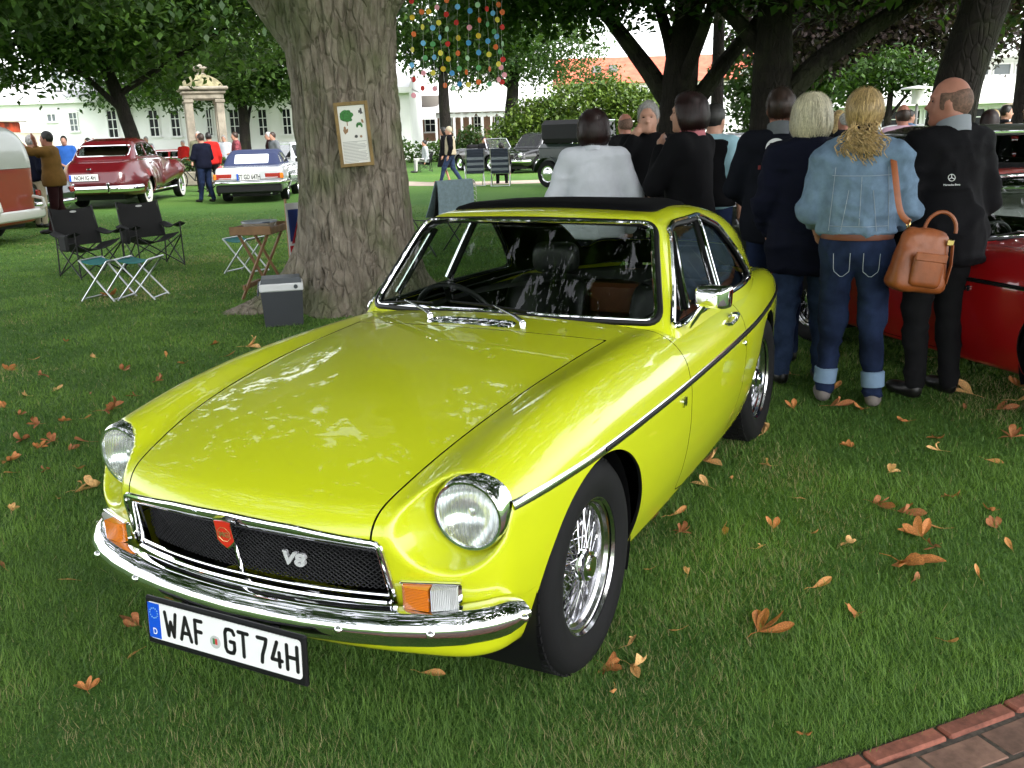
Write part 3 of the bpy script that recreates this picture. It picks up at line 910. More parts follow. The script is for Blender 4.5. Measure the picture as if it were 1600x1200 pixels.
tree('copper_beech', (-37.307, -3.471), 'farther copper beech crown above the denim jacket', 'tree',
     [(0, 0, 0, .35), (0, 0, 3.2, .28), (0, 0, 7, .15)], [],
     [(0, 0, 7.0, 5.0, 5.0, 2.6), (-.4, 2.0, 4.9, 3.0, 3.0, 1.5), (.4, -1.6, 5.0, 2.6, 2.6, 1.5), (-1.4, 3.6, 4.6, 2.0, 2.0, 1.3), (1.2, 0, 4.4, 2.4, 2.4, 1.2)], 2600, 14, .22, LEAF_C, BARK_D, 15, .5)
tree('plane_tree', (-10.823, 1.041), 'leaning dark trunk rising behind the bald man', 'tree',
     [(0, 0, 0, .34), (-.05, -.02, 1.0, .29), (0, .10, 2.0, .27), (0, .35, 3.0, .26), (.05, .75, 4.6, .2), (.1, 1.2, 7.0, .12)],
     [([(0, .4, 3.2), (-.6, -.4, 4.2), (-1.2, -1.4, 5.0)], .13, .06)],
     [(0, 1.2, 7.0, 4.5, 4.5, 2.2), (.2, -1.6, 3.55, 1.2, 1.2, .38), (.1, -.6, 3.6, .9, .9, .30), (-.4, 3.2, 4.6, 1.8, 1.8, .9)], 1500, 11, .15, LEAF_A, BARK_D, 16, .34)
tree('lime_tree', (-21.633, 2.094), 'green tree with drooping boughs at the right edge', 'tree',
     [(0, 0, 0, .3), (0, 0, 3, .25), (0, .2, 8, .12)], [],
     [(.2, 0, 6.4, 3.0, 3.0, 2.2), (.1, -.4, 4.1, 1.5, 1.5, .95), (.0, 1.6, 4.4, 2.0, 2.0, 1.4)], 750, 10, .26, LEAF_A, BARK_D, 17, .4)
tree('cherry_tree', (-30.480, -1.562), 'small green tree right of the lamp post', 'tree',
     [(0, 0, 0, .13), (.1, 0, 1.4, .11), (.1, .05, 3.0, .07)], [([(.1, 0, 1.5), (.1, -.6, 2.2), (.1, -1.0, 2.8)], .06, .03), ([(.1, 0, 1.6), (.1, .5, 2.3), (.1, .9, 2.9)], .06, .03)],
     [(.1, 0, 3.0, 1.0, 1.0, .7), (.1, .8, 2.8, .7, .7, .5), (.1, -.8, 2.7, .7, .7, .5)], 260, 10, .18, LEAF_B, BARK_D, 18, .25)
tree('ivy_tree', (-38.606, -7.590), 'bright green tree beside the red roofed house', 'tree',
     [(0, 0, 0, .2), (0, 0, 2, .15), (0, 0, 4, .1)], [], [(0, 0, 3.9, 1.5, 1.5, 2.3), (0, .3, 2.4, 1.3, 1.3, 1.6), (0, -.2, 5.6, 1.2, 1.2, 1.3)], 420, 10, .28, LEAF_P, BARK_D, 19, .35)
tree('lime_tree', (-44.964, -6.353), 'green tree between the two copper beeches', 'tree',
     [(0, 0, 0, .25), (0, 0, 3, .2), (0, 0, 6, .1)], [], [(0, 0, 4.9, 2.6, 2.6, 2.2), (0, .6, 3.2, 1.8, 1.8, 1.2), (0, -1, 4.0, 1.8, 1.8, 1.4)], 520, 10, .34, LEAF_A, BARK_D, 20, .45)

# shrubs
def shrub(name, base, label, blobs, n, size, leafm, seed, nleaf=10, spread=.3, cat='shrub', group=None):
    o = empty(name, (base[0], base[1], 0), 0, label, cat, group)
    b = MB()
    g = np.random.default_rng(seed)
    for k in range(5):
        bl = blobs[k % len(blobs)]; b.tube([(bl[0] * .2, bl[1] * .2, 0), (bl[0] * .7, bl[1] * .7, bl[2] * .6), (bl[0], bl[1], bl[2])], [.06, .04, .02], 6)
    b.build('stems', BARK_D, o)
    foliage('leaves', blobs, n, nleaf, size, leafm, o, spread, .6, seed, 0, 'oval', .72)['kind'] = 'stuff'
    return o
c = np.array((-43.759, -17.648)); r_ = np.array([math.sin(_yaw), -math.cos(_yaw)])
def off(a, b, z): return (r_[0] * a + math.cos(_yaw) * b, r_[1] * a + math.sin(_yaw) * b, z)
shrub('rhododendron', c, 'broad rounded rhododendron behind the black saloon',
      [(*off(-3.0, 0, .9), 1.7, 1.7, 1.4), (*off(-1.8, 0, 1.7), 2.0, 2.0, 1.5), (*off(0, 0, 2.1), 2.2, 2.2, 1.75), (*off(1.8, 0, 2.2), 2.2, 2.2, 1.7), (*off(3.4, 0, 1.7), 1.9, 1.9, 1.6), (*off(0, -1.0, .9), 3.0, 3.0, 1.2)], 2900, .235, LEAF_R, 31, 11, .26)
shrub('clipped_shrub', (-43.051, -23.669), 'light green bush before the white villa', [(0, 0, .7, .75, .75, .8), (0, 0, 1.3, .55, .55, .6)], 160, .2, LEAF_P, 32, 9, .2)
shrub('flower_bed', (-45.430, -27.526), 'leafy flower bed along the villa verandah', [(*off(-1.5, 0, .5), 1.2, .8, .6), (*off(0, 0, .5), 1.2, .8, .6), (*off(1.3, 0, .45), 1.0, .8, .5)], 220, .22, LEAF_A, 33, 9, .22)
shrub('hedge', (-40.489, -8.327), 'clipped hedge before the far white wall', [(*off(x_, 0, .7), .9, .8, .7) for x_ in (-1.2, 0, 1.2, 2.4)], 330, .2, LEAF_B, 34, 10, .2, 'hedge')
shrub('flower_shrub', (-18.074, -3.171), 'dark reddish shrub at the edge of the far lawn', [(0, 0, .5, .5, .5, .5), (*off(.4, 0, .35), .4, .4, .4)], 130, .14, LEAF_C, 35, 9, .14)

# ================================================================ buildings: local frame a = to the right, b = away, z = up
FH = np.array([math.cos(_yaw), math.sin(_yaw)]); RH = np.array([math.sin(_yaw), -math.cos(_yaw)])
YAWB = math.atan2(RH[1], RH[0])
WHITE_W = mat('white_render', (.85, .84, .83), .8, noise=.04, nscale=.6)
WHITE_F = mat('white_frame', (.80, .80, .79), .5)
PANE = mat('window_pane', (.010, .012, .015), .25, 0, spec=.15)
PANE_L = mat('window_pane_light', (.13, .15, .16), .2, 0, spec=.3)
GREYP = mat('grey_panel', (.42, .46, .44), .7, noise=.06, nscale=1.)
STONE = mat('sandstone', (.24, .215, .17), .9, noise=.25, nscale=3, bump=.5, bscale=20, bdist=.02)
STONE_M = mat('mossy_stone', (.20, .18, .10), .9, noise=.35, nscale=4, bump=.5, bscale=20, bdist=.02)
TILE_R = mat('red_roof_tile', srgb(186, 96, 74), .8, noise=.22, nscale=1.6, bump=.4, bscale=12, bdist=.03)
SLATE = mat('grey_slate', (.16, .16, .17), .7, noise=.2, nscale=2)
BRICK_F = mat('brick_far', srgb(150, 116, 96), .9, noise=.15, nscale=3)

def bld(name, D, label, cat='building'):
    p = CAM[:2] + FH * D
    o = empty(name, (p[0], p[1], 0), YAWB, label, cat)
    return o
def slab(parent, name, a0, a1, b0, b1, z0, z1, m_):
    o = MB(); o.box(((a0 + a1) / 2, (b0 + b1) / 2, (z0 + z1) / 2), (a1 - a0, b1 - b0, z1 - z0)); return o.build(name, m_, parent, smooth=False)
def window(parent, lo, hi, cols=2, rows=3, pane=None, frame=.07, bar=.05, name='window'):
    (a0, z0), (a1, z1) = (min(lo[0], hi[0]), min(lo[1], hi[1])), (max(lo[0], hi[0]), max(lo[1], hi[1]))
    f = MB()
    f.box(((a0 + a1) / 2, -.04, z0 - .04), (a1 - a0 + .25, .22, .08))
    for (c, d) in ((((a0 + a1) / 2, z1), (a1 - a0 + frame * 2, frame)), (((a0 + a1) / 2, z0), (a1 - a0 + frame * 2, frame)), ((a0, (z0 + z1) / 2), (frame, z1 - z0)), ((a1, (z0 + z1) / 2), (frame, z1 - z0))):
        f.box((c[0], -.03, c[1]), (d[0], .12, d[1]))
    for k in range(1, cols): f.box((a0 + (a1 - a0) * k / cols, -.015, (z0 + z1) / 2), (bar, .07, z1 - z0))
    for k in range(1, rows): f.box(((a0 + a1) / 2, -.017, z0 + (z1 - z0) * k / rows), (a1 - a0, .07, bar))
    w = f.build(name, WHITE_F, parent, smooth=False)
    for i in range(cols):
        for j in range(rows):
            g = MB(); x0 = a0 + (a1 - a0) * i / cols; x1 = a0 + (a1 - a0) * (i + 1) / cols; y0 = z0 + (z1 - z0) * j / rows; y1 = z0 + (z1 - z0) * (j + 1) / rows
            g.box(((x0 + x1) / 2, .005, (y0 + y1) / 2), (x1 - x0, .02, y1 - y0)); g.build('pane', pane or PANE, w, smooth=False)
    return w

# --- long white single-storey building, left
B1 = bld('white_hall', 62, 'long white hall with tall paned windows behind the monument')
e0, e1 = (-34.001, 4.353), (-5.904, 3.524)
slab(B1, 'wall', e0[0] - 6, e1[0], 0, 9, 0, e0[1] + .0, WHITE_W)
slab(B1, 'cornice', e0[0] - 6.2, e1[0] + .2, -.35, .0, e0[1] - .25, e0[1] + .1, WHITE_W)
o = MB(); o.prism([(0, e0[1] + .1), (4.5, e0[1] + 1.35), (9, e0[1] + .1)], e0[0] - 6, e1[0], 'x'); o.build('roof', mat('pale_roof', (.60, .60, .60), .7), B1, smooth=False)
for a, b, c_, d, pn in ((72, 176, 89, 188, PANE_L), (107, 175, 124, 203, PANE_L), (166, 173, 187, 213, PANE), (199, 173, 210, 213, PANE), (231, 172, 251, 212, PANE), (265, 172, 284, 212, PANE), (325, 172, 332, 212, PANE), (357, 172, 383, 208, PANE), (402, 172, 420, 212, PANE), (440, 172, 457, 212, PANE)):
    pass
def W1(lo, hi, pn, c=2, r=3): window(B1, lo, hi, c, r, pn)
W1((-28.787, 3.503), (-28.216, 3.019), PANE_L, 2, 1)
W1((-27.410, 3.539), (-26.894, 2.394), PANE_L)
W1((-25.023, 3.585), (-24.403, 1.928), PANE)
W1((-23.697, 3.546), (-23.427, 1.938), PANE)
W1((-22.405, 3.547), (-21.803, 1.929), PANE)
W1((-21.039, 3.506), (-20.467, 1.889), PANE)
W1((-18.782, 3.478), (-18.437, 1.868), PANE)
W1((-17.333, 3.435), (-16.443, 1.887), PANE, 3, 3)
W1((-15.522, 3.382), (-14.952, 1.764), PANE)
W1((-13.988, 3.375), (-13.444, 1.798), PANE)
# --- modern block behind
B2 = bld('office_block', 84, 'modern pale office block rising behind the white hall')
t0, t1 = (-46.581, 8.462), (-33.262, 8.073)
slab(B2, 'wall', t0[0] - 8, t1[0], 0, 12, 0, t0[1], WHITE_W)
for y0, y1 in ((110, 134), (144, 152)):
    pass
def row2(lo, hi):
    slab(B2, 'window_band', lo[0], hi[0], -.06, 0, hi[1], lo[1], GREYP)
row2((-46.665, 8.003), (-33.616, 6.331)); row2((-47.006, 6.154), (-33.754, 5.348))
def pn2(lo, hi):
    w = MB(); w.box(((lo[0] + hi[0]) / 2, -.10, (lo[1] + hi[1]) / 2), (hi[0] - lo[0], .05, lo[1] - hi[1])); f_ = w.build('window', WHITE_F, B2, smooth=False)
    g = MB(); g.box(((lo[0] + hi[0]) / 2, -.13, (lo[1] + hi[1]) / 2), (hi[0] - lo[0] - .16, .03, lo[1] - hi[1] - .16)); g.build('pane', PANE_L, f_, smooth=False)
pn2((-40.724, 7.675), (-40.254, 6.578)); pn2((-39.756, 7.647), (-38.904, 6.538)); pn2((-38.133, 7.651), (-37.330, 6.544)); pn2((-36.841, 7.613), (-36.141, 6.509))
pn2((-35.595, 7.628), (-35.060, 6.477)); pn2((-34.626, 7.599), (-33.871, 6.442)); pn2((-42.149, 5.959), (-41.552, 5.629)); pn2((-40.842, 5.973), (-40.243, 5.643)); pn2((-39.814, 5.943), (-38.935, 5.657)); pn2((-42.123, 7.716), (-41.397, 6.560))
# --- white villa with verandah, centre
B3 = bld('white_villa', 72, 'white villa with arched verandah and terrace beyond the lawn')
v0, v1 = (-8.780, 3.087), (2.115, 2.765)
slab(B3, 'wall', v0[0], v1[0], 2.2, 9, 0, v0[1] + .2, BRICK_F)
slab(B3, 'eave', v0[0] - .2, v1[0] + .2, -.6, 2.4, v0[1] - .05, v0[1] + .25, WHITE_W)
slab(B3, 'terrace_floor', v0[0], v1[0], -.4, 2.2, 0, .35, WHITE_W)
r0 = (-6.836, 4.199)
slab(B3, 'upper_wall', v0[0] + .5, v1[0] - 1.0, 3.5, 9, v0[1] + .2, r0[1] + 2.2, WHITE_W)
o = MB(); o.prism([(-.4, v0[1] + .25), (3.4, v0[1] + .9), (3.4, v0[1] + .25)], v0[0], v1[0], 'x'); o.build('verandah_roof', mat('zinc_roof', (.5, .5, .5), .5), B3, smooth=False)
A3 = [AZ(px_, 190, 72)[0] for px_ in ()]
for a_ in ((-7.217, 2.498), (-6.229, 2.468), (-4.960, 2.431), (-4.630, 2.421), (-3.642, 2.392), (-3.078, 2.375), (-2.466, 2.357), (-1.572, 2.330), (-0.912, 2.311), (-0.112, 2.287), (0.877, 2.258), (1.536, 2.238)):
    o = MB(); o.box((a_[0], -.3, 1.75), (.17, .2, v0[1] - .35)); o.box((a_[0], -.3, v0[1] - .28), (.5, .2, .28), taper=1.8); o.build('verandah_post', WHITE_F, B3, smooth=False)
def vw(lo, hi, c=2, r=2):
    w = window(B3, lo, hi, c, r, PANE); w.location = (0, 2.18, 0)
vw((-5.975, 2.823), (-5.185, 1.709)); vw((-4.469, 2.824), (-3.958, 1.673)); vw((-2.261, 2.759), (-1.741, 1.607)); vw((-0.710, 2.713), (-0.321, 1.656))
bay = MB(); q0, q1 = (-6.113, 2.873), (-5.057, 1.431); bay.box(((q0[0] + q1[0]) / 2, -.5, .55), (q1[0] - q0[0], .5, 1.0)); bay.build('bay_parapet', WHITE_W, B3, smooth=False)
slab(B3, 'bay_front', q0[0] - .1, q1[0] + .1, -.75, -.5, v0[1] - .5, v0[1] + .1, WHITE_W)
# urn on the terrace roof and small pavilion
o = MB(); c = (-5.562, 3.774); o.lathe([(.35, -.4), (.75, .0), (.95, .45), (1.0, .6), (.9, .62)], 20); u = o.build('roof_urn', mat('terracotta_grey', (.19, .17, .15), .9), None); 
pu = CAM[:2] + FH * 73 + RH * c[0]; u.location = (pu[0], pu[1], c[1] - .1); tag(u, 'grey stone planter bowl on the villa terrace roof', 'planter')
B4 = bld('garden_pavilion', 66, 'small pavilion with grey hipped roof beside the villa')
c0, c1 = (-0.711, 2.119), (1.751, 2.046)
slab(B4, 'wall', c0[0] + .3, c1[0] - .1, 0, 3, 0, c0[1], WHITE_W)
am = (c0[0] + c1[0]) / 2
o = MB(); hw = (c1[0] - c0[0]) / 2; tz = (0.691, 2.784)[1]
o.add([(c0[0], -.3, c0[1]), (c1[0], -.3, c0[1]), (c1[0], 3.3, c0[1]), (c0[0], 3.3, c0[1]), (am - .25, 1.5, tz), (am + .25, 1.5, tz)], [(0, 1, 5, 4), (1, 2, 5), (2, 3, 4, 5), (3, 0, 4), (3, 2, 1, 0)]); o.build('roof', SLATE, B4, smooth=False)
window(B4, (-0.199, 1.937), (0.049, 1.554), 1, 1); window(B4, (0.234, 1.924), (0.525, 1.539), 1, 1)
# --- house with red tiled roof
B5 = bld('red_roofed_house', 92, 'large white house with red tiled roof behind the trees')
h0, h1 = (5.629, 5.710), (25.633, 5.293)
slab(B5, 'wall', h0[0], h1[0], 0, 10, 0, h0[1], WHITE_W)
tz = (12.774, 8.267)[1]
o = MB(); o.prism([(-.7, h0[1] - .1), (5, tz), (10.7, h0[1] - .1)], h0[0] - .5, h1[0] + .5, 'x'); rf = o.build('roof', TILE_R, B5, smooth=False)
def w5(lo, hi, c=2, r=2): window(B5, lo, hi, c, r)
w5((8.967, 5.270), (9.621, 4.393)); w5((10.521, 5.224), (11.178, 4.347)); w5((18.299, 4.710), (18.975, 3.945)); w5((20.628, 4.870), (21.252, 3.993)); w5((22.933, 2.212), (23.677, 1.667)); w5((12.791, 5.215), (13.455, 4.337)); w5((23.985, 4.657), (24.616, 3.836))
for lo, hi in (((8.646, 7.143), (9.231, 6.568)), ((10.174, 7.210), (10.820, 6.633)), ((20.042, 7.201), (20.529, 6.629))):
    zz = (lo[1] + hi[1]) / 2; k = (zz - h0[1]) / (tz - h0[1])
    o = MB(); o.box(((lo[0] + hi[0]) / 2, -.7 + 5.7 * k - .05, zz), (.8, .5, .9)); sk = o.build('skylight', SLATE, rf, smooth=False)
# --- modern white building at the right
B6 = bld('white_pavilion_block', 56, 'modern white building with long balcony behind the right hand trees')
g0, g1 = (16.200, 2.698), (35.656, 2.124)
zt, zb, zc_, zw = (25.878, 4.771)[1], (26.000, 3.456)[1], (26.108, 2.300)[1], (26.264, 0.631)[1]
slab(B6, 'wall', g0[0], g1[0], .5, 10, 0, zt, WHITE_W)
slab(B6, 'balcony', g0[0] - .2, g1[0], -1.4, .5, zc_, zb + .1, WHITE_W)
slab(B6, 'roof_slab', g0[0] - .3, g1[0], -1.2, 10.2, zt, zt + .35, WHITE_W)
for k in range(16):
    a_ = g0[0] + .6 + k * 1.25
    if a_ > g1[0] - 1: break
    w = window(B6, (a_, 1.1), (a_ + 1.0, zc_ - .25), 1, 2, PANE if k % 3 else PANE_L); w.location = (0, .48, 0)
    w = window(B6, (a_, zb + .4), (a_ + 1.0, zt - .3), 1, 1, PANE_L); w.location = (0, .48, 0)
slab(B6, 'plinth', g0[0], g1[0], -.0, .5, 0, 1.0, GREYP)

# --- stone monument with domed top
MO = bld('stone_monument', 47, 'weathered stone monument with domed roof and finial', 'monument')
c = (-14.304, 2.159)[0]; MO.location = (*(CAM[:2] + FH * 47 + RH * c), 0); MO.rotation_euler[2] = YAWB + .35
za, zb_, zd, ze = (-14.157, 3.450)[1], (-14.101, 3.944)[1], (-14.036, 4.522)[1], (-13.974, 5.067)[1]
s_ = .70
o = MB(); o.box((0, 0, .45), (2.1, 2.1, .9), bev=.05); o.build('plinth', STONE, MO)
for sx in (-1, 1):
    for sy in (-1, 1):
        o = MB(); o.box((sx * s_, sy * s_, .9 + (za - .9) / 2), (.36, .36, za - .9), bev=.03); o.box((sx * s_, sy * s_, za - .08), (.46, .46, .16), bev=.03); o.box((sx * s_, sy * s_, 1.0), (.46, .46, .2), bev=.03); o.build('pillar', STONE, MO)
o = MB(); o.box((0, 0, (za + zb_) / 2), (1.8, 1.8, zb_ - za), bev=.04); o.box((0, 0, zb_), (2.25, 2.25, .16), bev=.05); o.box((0, 0, zb_ - .18), (2.0, 2.0, .14), bev=.04); o.build('entablature', STONE, MO)
o = MB(); hh = zd - zb_
prof = [(1.02, 0), (1.0, .12 * hh), (.92, .35 * hh), (.72, .65 * hh), (.42, .9 * hh), (.22, hh)]
o.lathe([(r * .98, zb_ + .08 + z) for r, z in prof], 24); o.build('dome', STONE_M, MO)
o = MB(); k = ze - zd; o.lathe([(.20, zd), (.26, zd + .15 * k), (.16, zd + .28 * k), (.24, zd + .4 * k), (.36, zd + .62 * k), (.36, zd + .72 * k), (.2, zd + .85 * k), (.05, zd + k)], 16); o.build('finial', STONE, MO)
# --- raised stone planters with plants, and lamp post
def planter(base, label, w, d, plants=True, seed=50):
    o = empty('stone_planter', (*base, 0), YAWB, label, 'planter', 'low stone planters on the forecourt')
    b = MB(); b.box((0, 0, .25), (w, d, .5), bev=.04); b.build('planter_wall', STONE, o)
    foliage('plants', [(x_, 0, .62, .55, d * .4, .28) for x_ in np.linspace(-w / 2 + .5, w / 2 - .5, max(2, int(w / .8)))], int(60 * w / 2), 9, .2, LEAF_P, o, .16, .6, seed, 0, 'oval', .5)['kind'] = 'stuff'
planter((-23.860, -25.147), 'low stone planter with green plants left of the monument', 3.2, 1.4, seed=51)
planter((-24.387, -22.433), 'low stone planter with green plants behind the navy soft top', 2.4, 1.4, seed=52)
def lamp_post(base, zt, label):
    o = empty('lamp_post', (*base, 0), 0, label, 'lamp post')
    b = MB(); b.tube([(0, 0, 0), (0, 0, zt - .5)], [.05, .04], 10); b.build('post', mat('post_grey', (.15, .15, .15), .5), o)
    b = MB(); b.lathe([(.16, zt - .5), (.16, zt - .12), (.05, zt - .1)], 16); b.build('lantern', mat('lantern_glass', (.65, .66, .64), .3), o)
    b = MB(); b.lathe([(.02, zt), (.45, zt - .06), (.46, zt - .10), (.1, zt - .08)], 20); b.build('lamp_hat', mat('lamp_hat', (.55, .55, .55), .5), o)
lamp_post((-27.556, -0.542), 2.467, 'mushroom lamp post among the trees at right')

# ================================================================ the lime coupe: shape
def k_zc(x): return lerp_curve(x, [-3.1, -2.2, -1.2, -.8, -.57, -.2, .1, .35, .55, .65, .70, .76], [.80, .86, .90, .897, .890, .868, .838, .797, .742, .702, .672, .62])
def k_zcr(x): return lerp_curve(x, [-3.1, -2.6, -2.1, -1.7, -1.2, -.85, -.48, -.12, .19, .36, .50, .62], [.785, .822, .842, .845, .845, .850, .856, .848, .820, .793, .765, .722])
def k_w(x): return lerp_curve(x, [-3.12, -2.9, -2.6, -2.3, -1.8, -1.2, -.8, -.3, 0, .3, .5, .65], [.55, .63, .682, .716, .750, .760, .760, .752, .742, .718, .690, .655])
def k_side(z): return lerp_curve(z, [.16, .25, .35, .45, .55, .64, .72, .80, .86, .95], [-.105, -.068, -.034, -.013, -.002, 0, -.012, -.042, -.085, -.17])
def f_top(x, ay):
    hood = k_zc(x) - .135 * ay * ay
    yc = lerp_curve(x, [-3, -2, -.8, .1, .5], [.60, .645, .615, .60, .585])
    d = ay - yc
    fen = k_zcr(x) - np.where(d < 0, 2.2, 2.2) * d * d
    return smax(hood, fen, .022)
def k_front(ay, z):
    lean = np.where(z > .44, -.208 * (.635 - z), -.0406 - .28 * (.44 - z))
    return .733 - .33 * ay ** 2 + np.clip(lean, -1, .03)
HL = (.535, .588, .660)
def f_body(x, y, z):
    ay = np.sqrt(y * y + 1e-6)
    f = smax(z - f_top(x, ay), ay - k_w(x) - k_side(z), .10)
    f = smax(f, x - k_front(ay, z), .085)
    rho = np.sqrt((ay - HL[1]) ** 2 + (z - HL[2]) ** 2)
    cone = (x - .490 - 3.6 * (rho - .092)) * .27
    f = smax(f, cone, .018)
    f = smax(f, (lerp_curve(x, [-3.1, -2.6, -2, -.4, .3, .6], [.34, .25, .19, .185, .235, .27]) - z), .04)
    return smax(f, -(x + 3.06 + .10 * (z - .5) - .12 * ay * ay), .08)
def k_roof(x): return lerp_curve(x, [-3.1, -2.85, -2.5, -2.1, -1.75, -1.45, -1.2, -1.0, -.8], [.78, .92, 1.075, 1.187, 1.240, 1.256, 1.25, 1.228, 1.18])
def f_gh(x, y, z):
    ay = np.sqrt(y * y + 1e-6)
    roof = (z - (k_roof(x) - .10 * ay * ay)) * .95
    side = (ay - (.668 - .405 * (z - .86) - .20 * np.clip(-1.78 - x, 0, 3) ** 2)) * .92
    wsx = -.849 + .125 * (1 - (y / .62) ** 2) - .906 * (z - .867)
    ws = (x - wsx) * .74
    f = smax(roof, side, .085)
    f = smax(f, ws, .045)
    return f
_t = np.linspace(-1, 1, 9)
WS_LOOP = [(.620 * t, .888 - .016 * t * t) for t in _t] + [(-.509 * t, 1.213 - .014 * t * t) for t in _t]       # (y, z) of the windscreen opening
DLO = [(-.872, .854), (-1.195, 1.170), (-1.29, 1.188), (-1.66, 1.186), (-1.84, 1.128), (-2.02, 1.00), (-2.155, .872), (-2.11, .852)]   # (x, z) of the side glass
def door_loop(): return [(-.800, .92), (-.800, .70), (-.815, .45), (-.83, .25), (-.95, .222), (-1.50, .222), (-1.60, .30), (-1.66, .45), (-1.665, .70), (-1.62, .92)]
def hood_ys(x): return lerp_curve(x, [-.62, .0, .35, .60, .70], [.516, .484, .452, .415, .398])
ARCH_F, ARCH_R, ARCH_RAD = (0.005, .305), (-2.311, .30), .360

# ================================================================ the lime coupe: build
CHROME = mat('chrome', (.86, .86, .88), .045, 1.)
WHEEL_CH = mat('wheel_chrome', (.60, .60, .62), .16, 1.)
CHROME_D = mat('chrome_soft', (.75, .75, .77), .14, 1.)
BLACK_RUB = mat('black_rubber', (.005, .005, .0055), .45, spec=.3)
BLACK_PL = mat('black_plastic', (.007, .007, .008), .38, spec=.35)
BLACK_VINYL = mat('black_vinyl', (.005, .005, .006), .42, bump=.2, bscale=120, bdist=.001)
TYRE = mat('tyre_rubber', (.0065, .0065, .007), .75, spec=.25, bump=.25, bscale=160, bdist=.001)
DARK_IN = mat('interior_dark', (.004, .004, .0045), .8, spec=.2)
def glass_mat(name, tint=(1, 1, 1), refl=1.0, clear=.92):
    if name in MATS: return MATS[name]
    m_ = bpy.data.materials.new(name); m_.use_nodes = True
    n, l = m_.node_tree.nodes, m_.node_tree.links; n.clear()
    o = n.new('ShaderNodeOutputMaterial'); t = n.new('ShaderNodeBsdfTransparent'); g = n.new('ShaderNodeBsdfGlossy')
    t.inputs[0].default_value = (tint[0] * clear, tint[1] * clear, tint[2] * clear, 1); g.inputs['Roughness'].default_value = .01
    g.inputs['Color'].default_value = (refl, refl, refl, 1)
    fr = n.new('ShaderNodeFresnel'); ge = n.new('ShaderNodeNewGeometry'); mr = n.new('ShaderNodeMapRange'); mr.inputs[3].default_value = 1.5; mr.inputs[4].default_value = 1 / 1.5
    l.new(ge.outputs['Backfacing'], mr.inputs[0]); l.new(mr.outputs[0], fr.inputs[0])
    mx = n.new('ShaderNodeMixShader')
    l.new(fr.outputs[0], mx.inputs[0]); l.new(t.outputs[0], mx.inputs[1]); l.new(g.outputs[0], mx.inputs[2]); l.new(mx.outputs[0], o.inputs[0])
    MATS[name] = m_
    return m_
GLASS = glass_mat('car_glass', (.80, .85, .81))
DGLASS = glass_mat('dim_glass', (.30, .33, .32))

def paint(name, c, rough=.32):
    m_ = mat(name, c, rough, 0, coat=1., coat_rough=.015)
    return m_
LIME = paint('lime_paint', (.570, .628, .011))
RED_P = paint('red_paint', (.29, .005, .006))

def shared(me_src, name, material, parent):
    """another object with the same mesh data"""
    o = bpy.data.objects.new(name, me_src); COL.objects.link(o); o.parent = parent
    return o

def wire_wheel_proto():
    """wheel at origin, axis y, outer face to +y; returns list of (name, mesh data, material)"""
    h = []
    t = MB()
    rt, w = .305, .092
    prof = [(.198, -.062), (.207, -.080), (.235, -.092), (.268, -.095), (.297, -.088), (.313, -.072), (.3195, -.052), (.3215, 0), (.3195, .052), (.313, .072), (.305, .081), (.297, .088), (.284, .093), (.268, .0955), (.252, .0955), (.235, .0925), (.220, .087), (.207, .081), (.198, .064)]
    t.lathe(prof, 64, axis='y', cap=False)
    # tread blocks: shallow ribs
    for yy in (-.048, -.016, .016, .048):
        for k in range(60):
            a = 2 * np.pi * (k + .5 * (yy > 0)) / 60
            T = Matrix.Rotation(a, 4, 'Y') @ Matrix.Translation((0, yy, .3205))
            t.box((0, 0, 0), (.024, .026, .007), T=T)
    h.append(('tyre', t, TYRE))
    r = MB()
    r.lathe([(.196, .070), (.203, .079), (.208, .0785), (.2075, .074), (.199, .066), (.190, .062), (.186, .050), (.176, .044), (.170, .020), (.166, -.03), (.19, -.06), (.205, -.078)], 64, axis='y', cap=False)
    h.append(('rim', r, WHEEL_CH))
    hb = MB()
    hb.lathe([(.001, .088), (.020, .090), (.030, .087), (.033, .080), (.041, .076), (.043, .066), (.050, .060), (.052, .052), (.040, .046), (.036, .0), (.05, -.05), (.05, -.06), (.001, -.06)], 32, axis='y', cap=False)
    hb.lathe([(.036, .079), (.047, .076), (.047, .066), (.036, .064)], 8, axis='y', cap=False)
    h.append(('hub', hb, CHROME))
    sp = MB()
    for k in range(36):
        a = 2 * np.pi * k / 36
        for (rh, yh, rr, yr, da) in ((.048, .052, .172, .028, .30), (.050, -.045, .168, -.005, .22)):
            sg = 1 if k % 2 else -1
            A = (rh * math.sin(a - sg * da * 1.6), yh, rh * math.cos(a - sg * da * 1.6)); B = (rr * math.sin(a + sg * da * .4), yr, rr * math.cos(a + sg * da * .4))
            A, B = np.array(A), np.array(B)
            sp.tube([A, B], .0021, 5, False)
            u = (B - A) / np.linalg.norm(B - A)
            sp.tube([B - u * .014, B], .0042, 5, True)
    h.append(('spokes', sp, WHEEL_CH))
    dk = MB(); dk.lathe([(.11, -.065), (.11, -.04), (.125, -.038), (.125, -.075), (.03, -.078)], 32, axis='y', cap=False)
    h.append(('brake_drum', dk, CHROME_D))
    return h

def wheel_from(proto, parent, loc, flip=False, name='wheel', rot=0.):
    w = empty(name, loc, 0, parent=parent)
    w.rotation_euler = (0, 0, math.pi if flip else 0)
    w.rotation_euler[2] += rot
    for nm, src, mt in proto:
        if isinstance(src, MB):
            o = src.build(nm, mt, w); proto[[q[0] for q in proto].index(nm)] = (nm, o.data, None)
        else:
            o = shared(src, nm, None, w)
        if nm == 'spokes': o['kind'] = 'stuff'
    return w

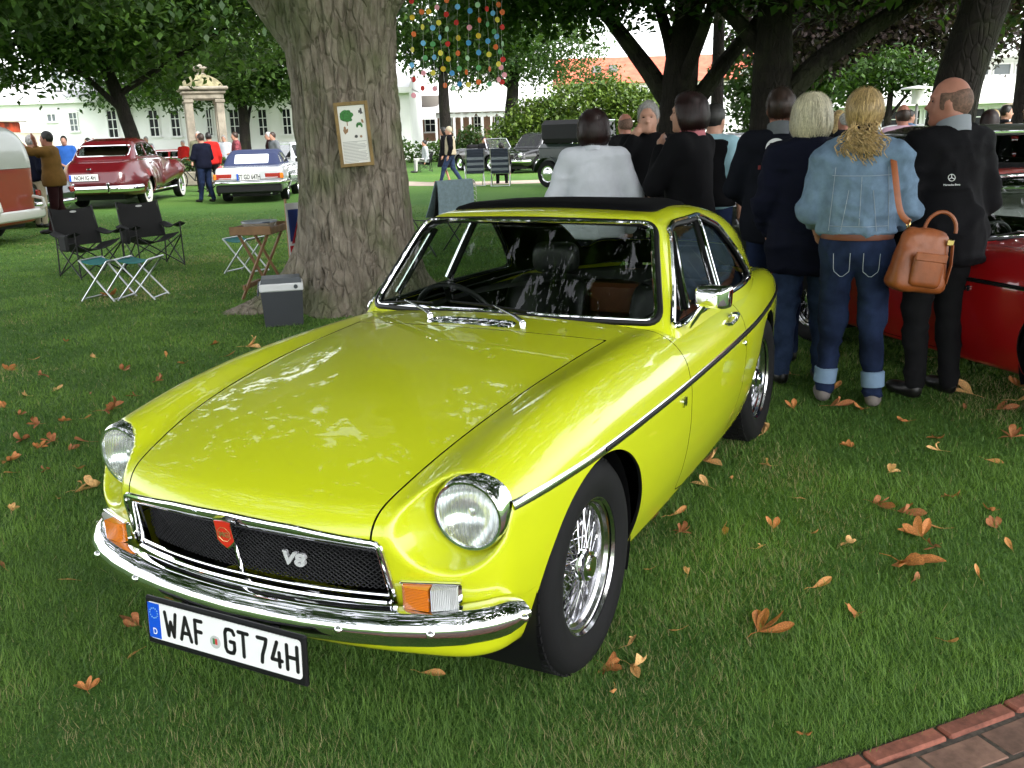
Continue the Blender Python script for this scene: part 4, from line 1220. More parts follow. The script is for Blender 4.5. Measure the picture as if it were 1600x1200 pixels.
def build_mgb(root, PAINT, detail=True, res=.0105):
    V, F = half_nets(f_body, (-3.2, .80, .12), (.80, .80, .95), res)
    # openings: wheel arches, grille, cabin
    def dist_arch(P, c): return np.hypot(P[:, 0] - c[0], P[:, 2] - c[1]) - ARCH_RAD
    V, F = clip(V, F, np.where(np.abs(V[:, 1]) > .40, np.minimum(dist_arch(V, ARCH_F), dist_arch(V, ARCH_R)), np.where(V[:, 2] < .45, 1, 1)))
    V, F = clip(V, F, np.where(V[:, 0] > .3, np.hypot(np.abs(V[:, 1]) - HL[1], V[:, 2] - HL[2]) - .0975, 1.))
    GR = [(.425, .618), (.438, .447), (0, .455), (-.438, .447), (-.425, .618), (0, .641)]
    gl = lambda P, off=0.: np.where(P[:, 0] > .5, poly2(P[:, 1], P[:, 2], GR, .018) + off, 1.)
    V, F = clip(V, F, gl(V))
    # cabin opening
    cab = lambda P: np.where(P[:, 2] > .7, f_gh(*P.T) + .012, 1.)
    V, F = clip(V, F, cab(V))
    # bottom left open in front of firewall
    gap = .0026
    # doors
    dl = door_loop()
    dfield = lambda P: np.where(np.abs(P[:, 1]) > .45, poly2(P[:, 0], P[:, 2], dl, .03), 1.)
    Vd, Fd = clip(V, F, -dfield(V) - gap)
    for s, nm in ((1, 'door'), (-1, 'door')):
        a, b = clip(Vd, Fd, Vd[:, 1] * s)
        d = panel('door', a, b, f_body, PAINT, root, rim=BLACK_RUB)
        if s == 1: door_l = d
        else: door_r = d
    V, F = clip(V, F, dfield(V) - gap)
    # bonnet
    def hfield(P):
        s = np.maximum(np.abs(P[:, 1]) - hood_ys(P[:, 0]), -(P[:, 0] + .50 + .36 * P[:, 1] ** 2))
        return np.where((P[:, 2] > .585) & (P[:, 0] > -.8), s, 1.)
    a, b = clip(V, F, -hfield(V) - gap)
    panel('hood', a, b, f_body, PAINT, root, rim=BLACK_RUB)
    V, F = clip(V, F, hfield(V) - gap)
    # cowl panel, front fenders, nose panel, rear quarters
    def cfield(P):   # cowl
        return np.where((P[:, 2] > .75) & (P[:, 0] > -.9), np.maximum(np.abs(P[:, 1]) - .60, P[:, 0] + .4), 1.)
    a, b = clip(V, F, -cfield(V)); panel('cowl_panel', a, b, f_body, PAINT, root, .01, rim=BLACK_RUB)
    V, F = clip(V, F, cfield(V))
    a, b = clip(V, F, V[:, 0] + 1.3)
    nose = lambda P: np.maximum(np.abs(P[:, 1]) - (.62 + .0 * P[:, 0]), .43 - P[:, 0]) if False else np.maximum(P[:, 2] - .418 - .0 * P[:, 1], .30 - P[:, 0])
    na, nb = clip(a, b, -nose(a)); panel('front_valance', na, nb, f_body, PAINT, root, .01)
    a, b = clip(a, b, nose(a) - .001)
    for s in (1, -1):
        c, d = clip(a, b, a[:, 1] * s); panel('front_fender', c, d, f_body, PAINT, root, .012, rim=BLACK_RUB)
    a, b = clip(V, F, -1.3 - V[:, 0])
    for s in (1, -1):
        c, d = clip(a, b, a[:, 1] * s); panel('rear_fender', c, d, f_body, PAINT, root, .012, rim=BLACK_RUB)
    # greenhouse
    V, F = half_nets(f_gh, (-3.2, .74, .78), (-.55, .74, 1.32), .0135)
    V, F = clip(V, F, f_body(*V.T) + .006)
    wsf = lambda P: np.where(P[:, 0] > -1.14 - .0 * P[:, 2], poly2(P[:, 1], P[:, 2], WS_LOOP, .045), 1.)
    isws = lambda P: (P[:, 0] - (-.849 + .125 * (1 - (P[:, 1] / .62) ** 2) - .906 * (P[:, 2] - .867))) > -.035
    wsf2 = lambda P: np.where(isws(P), poly2(P[:, 1], P[:, 2], WS_LOOP, .045), .05)
    a, b = clip(V, F, -wsf2(V)); ws = panel('windshield', a, b, f_gh, GLASS, root, 0, -.006)
    V, F = clip(V, F, wsf2(V))
    sf = lambda P: np.where(np.abs(P[:, 1]) > .42, poly2(P[:, 0], P[:, 2], DLO, .018), 1.)
    a, b = clip(V, F, -sf(V))
    bx = lambda zz: -1.52 - .30 * (zz - .885)         # pillar between door glass and quarter glass
    vx = lambda zz: -1.075 - .62 * (zz - .885)        # vent window divider
    for s in (1, -1):
        c, d = clip(a, b, a[:, 1] * s)
        e, g = clip(c, d, bx(c[:, 2]) - c[:, 0] - .012); panel('quarter_window', e, g, f_gh, GLASS, root, 0, -.008)
        e, g = clip(c, d, c[:, 0] - bx(c[:, 2]) - .012)
        e2, g2 = clip(e, g, vx(e[:, 2]) - e[:, 0] - .006); panel('door_window', e2, g2, f_gh, GLASS, root, 0, -.008)
        e2, g2 = clip(e, g, e[:, 0] - vx(e[:, 2]) - .006); panel('vent_window', e2, g2, f_gh, GLASS, root, 0, -.008)
    V, F = clip(V, F, sf(V))
    tg = lambda P: np.where((P[:, 2] > .9) & (P[:, 0] < -2.0), rbox2(P[:, 1], P[:, 0], 0, -2.50, .47 , .28, .06), 1.)
    a, b = clip(V, F, -tg(V)); panel('tailgate_window', a, b, f_gh, GLASS, root, 0, -.006)
    V, F = clip(V, F, tg(V))
    panel('roof', V, F, f_gh, PAINT, root, .012, rim=DARK_IN)
    hl = panel('headliner', V, flip(F), f_gh, DARK_IN, root, 0, -.016)
    # sunroof: black fabric folded up at the rear of the opening, and its raised frame
    sro = MB()
    loop = rpoly([(-1.245, -.46), (-1.210, -.23), (-1.200, 0), (-1.210, .23), (-1.245, .46), (-1.82, .43), (-1.82, -.43)], .07, 6)
    L3 = np.array([(u, v, 0) for u, v in loop]); L3[:, 2] = k_roof(L3[:, 0]) - .10 * L3[:, 1] ** 2
    g = []
    for k in range(5):
        sc_, dz = [(1.0, -.010), (1.0, .004), (.975, .012), (.86, .022), (.01, .018)][k]
        c0 = np.array([-1.50, 0, 0])
        q = L3.copy(); q[:, :2] = c0[:2] + (q[:, :2] - c0[:2]) * sc_
        q[:, 2] = k_roof(q[:, 0]) - .10 * q[:, 1] ** 2 + dz
        g.append(np.concatenate([q, q[:1]]))
    sro.sheet(np.array(g)[:, ::-1])
    sro.build('sunroof', mat('sunroof_cloth', (.003, .003, .0035), .85, spec=.08), root, sharp=50)
    # windscreen rubber and chrome
    lp = resample(rpoly(WS_LOOP, .05, 7), .012, True)
    P = np.stack([np.full(len(lp), -.95), lp[:, 0], lp[:, 1]], 1)
    P = onto(f_gh, P, (1, 0, 0), span=.6)
    N = fnormals(f_gh, P)
    cen = P.mean(0); inw = cen - P; inw -= N * (inw * N).sum(1)[:, None]; inw /= np.linalg.norm(inw, axis=1)[:, None]
    MB().tube(P - inw * .004, .0135, 8, closed=True).build('windshield_seal', BLACK_RUB, root)
    MB().tube(P + inw * .011 + N * .006, .0075, 8, closed=True).build('windshield_trim', CHROME, root)
    # side glass chrome
    for s in (1, -1):
        lp = resample(rpoly(DLO, .03, 5), .014, True)
        P = np.stack([lp[:, 0], np.full(len(lp), .5 * s), lp[:, 1]], 1)
        P = onto(f_gh, P, (0, s, 0), span=.45)
        N = fnormals(f_gh, P)
        cen = P.mean(0); inw = cen - P; inw -= N * (inw * N).sum(1)[:, None]; inw /= np.linalg.norm(inw, axis=1)[:, None]
        MB().tube(P + N * .003, .0105, 8, closed=True).build('window_trim', CHROME, root)
        MB().tube(P + inw * .014, .009, 6, closed=True).build('window_seal', BLACK_RUB, root)
        for nm, fx, w_, lo_, hi_ in (('window_pillar', bx, .010, .888, 1.19), ('vent_divider', vx, .007, .888, 1.155)):
            zz = np.linspace(lo_, hi_, 14)
            Q = np.stack([fx(zz), np.full(14, .5 * s), zz], 1); Q = onto(f_gh, Q, (0, s, 0), span=.45)
            MB().tube(Q + fnormals(f_gh, Q) * .004, w_, 8).build(nm, CHROME, root)
            MB().tube(Q - fnormals(f_gh, Q) * .012, w_ * 1.9, 8, flat=(1, .8)).build(nm + '_lining', DARK_IN, root)
    # interior: inner skin, floor, dash, seats, wheel
    inn = lambda x_, y_, z_: np.maximum(f_body(x_, y_, z_) + .035, z_ - .845)
    Vi, Fi = surface_nets(inn, (-3.1, -.74, .15), (-.45, .74, .90), .04)
    Vi, Fi = clip(Vi, Fi, .835 - Vi[:, 2]); Vi, Fi = clip(Vi, Fi, -.50 - Vi[:, 0])
    mesh_np('interior_shell', Vi, flip(Fi), DARK_IN, root)
    ds = MB()
    ds.box((-.82, 0, .79), (.26, 1.04, .10), bev=.03).box((-.92, 0, .71), (.10, 1.10, .16), bev=.03).box((-1.25, 0, .45), (1.0, .20, .22), bev=.04)
    ds.box((-2.35, 0, .60), (.95, 1.05, .10), bev=.03)
    ds.build('dashboard', BLACK_VINYL, root)
    for yy in (.34, -.34):
        seat = empty('seat', (-1.72, yy, .235), 0, parent=root)
        cu = lambda x_, y_, z_: smax(smax(np.abs(y_) - .235, np.abs(x_ - .12) - .25, .08), np.abs(z_ - .06 - .05 * np.abs(y_ / .23) ** 2) - .07, .05)
        a, b = surface_nets(cu, (-.3, -.3, -.1), (.5, .3, .25), .02); mesh_np('seat_cushion', a, b, BLACK_VINYL, seat)
        bk = lambda x_, y_, z_: smax(smax(np.abs(y_) - .23 + .06 * np.clip(z_ - .35, 0, 1), np.abs(z_ - .32) - .29, .10), np.abs(x_ + .20 + .25 * (z_ - .1) - .05 * (y_ / .2) ** 2) - .06, .06)
        a, b = surface_nets(bk, (-.6, -.3, -.05), (.1, .3, .7), .02); mesh_np('seat_back', a, b, BLACK_VINYL, seat)
        hd = lambda x_, y_, z_: smax(smax(np.abs(y_) - .125, np.abs(z_ - .685) - .080, .06), np.abs(x_ + .37) - .055, .05)
        a, b = surface_nets(hd, (-.5, -.2, .55), (-.2, .2, .86), .016); mesh_np('headrest', a, b, BLACK_VINYL, seat)
    sw = empty('steering_wheel', (-1.06, -.34, .775), 0, parent=root); sw.rotation_euler = (0, R_(-66), 0)
    t = np.linspace(0, 2 * np.pi, 40, endpoint=False)
    MB().tube(np.stack([.19 * np.cos(t), .19 * np.sin(t), 0 * t], 1), .012, 8, closed=True).build('steering_rim', BLACK_VINYL, sw)
    st = MB()
    for a_ in (0, 2.1, 4.2): st.box((.095 * math.cos(a_), .095 * math.sin(a_), -.01), (.19, .03, .004), T=None if a_ == 0 else Matrix.Translation((.095 * math.cos(a_), .095 * math.sin(a_), -.01)) @ Matrix.Rotation(a_, 4, 'Z') @ Matrix.Translation((-.095 * math.cos(a_), -.095 * math.sin(a_), .01)))
    st.lathe([(.001, .01), (.04, .005), (.045, -.02)], 20)
    st.build('steering_spokes', CHROME_D, sw)
    tb = MB(); 
    tb.box((-2.35, .15, .72), (.55, .62, .16), bev=.02); tb.build('tan_case', mat('tan_leather', srgb(96, 52, 24), .6, noise=.15), root)
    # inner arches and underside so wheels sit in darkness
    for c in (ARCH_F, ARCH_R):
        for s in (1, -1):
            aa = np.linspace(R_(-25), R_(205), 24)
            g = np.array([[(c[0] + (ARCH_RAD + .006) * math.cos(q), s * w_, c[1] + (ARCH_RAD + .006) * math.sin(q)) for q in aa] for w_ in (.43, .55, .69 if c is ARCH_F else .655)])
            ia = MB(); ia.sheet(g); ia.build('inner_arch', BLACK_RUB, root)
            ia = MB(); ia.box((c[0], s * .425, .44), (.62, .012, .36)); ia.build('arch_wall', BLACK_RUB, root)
    # head lamps
    for s in (1, -1):
        hl = empty('headlight', (.508, HL[1] * s, HL[2]), 0, parent=root)
        hl.rotation_euler = (0, R_(3), R_(3 * s))
        MB().lathe([(.1005, -.06), (.1015, -.030), (.0995, -.012), (.0985, .004), (.095, .016), (.090, .021), (.084, .020), (.082, .012)], 48, axis='x', cap=False).build('lamp_rim', CHROME, hl)
        MB().lathe([(.001, -.045), (.03, -.042), (.06, -.028), (.079, .004), (.084, .014)][::-1], 40, axis='x', cap=False).build('reflector', mat('reflector', (.80, .82, .82), .16, 1.), hl)
        ln = MB()
        ln.lathe([(.0835, .014), (.077, .024), (.058, .033), (.034, .0385), (.001, .040)], 48, axis='x', cap=False)
        ln.build('lamp_lens', LENS, hl)
        MB().lathe([(.001, -.028), (.008, -.026), (.012, -.02), (.012, -.005), (.001, 0)], 12, axis='x').build('bulb', CHROME_D, hl)
    # turn signals
    for s in (1, -1):
        ts = empty('turn_signal', (.612, .530 * s, .484), 0, parent=root)
        ts.rotation_euler = (0, 0, R_(19) * s)
        o = MB(); o.box((-.012, 0, 0), (.05, .148, .066), bev=.012); o.box((.010, 0, .0305), (.014, .150, .005), bev=.002); o.build('lamp_base', CHROME, ts)
        o = MB(); o.prism([(-.066 * s, 0), (-.068 * s, .012), (-.058 * s, .022), (.0 * s, .034), (.004 * s, 0)][::s], -.029, .028, 'z', T=Matrix(((0, 1, 0, .010), (1, 0, 0, 0), (0, 0, 1, 0), (0, 0, 0, 1)))); o.build('amber_lens', AMBER, ts, sharp=60)
        o = MB(); o.prism([(.006 * s, 0), (.006 * s, .032), (.05 * s, .022), (.067 * s, .012), (.067 * s, 0)][::s], -.028, .027, 'z', T=Matrix(((0, 1, 0, .010), (1, 0, 0, 0), (0, 0, 1, 0), (0, 0, 0, 1)))); o.build('clear_lens', CLEARL, ts, sharp=60)
    # grille
    gr = empty('grille', (0, 0, 0), 0, parent=root)
    sx = lambda y_, z_, off=0.: onto(f_body, np.stack([np.full(len(y_), .62), y_, z_], 1), (1, 0, 0), span=.25) + [off, 0, 0]
    GRo = resample(rpoly([(.425, .616), (.440, .441), (.22, .446), (0, .448), (-.22, .446), (-.440, .441), (-.425, .616), (-.2, .636), (0, .641), (.2, .636)], .020, 5), .012, True)
    o = MB(); o.tube(sx(GRo[:, 0], GRo[:, 1], .001), .0075, 8, closed=True); o.build('grille_frame', CHROME, gr)
    yb = np.linspace(-.418, .418, 50); zt_ = .641 - .142 * yb ** 2 * (1 - .0 * yb)
    rows = [sx(yb, zt_ - .002, .004), sx(yb, zt_ - .010, .003), sx(yb, zt_ - .022, -.006), sx(yb, zt_ - .034, -.016), sx(yb, zt_ - .040, -.03)]
    o = MB(); o.sheet(np.array(rows)[:, ::-1], .003); o.build('grille_top_band', CHROME, gr, sharp=60)
    zb_ = .449 - .012 * np.abs(yb)
    o = MB(); o.tube(sx(yb, zb_ + .004, .004), .0085, 8); o.tube(sx(yb, zb_ + .020, -.008), .0045, 8); o.build('grille_lower_bar', CHROME, gr)
    for s in (1, -1):
        zz = np.linspace(.452, .60, 12); yy = np.full(12, .428) - .07 * (zz - .452)
        rows = [sx(yy * s, zz, .002), sx((yy - .007) * s, zz, -.004), sx((yy - .013) * s, zz, -.03)]
        if s > 0: rows = rows[::-1]
        o = MB(); o.sheet(np.array(rows), .002); o.build('grille_side_bar', CHROME, gr, sharp=60)
    o = MB()
    yy = np.linspace(-.43, .43, 40); zz = np.linspace(.45, .63, 8)
    o.sheet(np.array([[(k_front(abs(a_), b_) - .085, a_, b_) for a_ in yy] for b_ in zz]))
    o.build('grille_back', DARK_IN, gr)
    o = MB()
    for sg in (1, -1):
        for c in np.arange(-.62, .62, .0165):
            pts = []
            for zz_ in (.458, .53, .606):
                yv = c + sg * (zz_ - .53) * 1.25
                pts.append((yv, zz_))
            pts = [q for q in pts]
            if max(abs(pts[0][0]), abs(pts[2][0])) > .425: 
                pts = [q for q in np.stack([np.linspace(pts[0][0], pts[2][0], 14), np.linspace(.458, .606, 14)], 1) if abs(q[0]) < .424]
                if len(pts) < 2: continue
                pts = [pts[0], pts[-1]]
            o.tube([(k_front(abs(a_), b_) - .048 - .10 * (b_ - .458), a_, b_) for a_, b_ in pts], .0017, 4, False)
    o.build('grille_mesh', mat('grille_black', (.012, .012, .013), .35), gr)['kind'] = 'stuff'
    o = MB(); zz = np.linspace(.462, .60, 8)
    o.tube([(k_front(0, b_) - .012, 0, b_) for b_ in zz], .0055, 8); o.build('grille_bar', CHROME, gr)
    # red badge
    bd = empty('badge', (k_front(0, .60) + .006, 0, .598), 0, parent=root); bd.rotation_euler = (0, R_(8), 0)
    sh = [(-.029, .040), (0, .043), (.029, .040), (.027, .018), (.029, -.022), (.016, -.035), (0, -.046), (-.016, -.035), (-.029, -.022), (-.027, .018)]
    MB().prism(sh, -.012, .004, 'x').build('badge_shield', CHROME, bd, smooth=False)
    MB().prism([(a_ * .87, b_ * .88) for a_, b_ in sh], .004, .006, 'x').build('badge_enamel', mat('red_enamel', srgb(205, 45, 30), .3, coat=.5), bd, smooth=False)
    oc = [(.021 * math.cos(R_(22.5 + 45 * k)), .021 * math.sin(R_(22.5 + 45 * k)) - .001) for k in range(8)]
    o = MB()
    for k in range(8): 
        a_, b_ = np.array(oc[k]), np.array(oc[(k + 1) % 8]); o.tube([(.0062, *a_), (.0062, *b_)], .0011, 5)
    GOLD = mat('gold_line', srgb(205, 175, 120), .3, .8)
    o.build('badge_octagon', GOLD, bd)
    TXT = Matrix(((0, 0, 1, .0062), (1, 0, 0, 0), (0, 1, 0, 0), (0, 0, 0, 1)))
    text_mesh('badge_letters', 'MG', .021, GOLD, bd, .0006, mtx=TXT @ Matrix.Translation((0, -.0085, 0)), bold=.0006)
    # V8 emblem in the grille
    em = text_mesh('grille_emblem', 'V8', .048, mat('emblem_silver', (.62, .62, .64), .38, .25), gr, .004, bold=.0022,
                   mtx=Matrix.Translation((k_front(.155, .53) - .038, .155, .512)) @ Matrix(((0, 0, 1, 0), (1.35, .22, 0, 0), (0, 1, 0, 0), (0, 0, 0, 1))))
    # front bumper
    bp = empty('front_bumper', (0, 0, 0), 0, parent=root)
    path = np.array([(.757, 0), (.752, .12), (.742, .24), (.724, .36), (.700, .46), (.668, .55), (.63, .622), (.585, .675), (.54, .71), (.495, .732)])
    path = np.concatenate([(path * [1, -1])[:0:-1], path])
    path = resample(path, .025)
    prof = [(-.045, .040), (-.028, .042), (-.010, .036), (.003, .025), (.011, .013), (.0155, .003), (.0155, -.008), (.012, -.022), (.005, -.036), (-.008, -.048), (-.028, -.054)]
    tg_ = np.gradient(path, axis=0); nrm = np.stack([tg_[:, 1], -tg_[:, 0]], 1); nrm /= np.linalg.norm(nrm, axis=1)[:, None]
    if nrm[len(nrm) // 2][0] < 0: nrm = -nrm
    rows = []
    for i_, ((px, py), nn) in enumerate(zip(path, nrm)):
        e_ = min(i_, len(path) - 1 - i_); q_ = [.55, .82, .95, 1][min(e_, 3)]
        rows.append([(px + nn[0] * (a_ - .012 * (1 - q_)), py + nn[1] * (a_ - .012 * (1 - q_)), .408 + .012 * min(1, (py / .74) ** 2) + b_ * q_) for a_, b_ in prof])
    o = MB(); o.sheet(np.array(rows), .003); o.build('bumper_blade', CHROME, bp, sharp=50)
    for yb_ in (.343, .545, .722):
        for s in (1, -1):
            k_ = np.argmin(np.abs(path[:, 1] - yb_ * s)); pp = path[k_]; nn = nrm[k_]
            o = MB(); o.ell((pp[0] + nn[0] * .0155, pp[1] + nn[1] * .0155, .405 + .012 * (yb_ / .74) ** 2), (.009, .011, .011)); o.build('bumper_bolt', CHROME, bp)
    for s in (1, -1): MB().box((.60, .30 * s, .405), (.26, .03, .05)).build('bumper_bracket', BLACK_PL, bp)
    # number plate
    if detail:
        npl = empty('number_plate', (.786, 0, .329), 0, parent=root); npl.rotation_euler = (0, R_(-3), 0)
        o = MB(); o.box((-.008, 0, -.004), (.014, .537, .136), bev=.005); o.build('plate_frame', BLACK_PL, npl)
        for yy in (-.15, .15): MB().box((-.045, yy, .045), (.07, .03, .012), bev=.003).build('plate_bracket', BLACK_PL, npl)
        o = MB(); o.prism(rpoly([(-.256, -.052), (.256, -.052), (.256, .052), (-.256, .052)], .012, 5), -.001, .0016, 'x'); o.build('plate_sheet', mat('plate_white', (.80, .81, .80), .35), npl, smooth=False)
        o = MB(); o.prism([(-.255, -.050), (-.213, -.050), (-.213, .050), (-.255, .050)], .0016, .0022, 'x'); o.build('plate_band', mat('plate_blue', srgb(10, 80, 200), .35), npl, smooth=False)
        PB = mat('plate_black', (.012, .012, .013), .4)
        def ptext(nm, s_, yc, h_, w_, zc_, mt_, bold=.0):
            o_ = text_mesh(nm, s_, 1., mt_, npl, .0, bold=bold)
            co = np.array([v.co for v in o_.data.vertices]); lo_, hi_ = co.min(0), co.max(0)
            T = Matrix(((0, 0, 1, .0028), (w_ / (hi_[0] - lo_[0]), 0, 0, yc - (lo_[0] + hi_[0]) / 2 * w_ / (hi_[0] - lo_[0])), (0, h_ / (hi_[1] - lo_[1]), 0, zc_ - (lo_[1] + hi_[1]) / 2 * h_ / (hi_[1] - lo_[1])), (0, 0, 0, 1)))
            o_.data.transform(T)
            return o_
        GLY = {'W': [[(0, 1), (.24, 0), (.5, .62), (.76, 0), (1, 1)]], 'A': [[(0, 0), (.5, 1), (1, 0)], [(.2, .30), (.8, .30)]], 'F': [[(.95, 1), (0, 1), (0, 0)], [(0, .53), (.85, .53)]],
               'G': [[(1, .82), (.85, .97), (.5, 1.0), (.15, .97), (0, .82), (0, .18), (.15, .03), (.5, 0), (.85, .03), (1, .18), (1, .48), (.55, .48)]], 'T': [[(0, 1), (1, 1)], [(.5, 1), (.5, 0)]],
               '7': [[(0, 1), (1, 1), (.9, .78), (.5, .30), (.42, 0)]], '4': [[(.55, 1), (0, .26), (1, .26)], [(.74, .58), (.74, 0)]], 'H': [[(0, 0), (0, 1)], [(1, 0), (1, 1)], [(0, .52), (1, .52)]]}
        x0 = -.199; sw_ = .0052
        for ch, w_, gap_ in (('W', .048, .006), ('A', .046, .006), ('F', .034, .068), ('G', .040, .005), ('T', .040, .022), ('7', .038, .006), ('4', .042, .006), ('H', .042, 0)):
            o = MB()
            for st_ in GLY[ch]:
                pts = np.array([(x0 + sw_ + a_ * (w_ - 2 * sw_), (b_ - .5) * (.075 - 2 * sw_)) for a_, b_ in st_])
                for p_, q_ in zip(pts[:-1], pts[1:]):
                    d_ = (q_ - p_) / np.linalg.norm(q_ - p_); n_ = np.array([-d_[1], d_[0]]) * sw_
                    o.prism([p_ + n_, q_ + n_, q_ - n_, p_ - n_], .0017, .0026, 'x')
                for p_ in pts: o.cyl((.0017, *p_), (.0026, *p_), sw_, n=10)
            o.build('plate_letter', PB, npl, smooth=False)
            x0 += w_ + gap_
        ptext('plate_letter', 'D', -.233, .018, .014, -.030, mat('plate_white2', (.85, .85, .85), .4), bold=.01)
        o = MB()
        for k in range(12):
            a_ = 2 * np.pi * k / 12; o.cyl((.0022, -.234 + .014 * math.cos(a_), .022 + .014 * math.sin(a_)), (.003, -.234 + .014 * math.cos(a_), .022 + .014 * math.sin(a_)), .0022, n=5)
        o.build('plate_stars', mat('star_yellow', srgb(120, 170, 200), .5), npl)
        o = MB(); o.cyl((.0016, -.021, -.014), (.0026, -.021, -.014), .0175, n=24); o.build('plate_seal', mat('seal_silver', (.45, .47, .46), .4), npl)
        o = MB(); o.box((.0030, -.025, -.012), (.0008, .007, .016)); o.build('seal_crest', mat('seal_green', srgb(60, 120, 70), .5), npl)
        o = MB(); o.box((.0030, -.017, -.012), (.0008, .007, .016)); o.build('seal_crest', mat('seal_red', srgb(190, 60, 60), .5), npl)
    # side strip, handles, mirrors, emblem
    xs = np.linspace(.475, -2.93, 130)
    for s in (1, -1):
        zs = lerp_curve(xs[::-1], [-2.95, -2.3, -1.6, -.8, 0, .46], [.690, .688, .684, .680, .679, .682])[::-1]
        for nm, hh, off, mt_ in (('side_strip', .0115, .006, CHROME_D), ('strip_insert', .0075, .0085, BLACK_RUB)):
            rows = []
            for dz, o_ in ((-hh, -.004), (-hh, off * .6), (-hh * .5, off), (hh * .5, off), (hh, off * .6), (hh, -.004)):
                Q = np.stack([xs, np.full(len(xs), .6 * s), zs + dz], 1); Q = onto(f_body, Q, (0, s, 0), span=.4)
                rows.append(Q + fnormals(f_body, Q) * o_)
            g = np.array(rows)
            if nm == 'strip_insert': g = g[:, 18:]
            if s < 0: g = g[::-1]
            o = MB(); o.sheet(g); o.build(nm, mt_, root, sharp=60)
        q = onto(f_body, np.array([(-1.45, .6 * s, .780), (-1.63, .6 * s, .785), (-1.61, .6 * s, .648), (-.70, .6 * s, .617)]), (0, s, 0), span=.4)
        dh = empty('door_handle', q[0], 0, parent=root)
        o = MB(); o.tube([(.055, .002 * s, -.012), (.05, .028 * s, -.010), (.0, .033 * s, -.002), (-.06, .028 * s, .008), (-.065, 0, .008)], [.010, .011, .010, .011, .010], 8, flat=(1, .7)); o.box((-.045, .022 * s, .012), (.035, .03, .022), bev=.006); o.build('handle_grip', CHROME, dh)
        o = MB(); o.lathe([(.012, 0), (.012, .006), (.007, .01), (.001, .011)], 14, axis='y', T=Matrix.Translation(q[2]) @ Matrix.Scale(s, 4, (0, 1, 0))); o.build('door_lock', CHROME, root)
        em = text_mesh('fender_emblem', 'V8', .042, CHROME_D, root, .003, bold=.002, mtx=Matrix.Translation(q[3] + np.array([0, .004 * s, 0])) @ Matrix(((-1.0 * s, -.15 * s, 0, 0), (0, 0, s, 0), (0, 1, 0, 0), (0, 0, 0, 1))))
    mr = empty('door_mirror', (-.965, .692, .852), 0, parent=root)
    o = MB(); o.tube([(-.005, .0, -.004), (.004, .028, .028), (.0, .062, .075)], [.016, .014, .011], 12); o.build('mirror_stalk', CHROME, mr)
    o = MB()
    g = []
    for k, (xx, sc_) in enumerate(((-.055, .985), (-.050, 1.0), (-.02, .98), (.008, .88), (.022, .70), (.026, .50), (.027, .02))):
        lp = rpoly([(-.062, -.040), (.062, -.043), (.067, .040), (-.067, .037)], .016, 5) * sc_ + [0, -.005 * (1 - sc_)]
        q = np.stack([np.full(len(lp), xx), lp[:, 0] + .085, lp[:, 1] + .105], 1); g.append(np.concatenate([q, q[:1]]))
    o.sheet(np.array(g)); o.build('mirror_shell', CHROME, mr, sharp=30)
    o = MB(); o.prism(rpoly([(-.060, -.038), (.060, -.041), (.065, .038), (-.065, .035)], .016, 5) + [.085, .105], -.0555, -.052, 'x'); o.build('mirror_glass', CHROME, mr, smooth=False)
    mr.rotation_euler = (0, 0, R_(-8))
    # wipers
    for (pv, el, b0, b1) in WIPERS:
        wp = empty('wiper', (0, 0, 0), 0, parent=root)
        MB().lathe([(.011, -.02), (.012, .01), (.008, .016), (.001, .017)], 12, T=Matrix.Translation(pv)).build('wiper_pivot', CHROME_D, wp)
        MB().tube([np.array(pv) + [0, 0, .012], np.array(pv) * .75 + np.array(el) * .25 + [0, 0, .014], el], [.011, .008, .0035], 8, flat=(1, .6)).build('wiper_arm', CHROME_D, wp)
        mid = (np.array(b0) + np.array(b1)) / 2
        MB().tube([b0, mid + [.002, 0, .004], b1], [.004, .006, .004], 6).build('wiper_blade', BLACK_RUB, wp)
    # cowl vent
    cv = empty('cowl_vent', (0, 0, 0), 0, parent=root)
    xs_, ys_ = -.575, np.linspace(-.15, .15, 8)
    zf = lambda a_, b_: float(f_top(np.array([a_]), np.array([abs(b_)]))[0])
    o = MB()
    lp = rpoly([(-.612, -.165), (-.540, -.175), (-.540, .175), (-.612, .165)], .03, 5)
    lo_ = np.array([(a_, b_, zf(a_, b_) + .003) for a_, b_ in resample(lp, .02, True)])
    o.tube(lo_, .006, 6, closed=True)
    for yb_ in ys_[1:-1]: o.box((xs_, yb_, zf(xs_, yb_) + .005), (.075, .007, .006))
    o.build('vent_frame', CHROME, cv)
    o = MB(); o.sheet(np.array([[(a_, b_, zf(a_, b_) + .003) for b_ in np.linspace(-.168, .168, 12)] for a_ in (-.540, -.612)])); o.build('vent_slots', BLACK_PL if False else CHROME_D, cv)
    # wheels
    for c in (ARCH_F, ARCH_R):
        for s in (1, -1):
            wheel_from(WHEELP, root, (c[0] - (.005 if c is ARCH_F else 0), (.614 if c is ARCH_F else .600) * s, .311), s < 0)

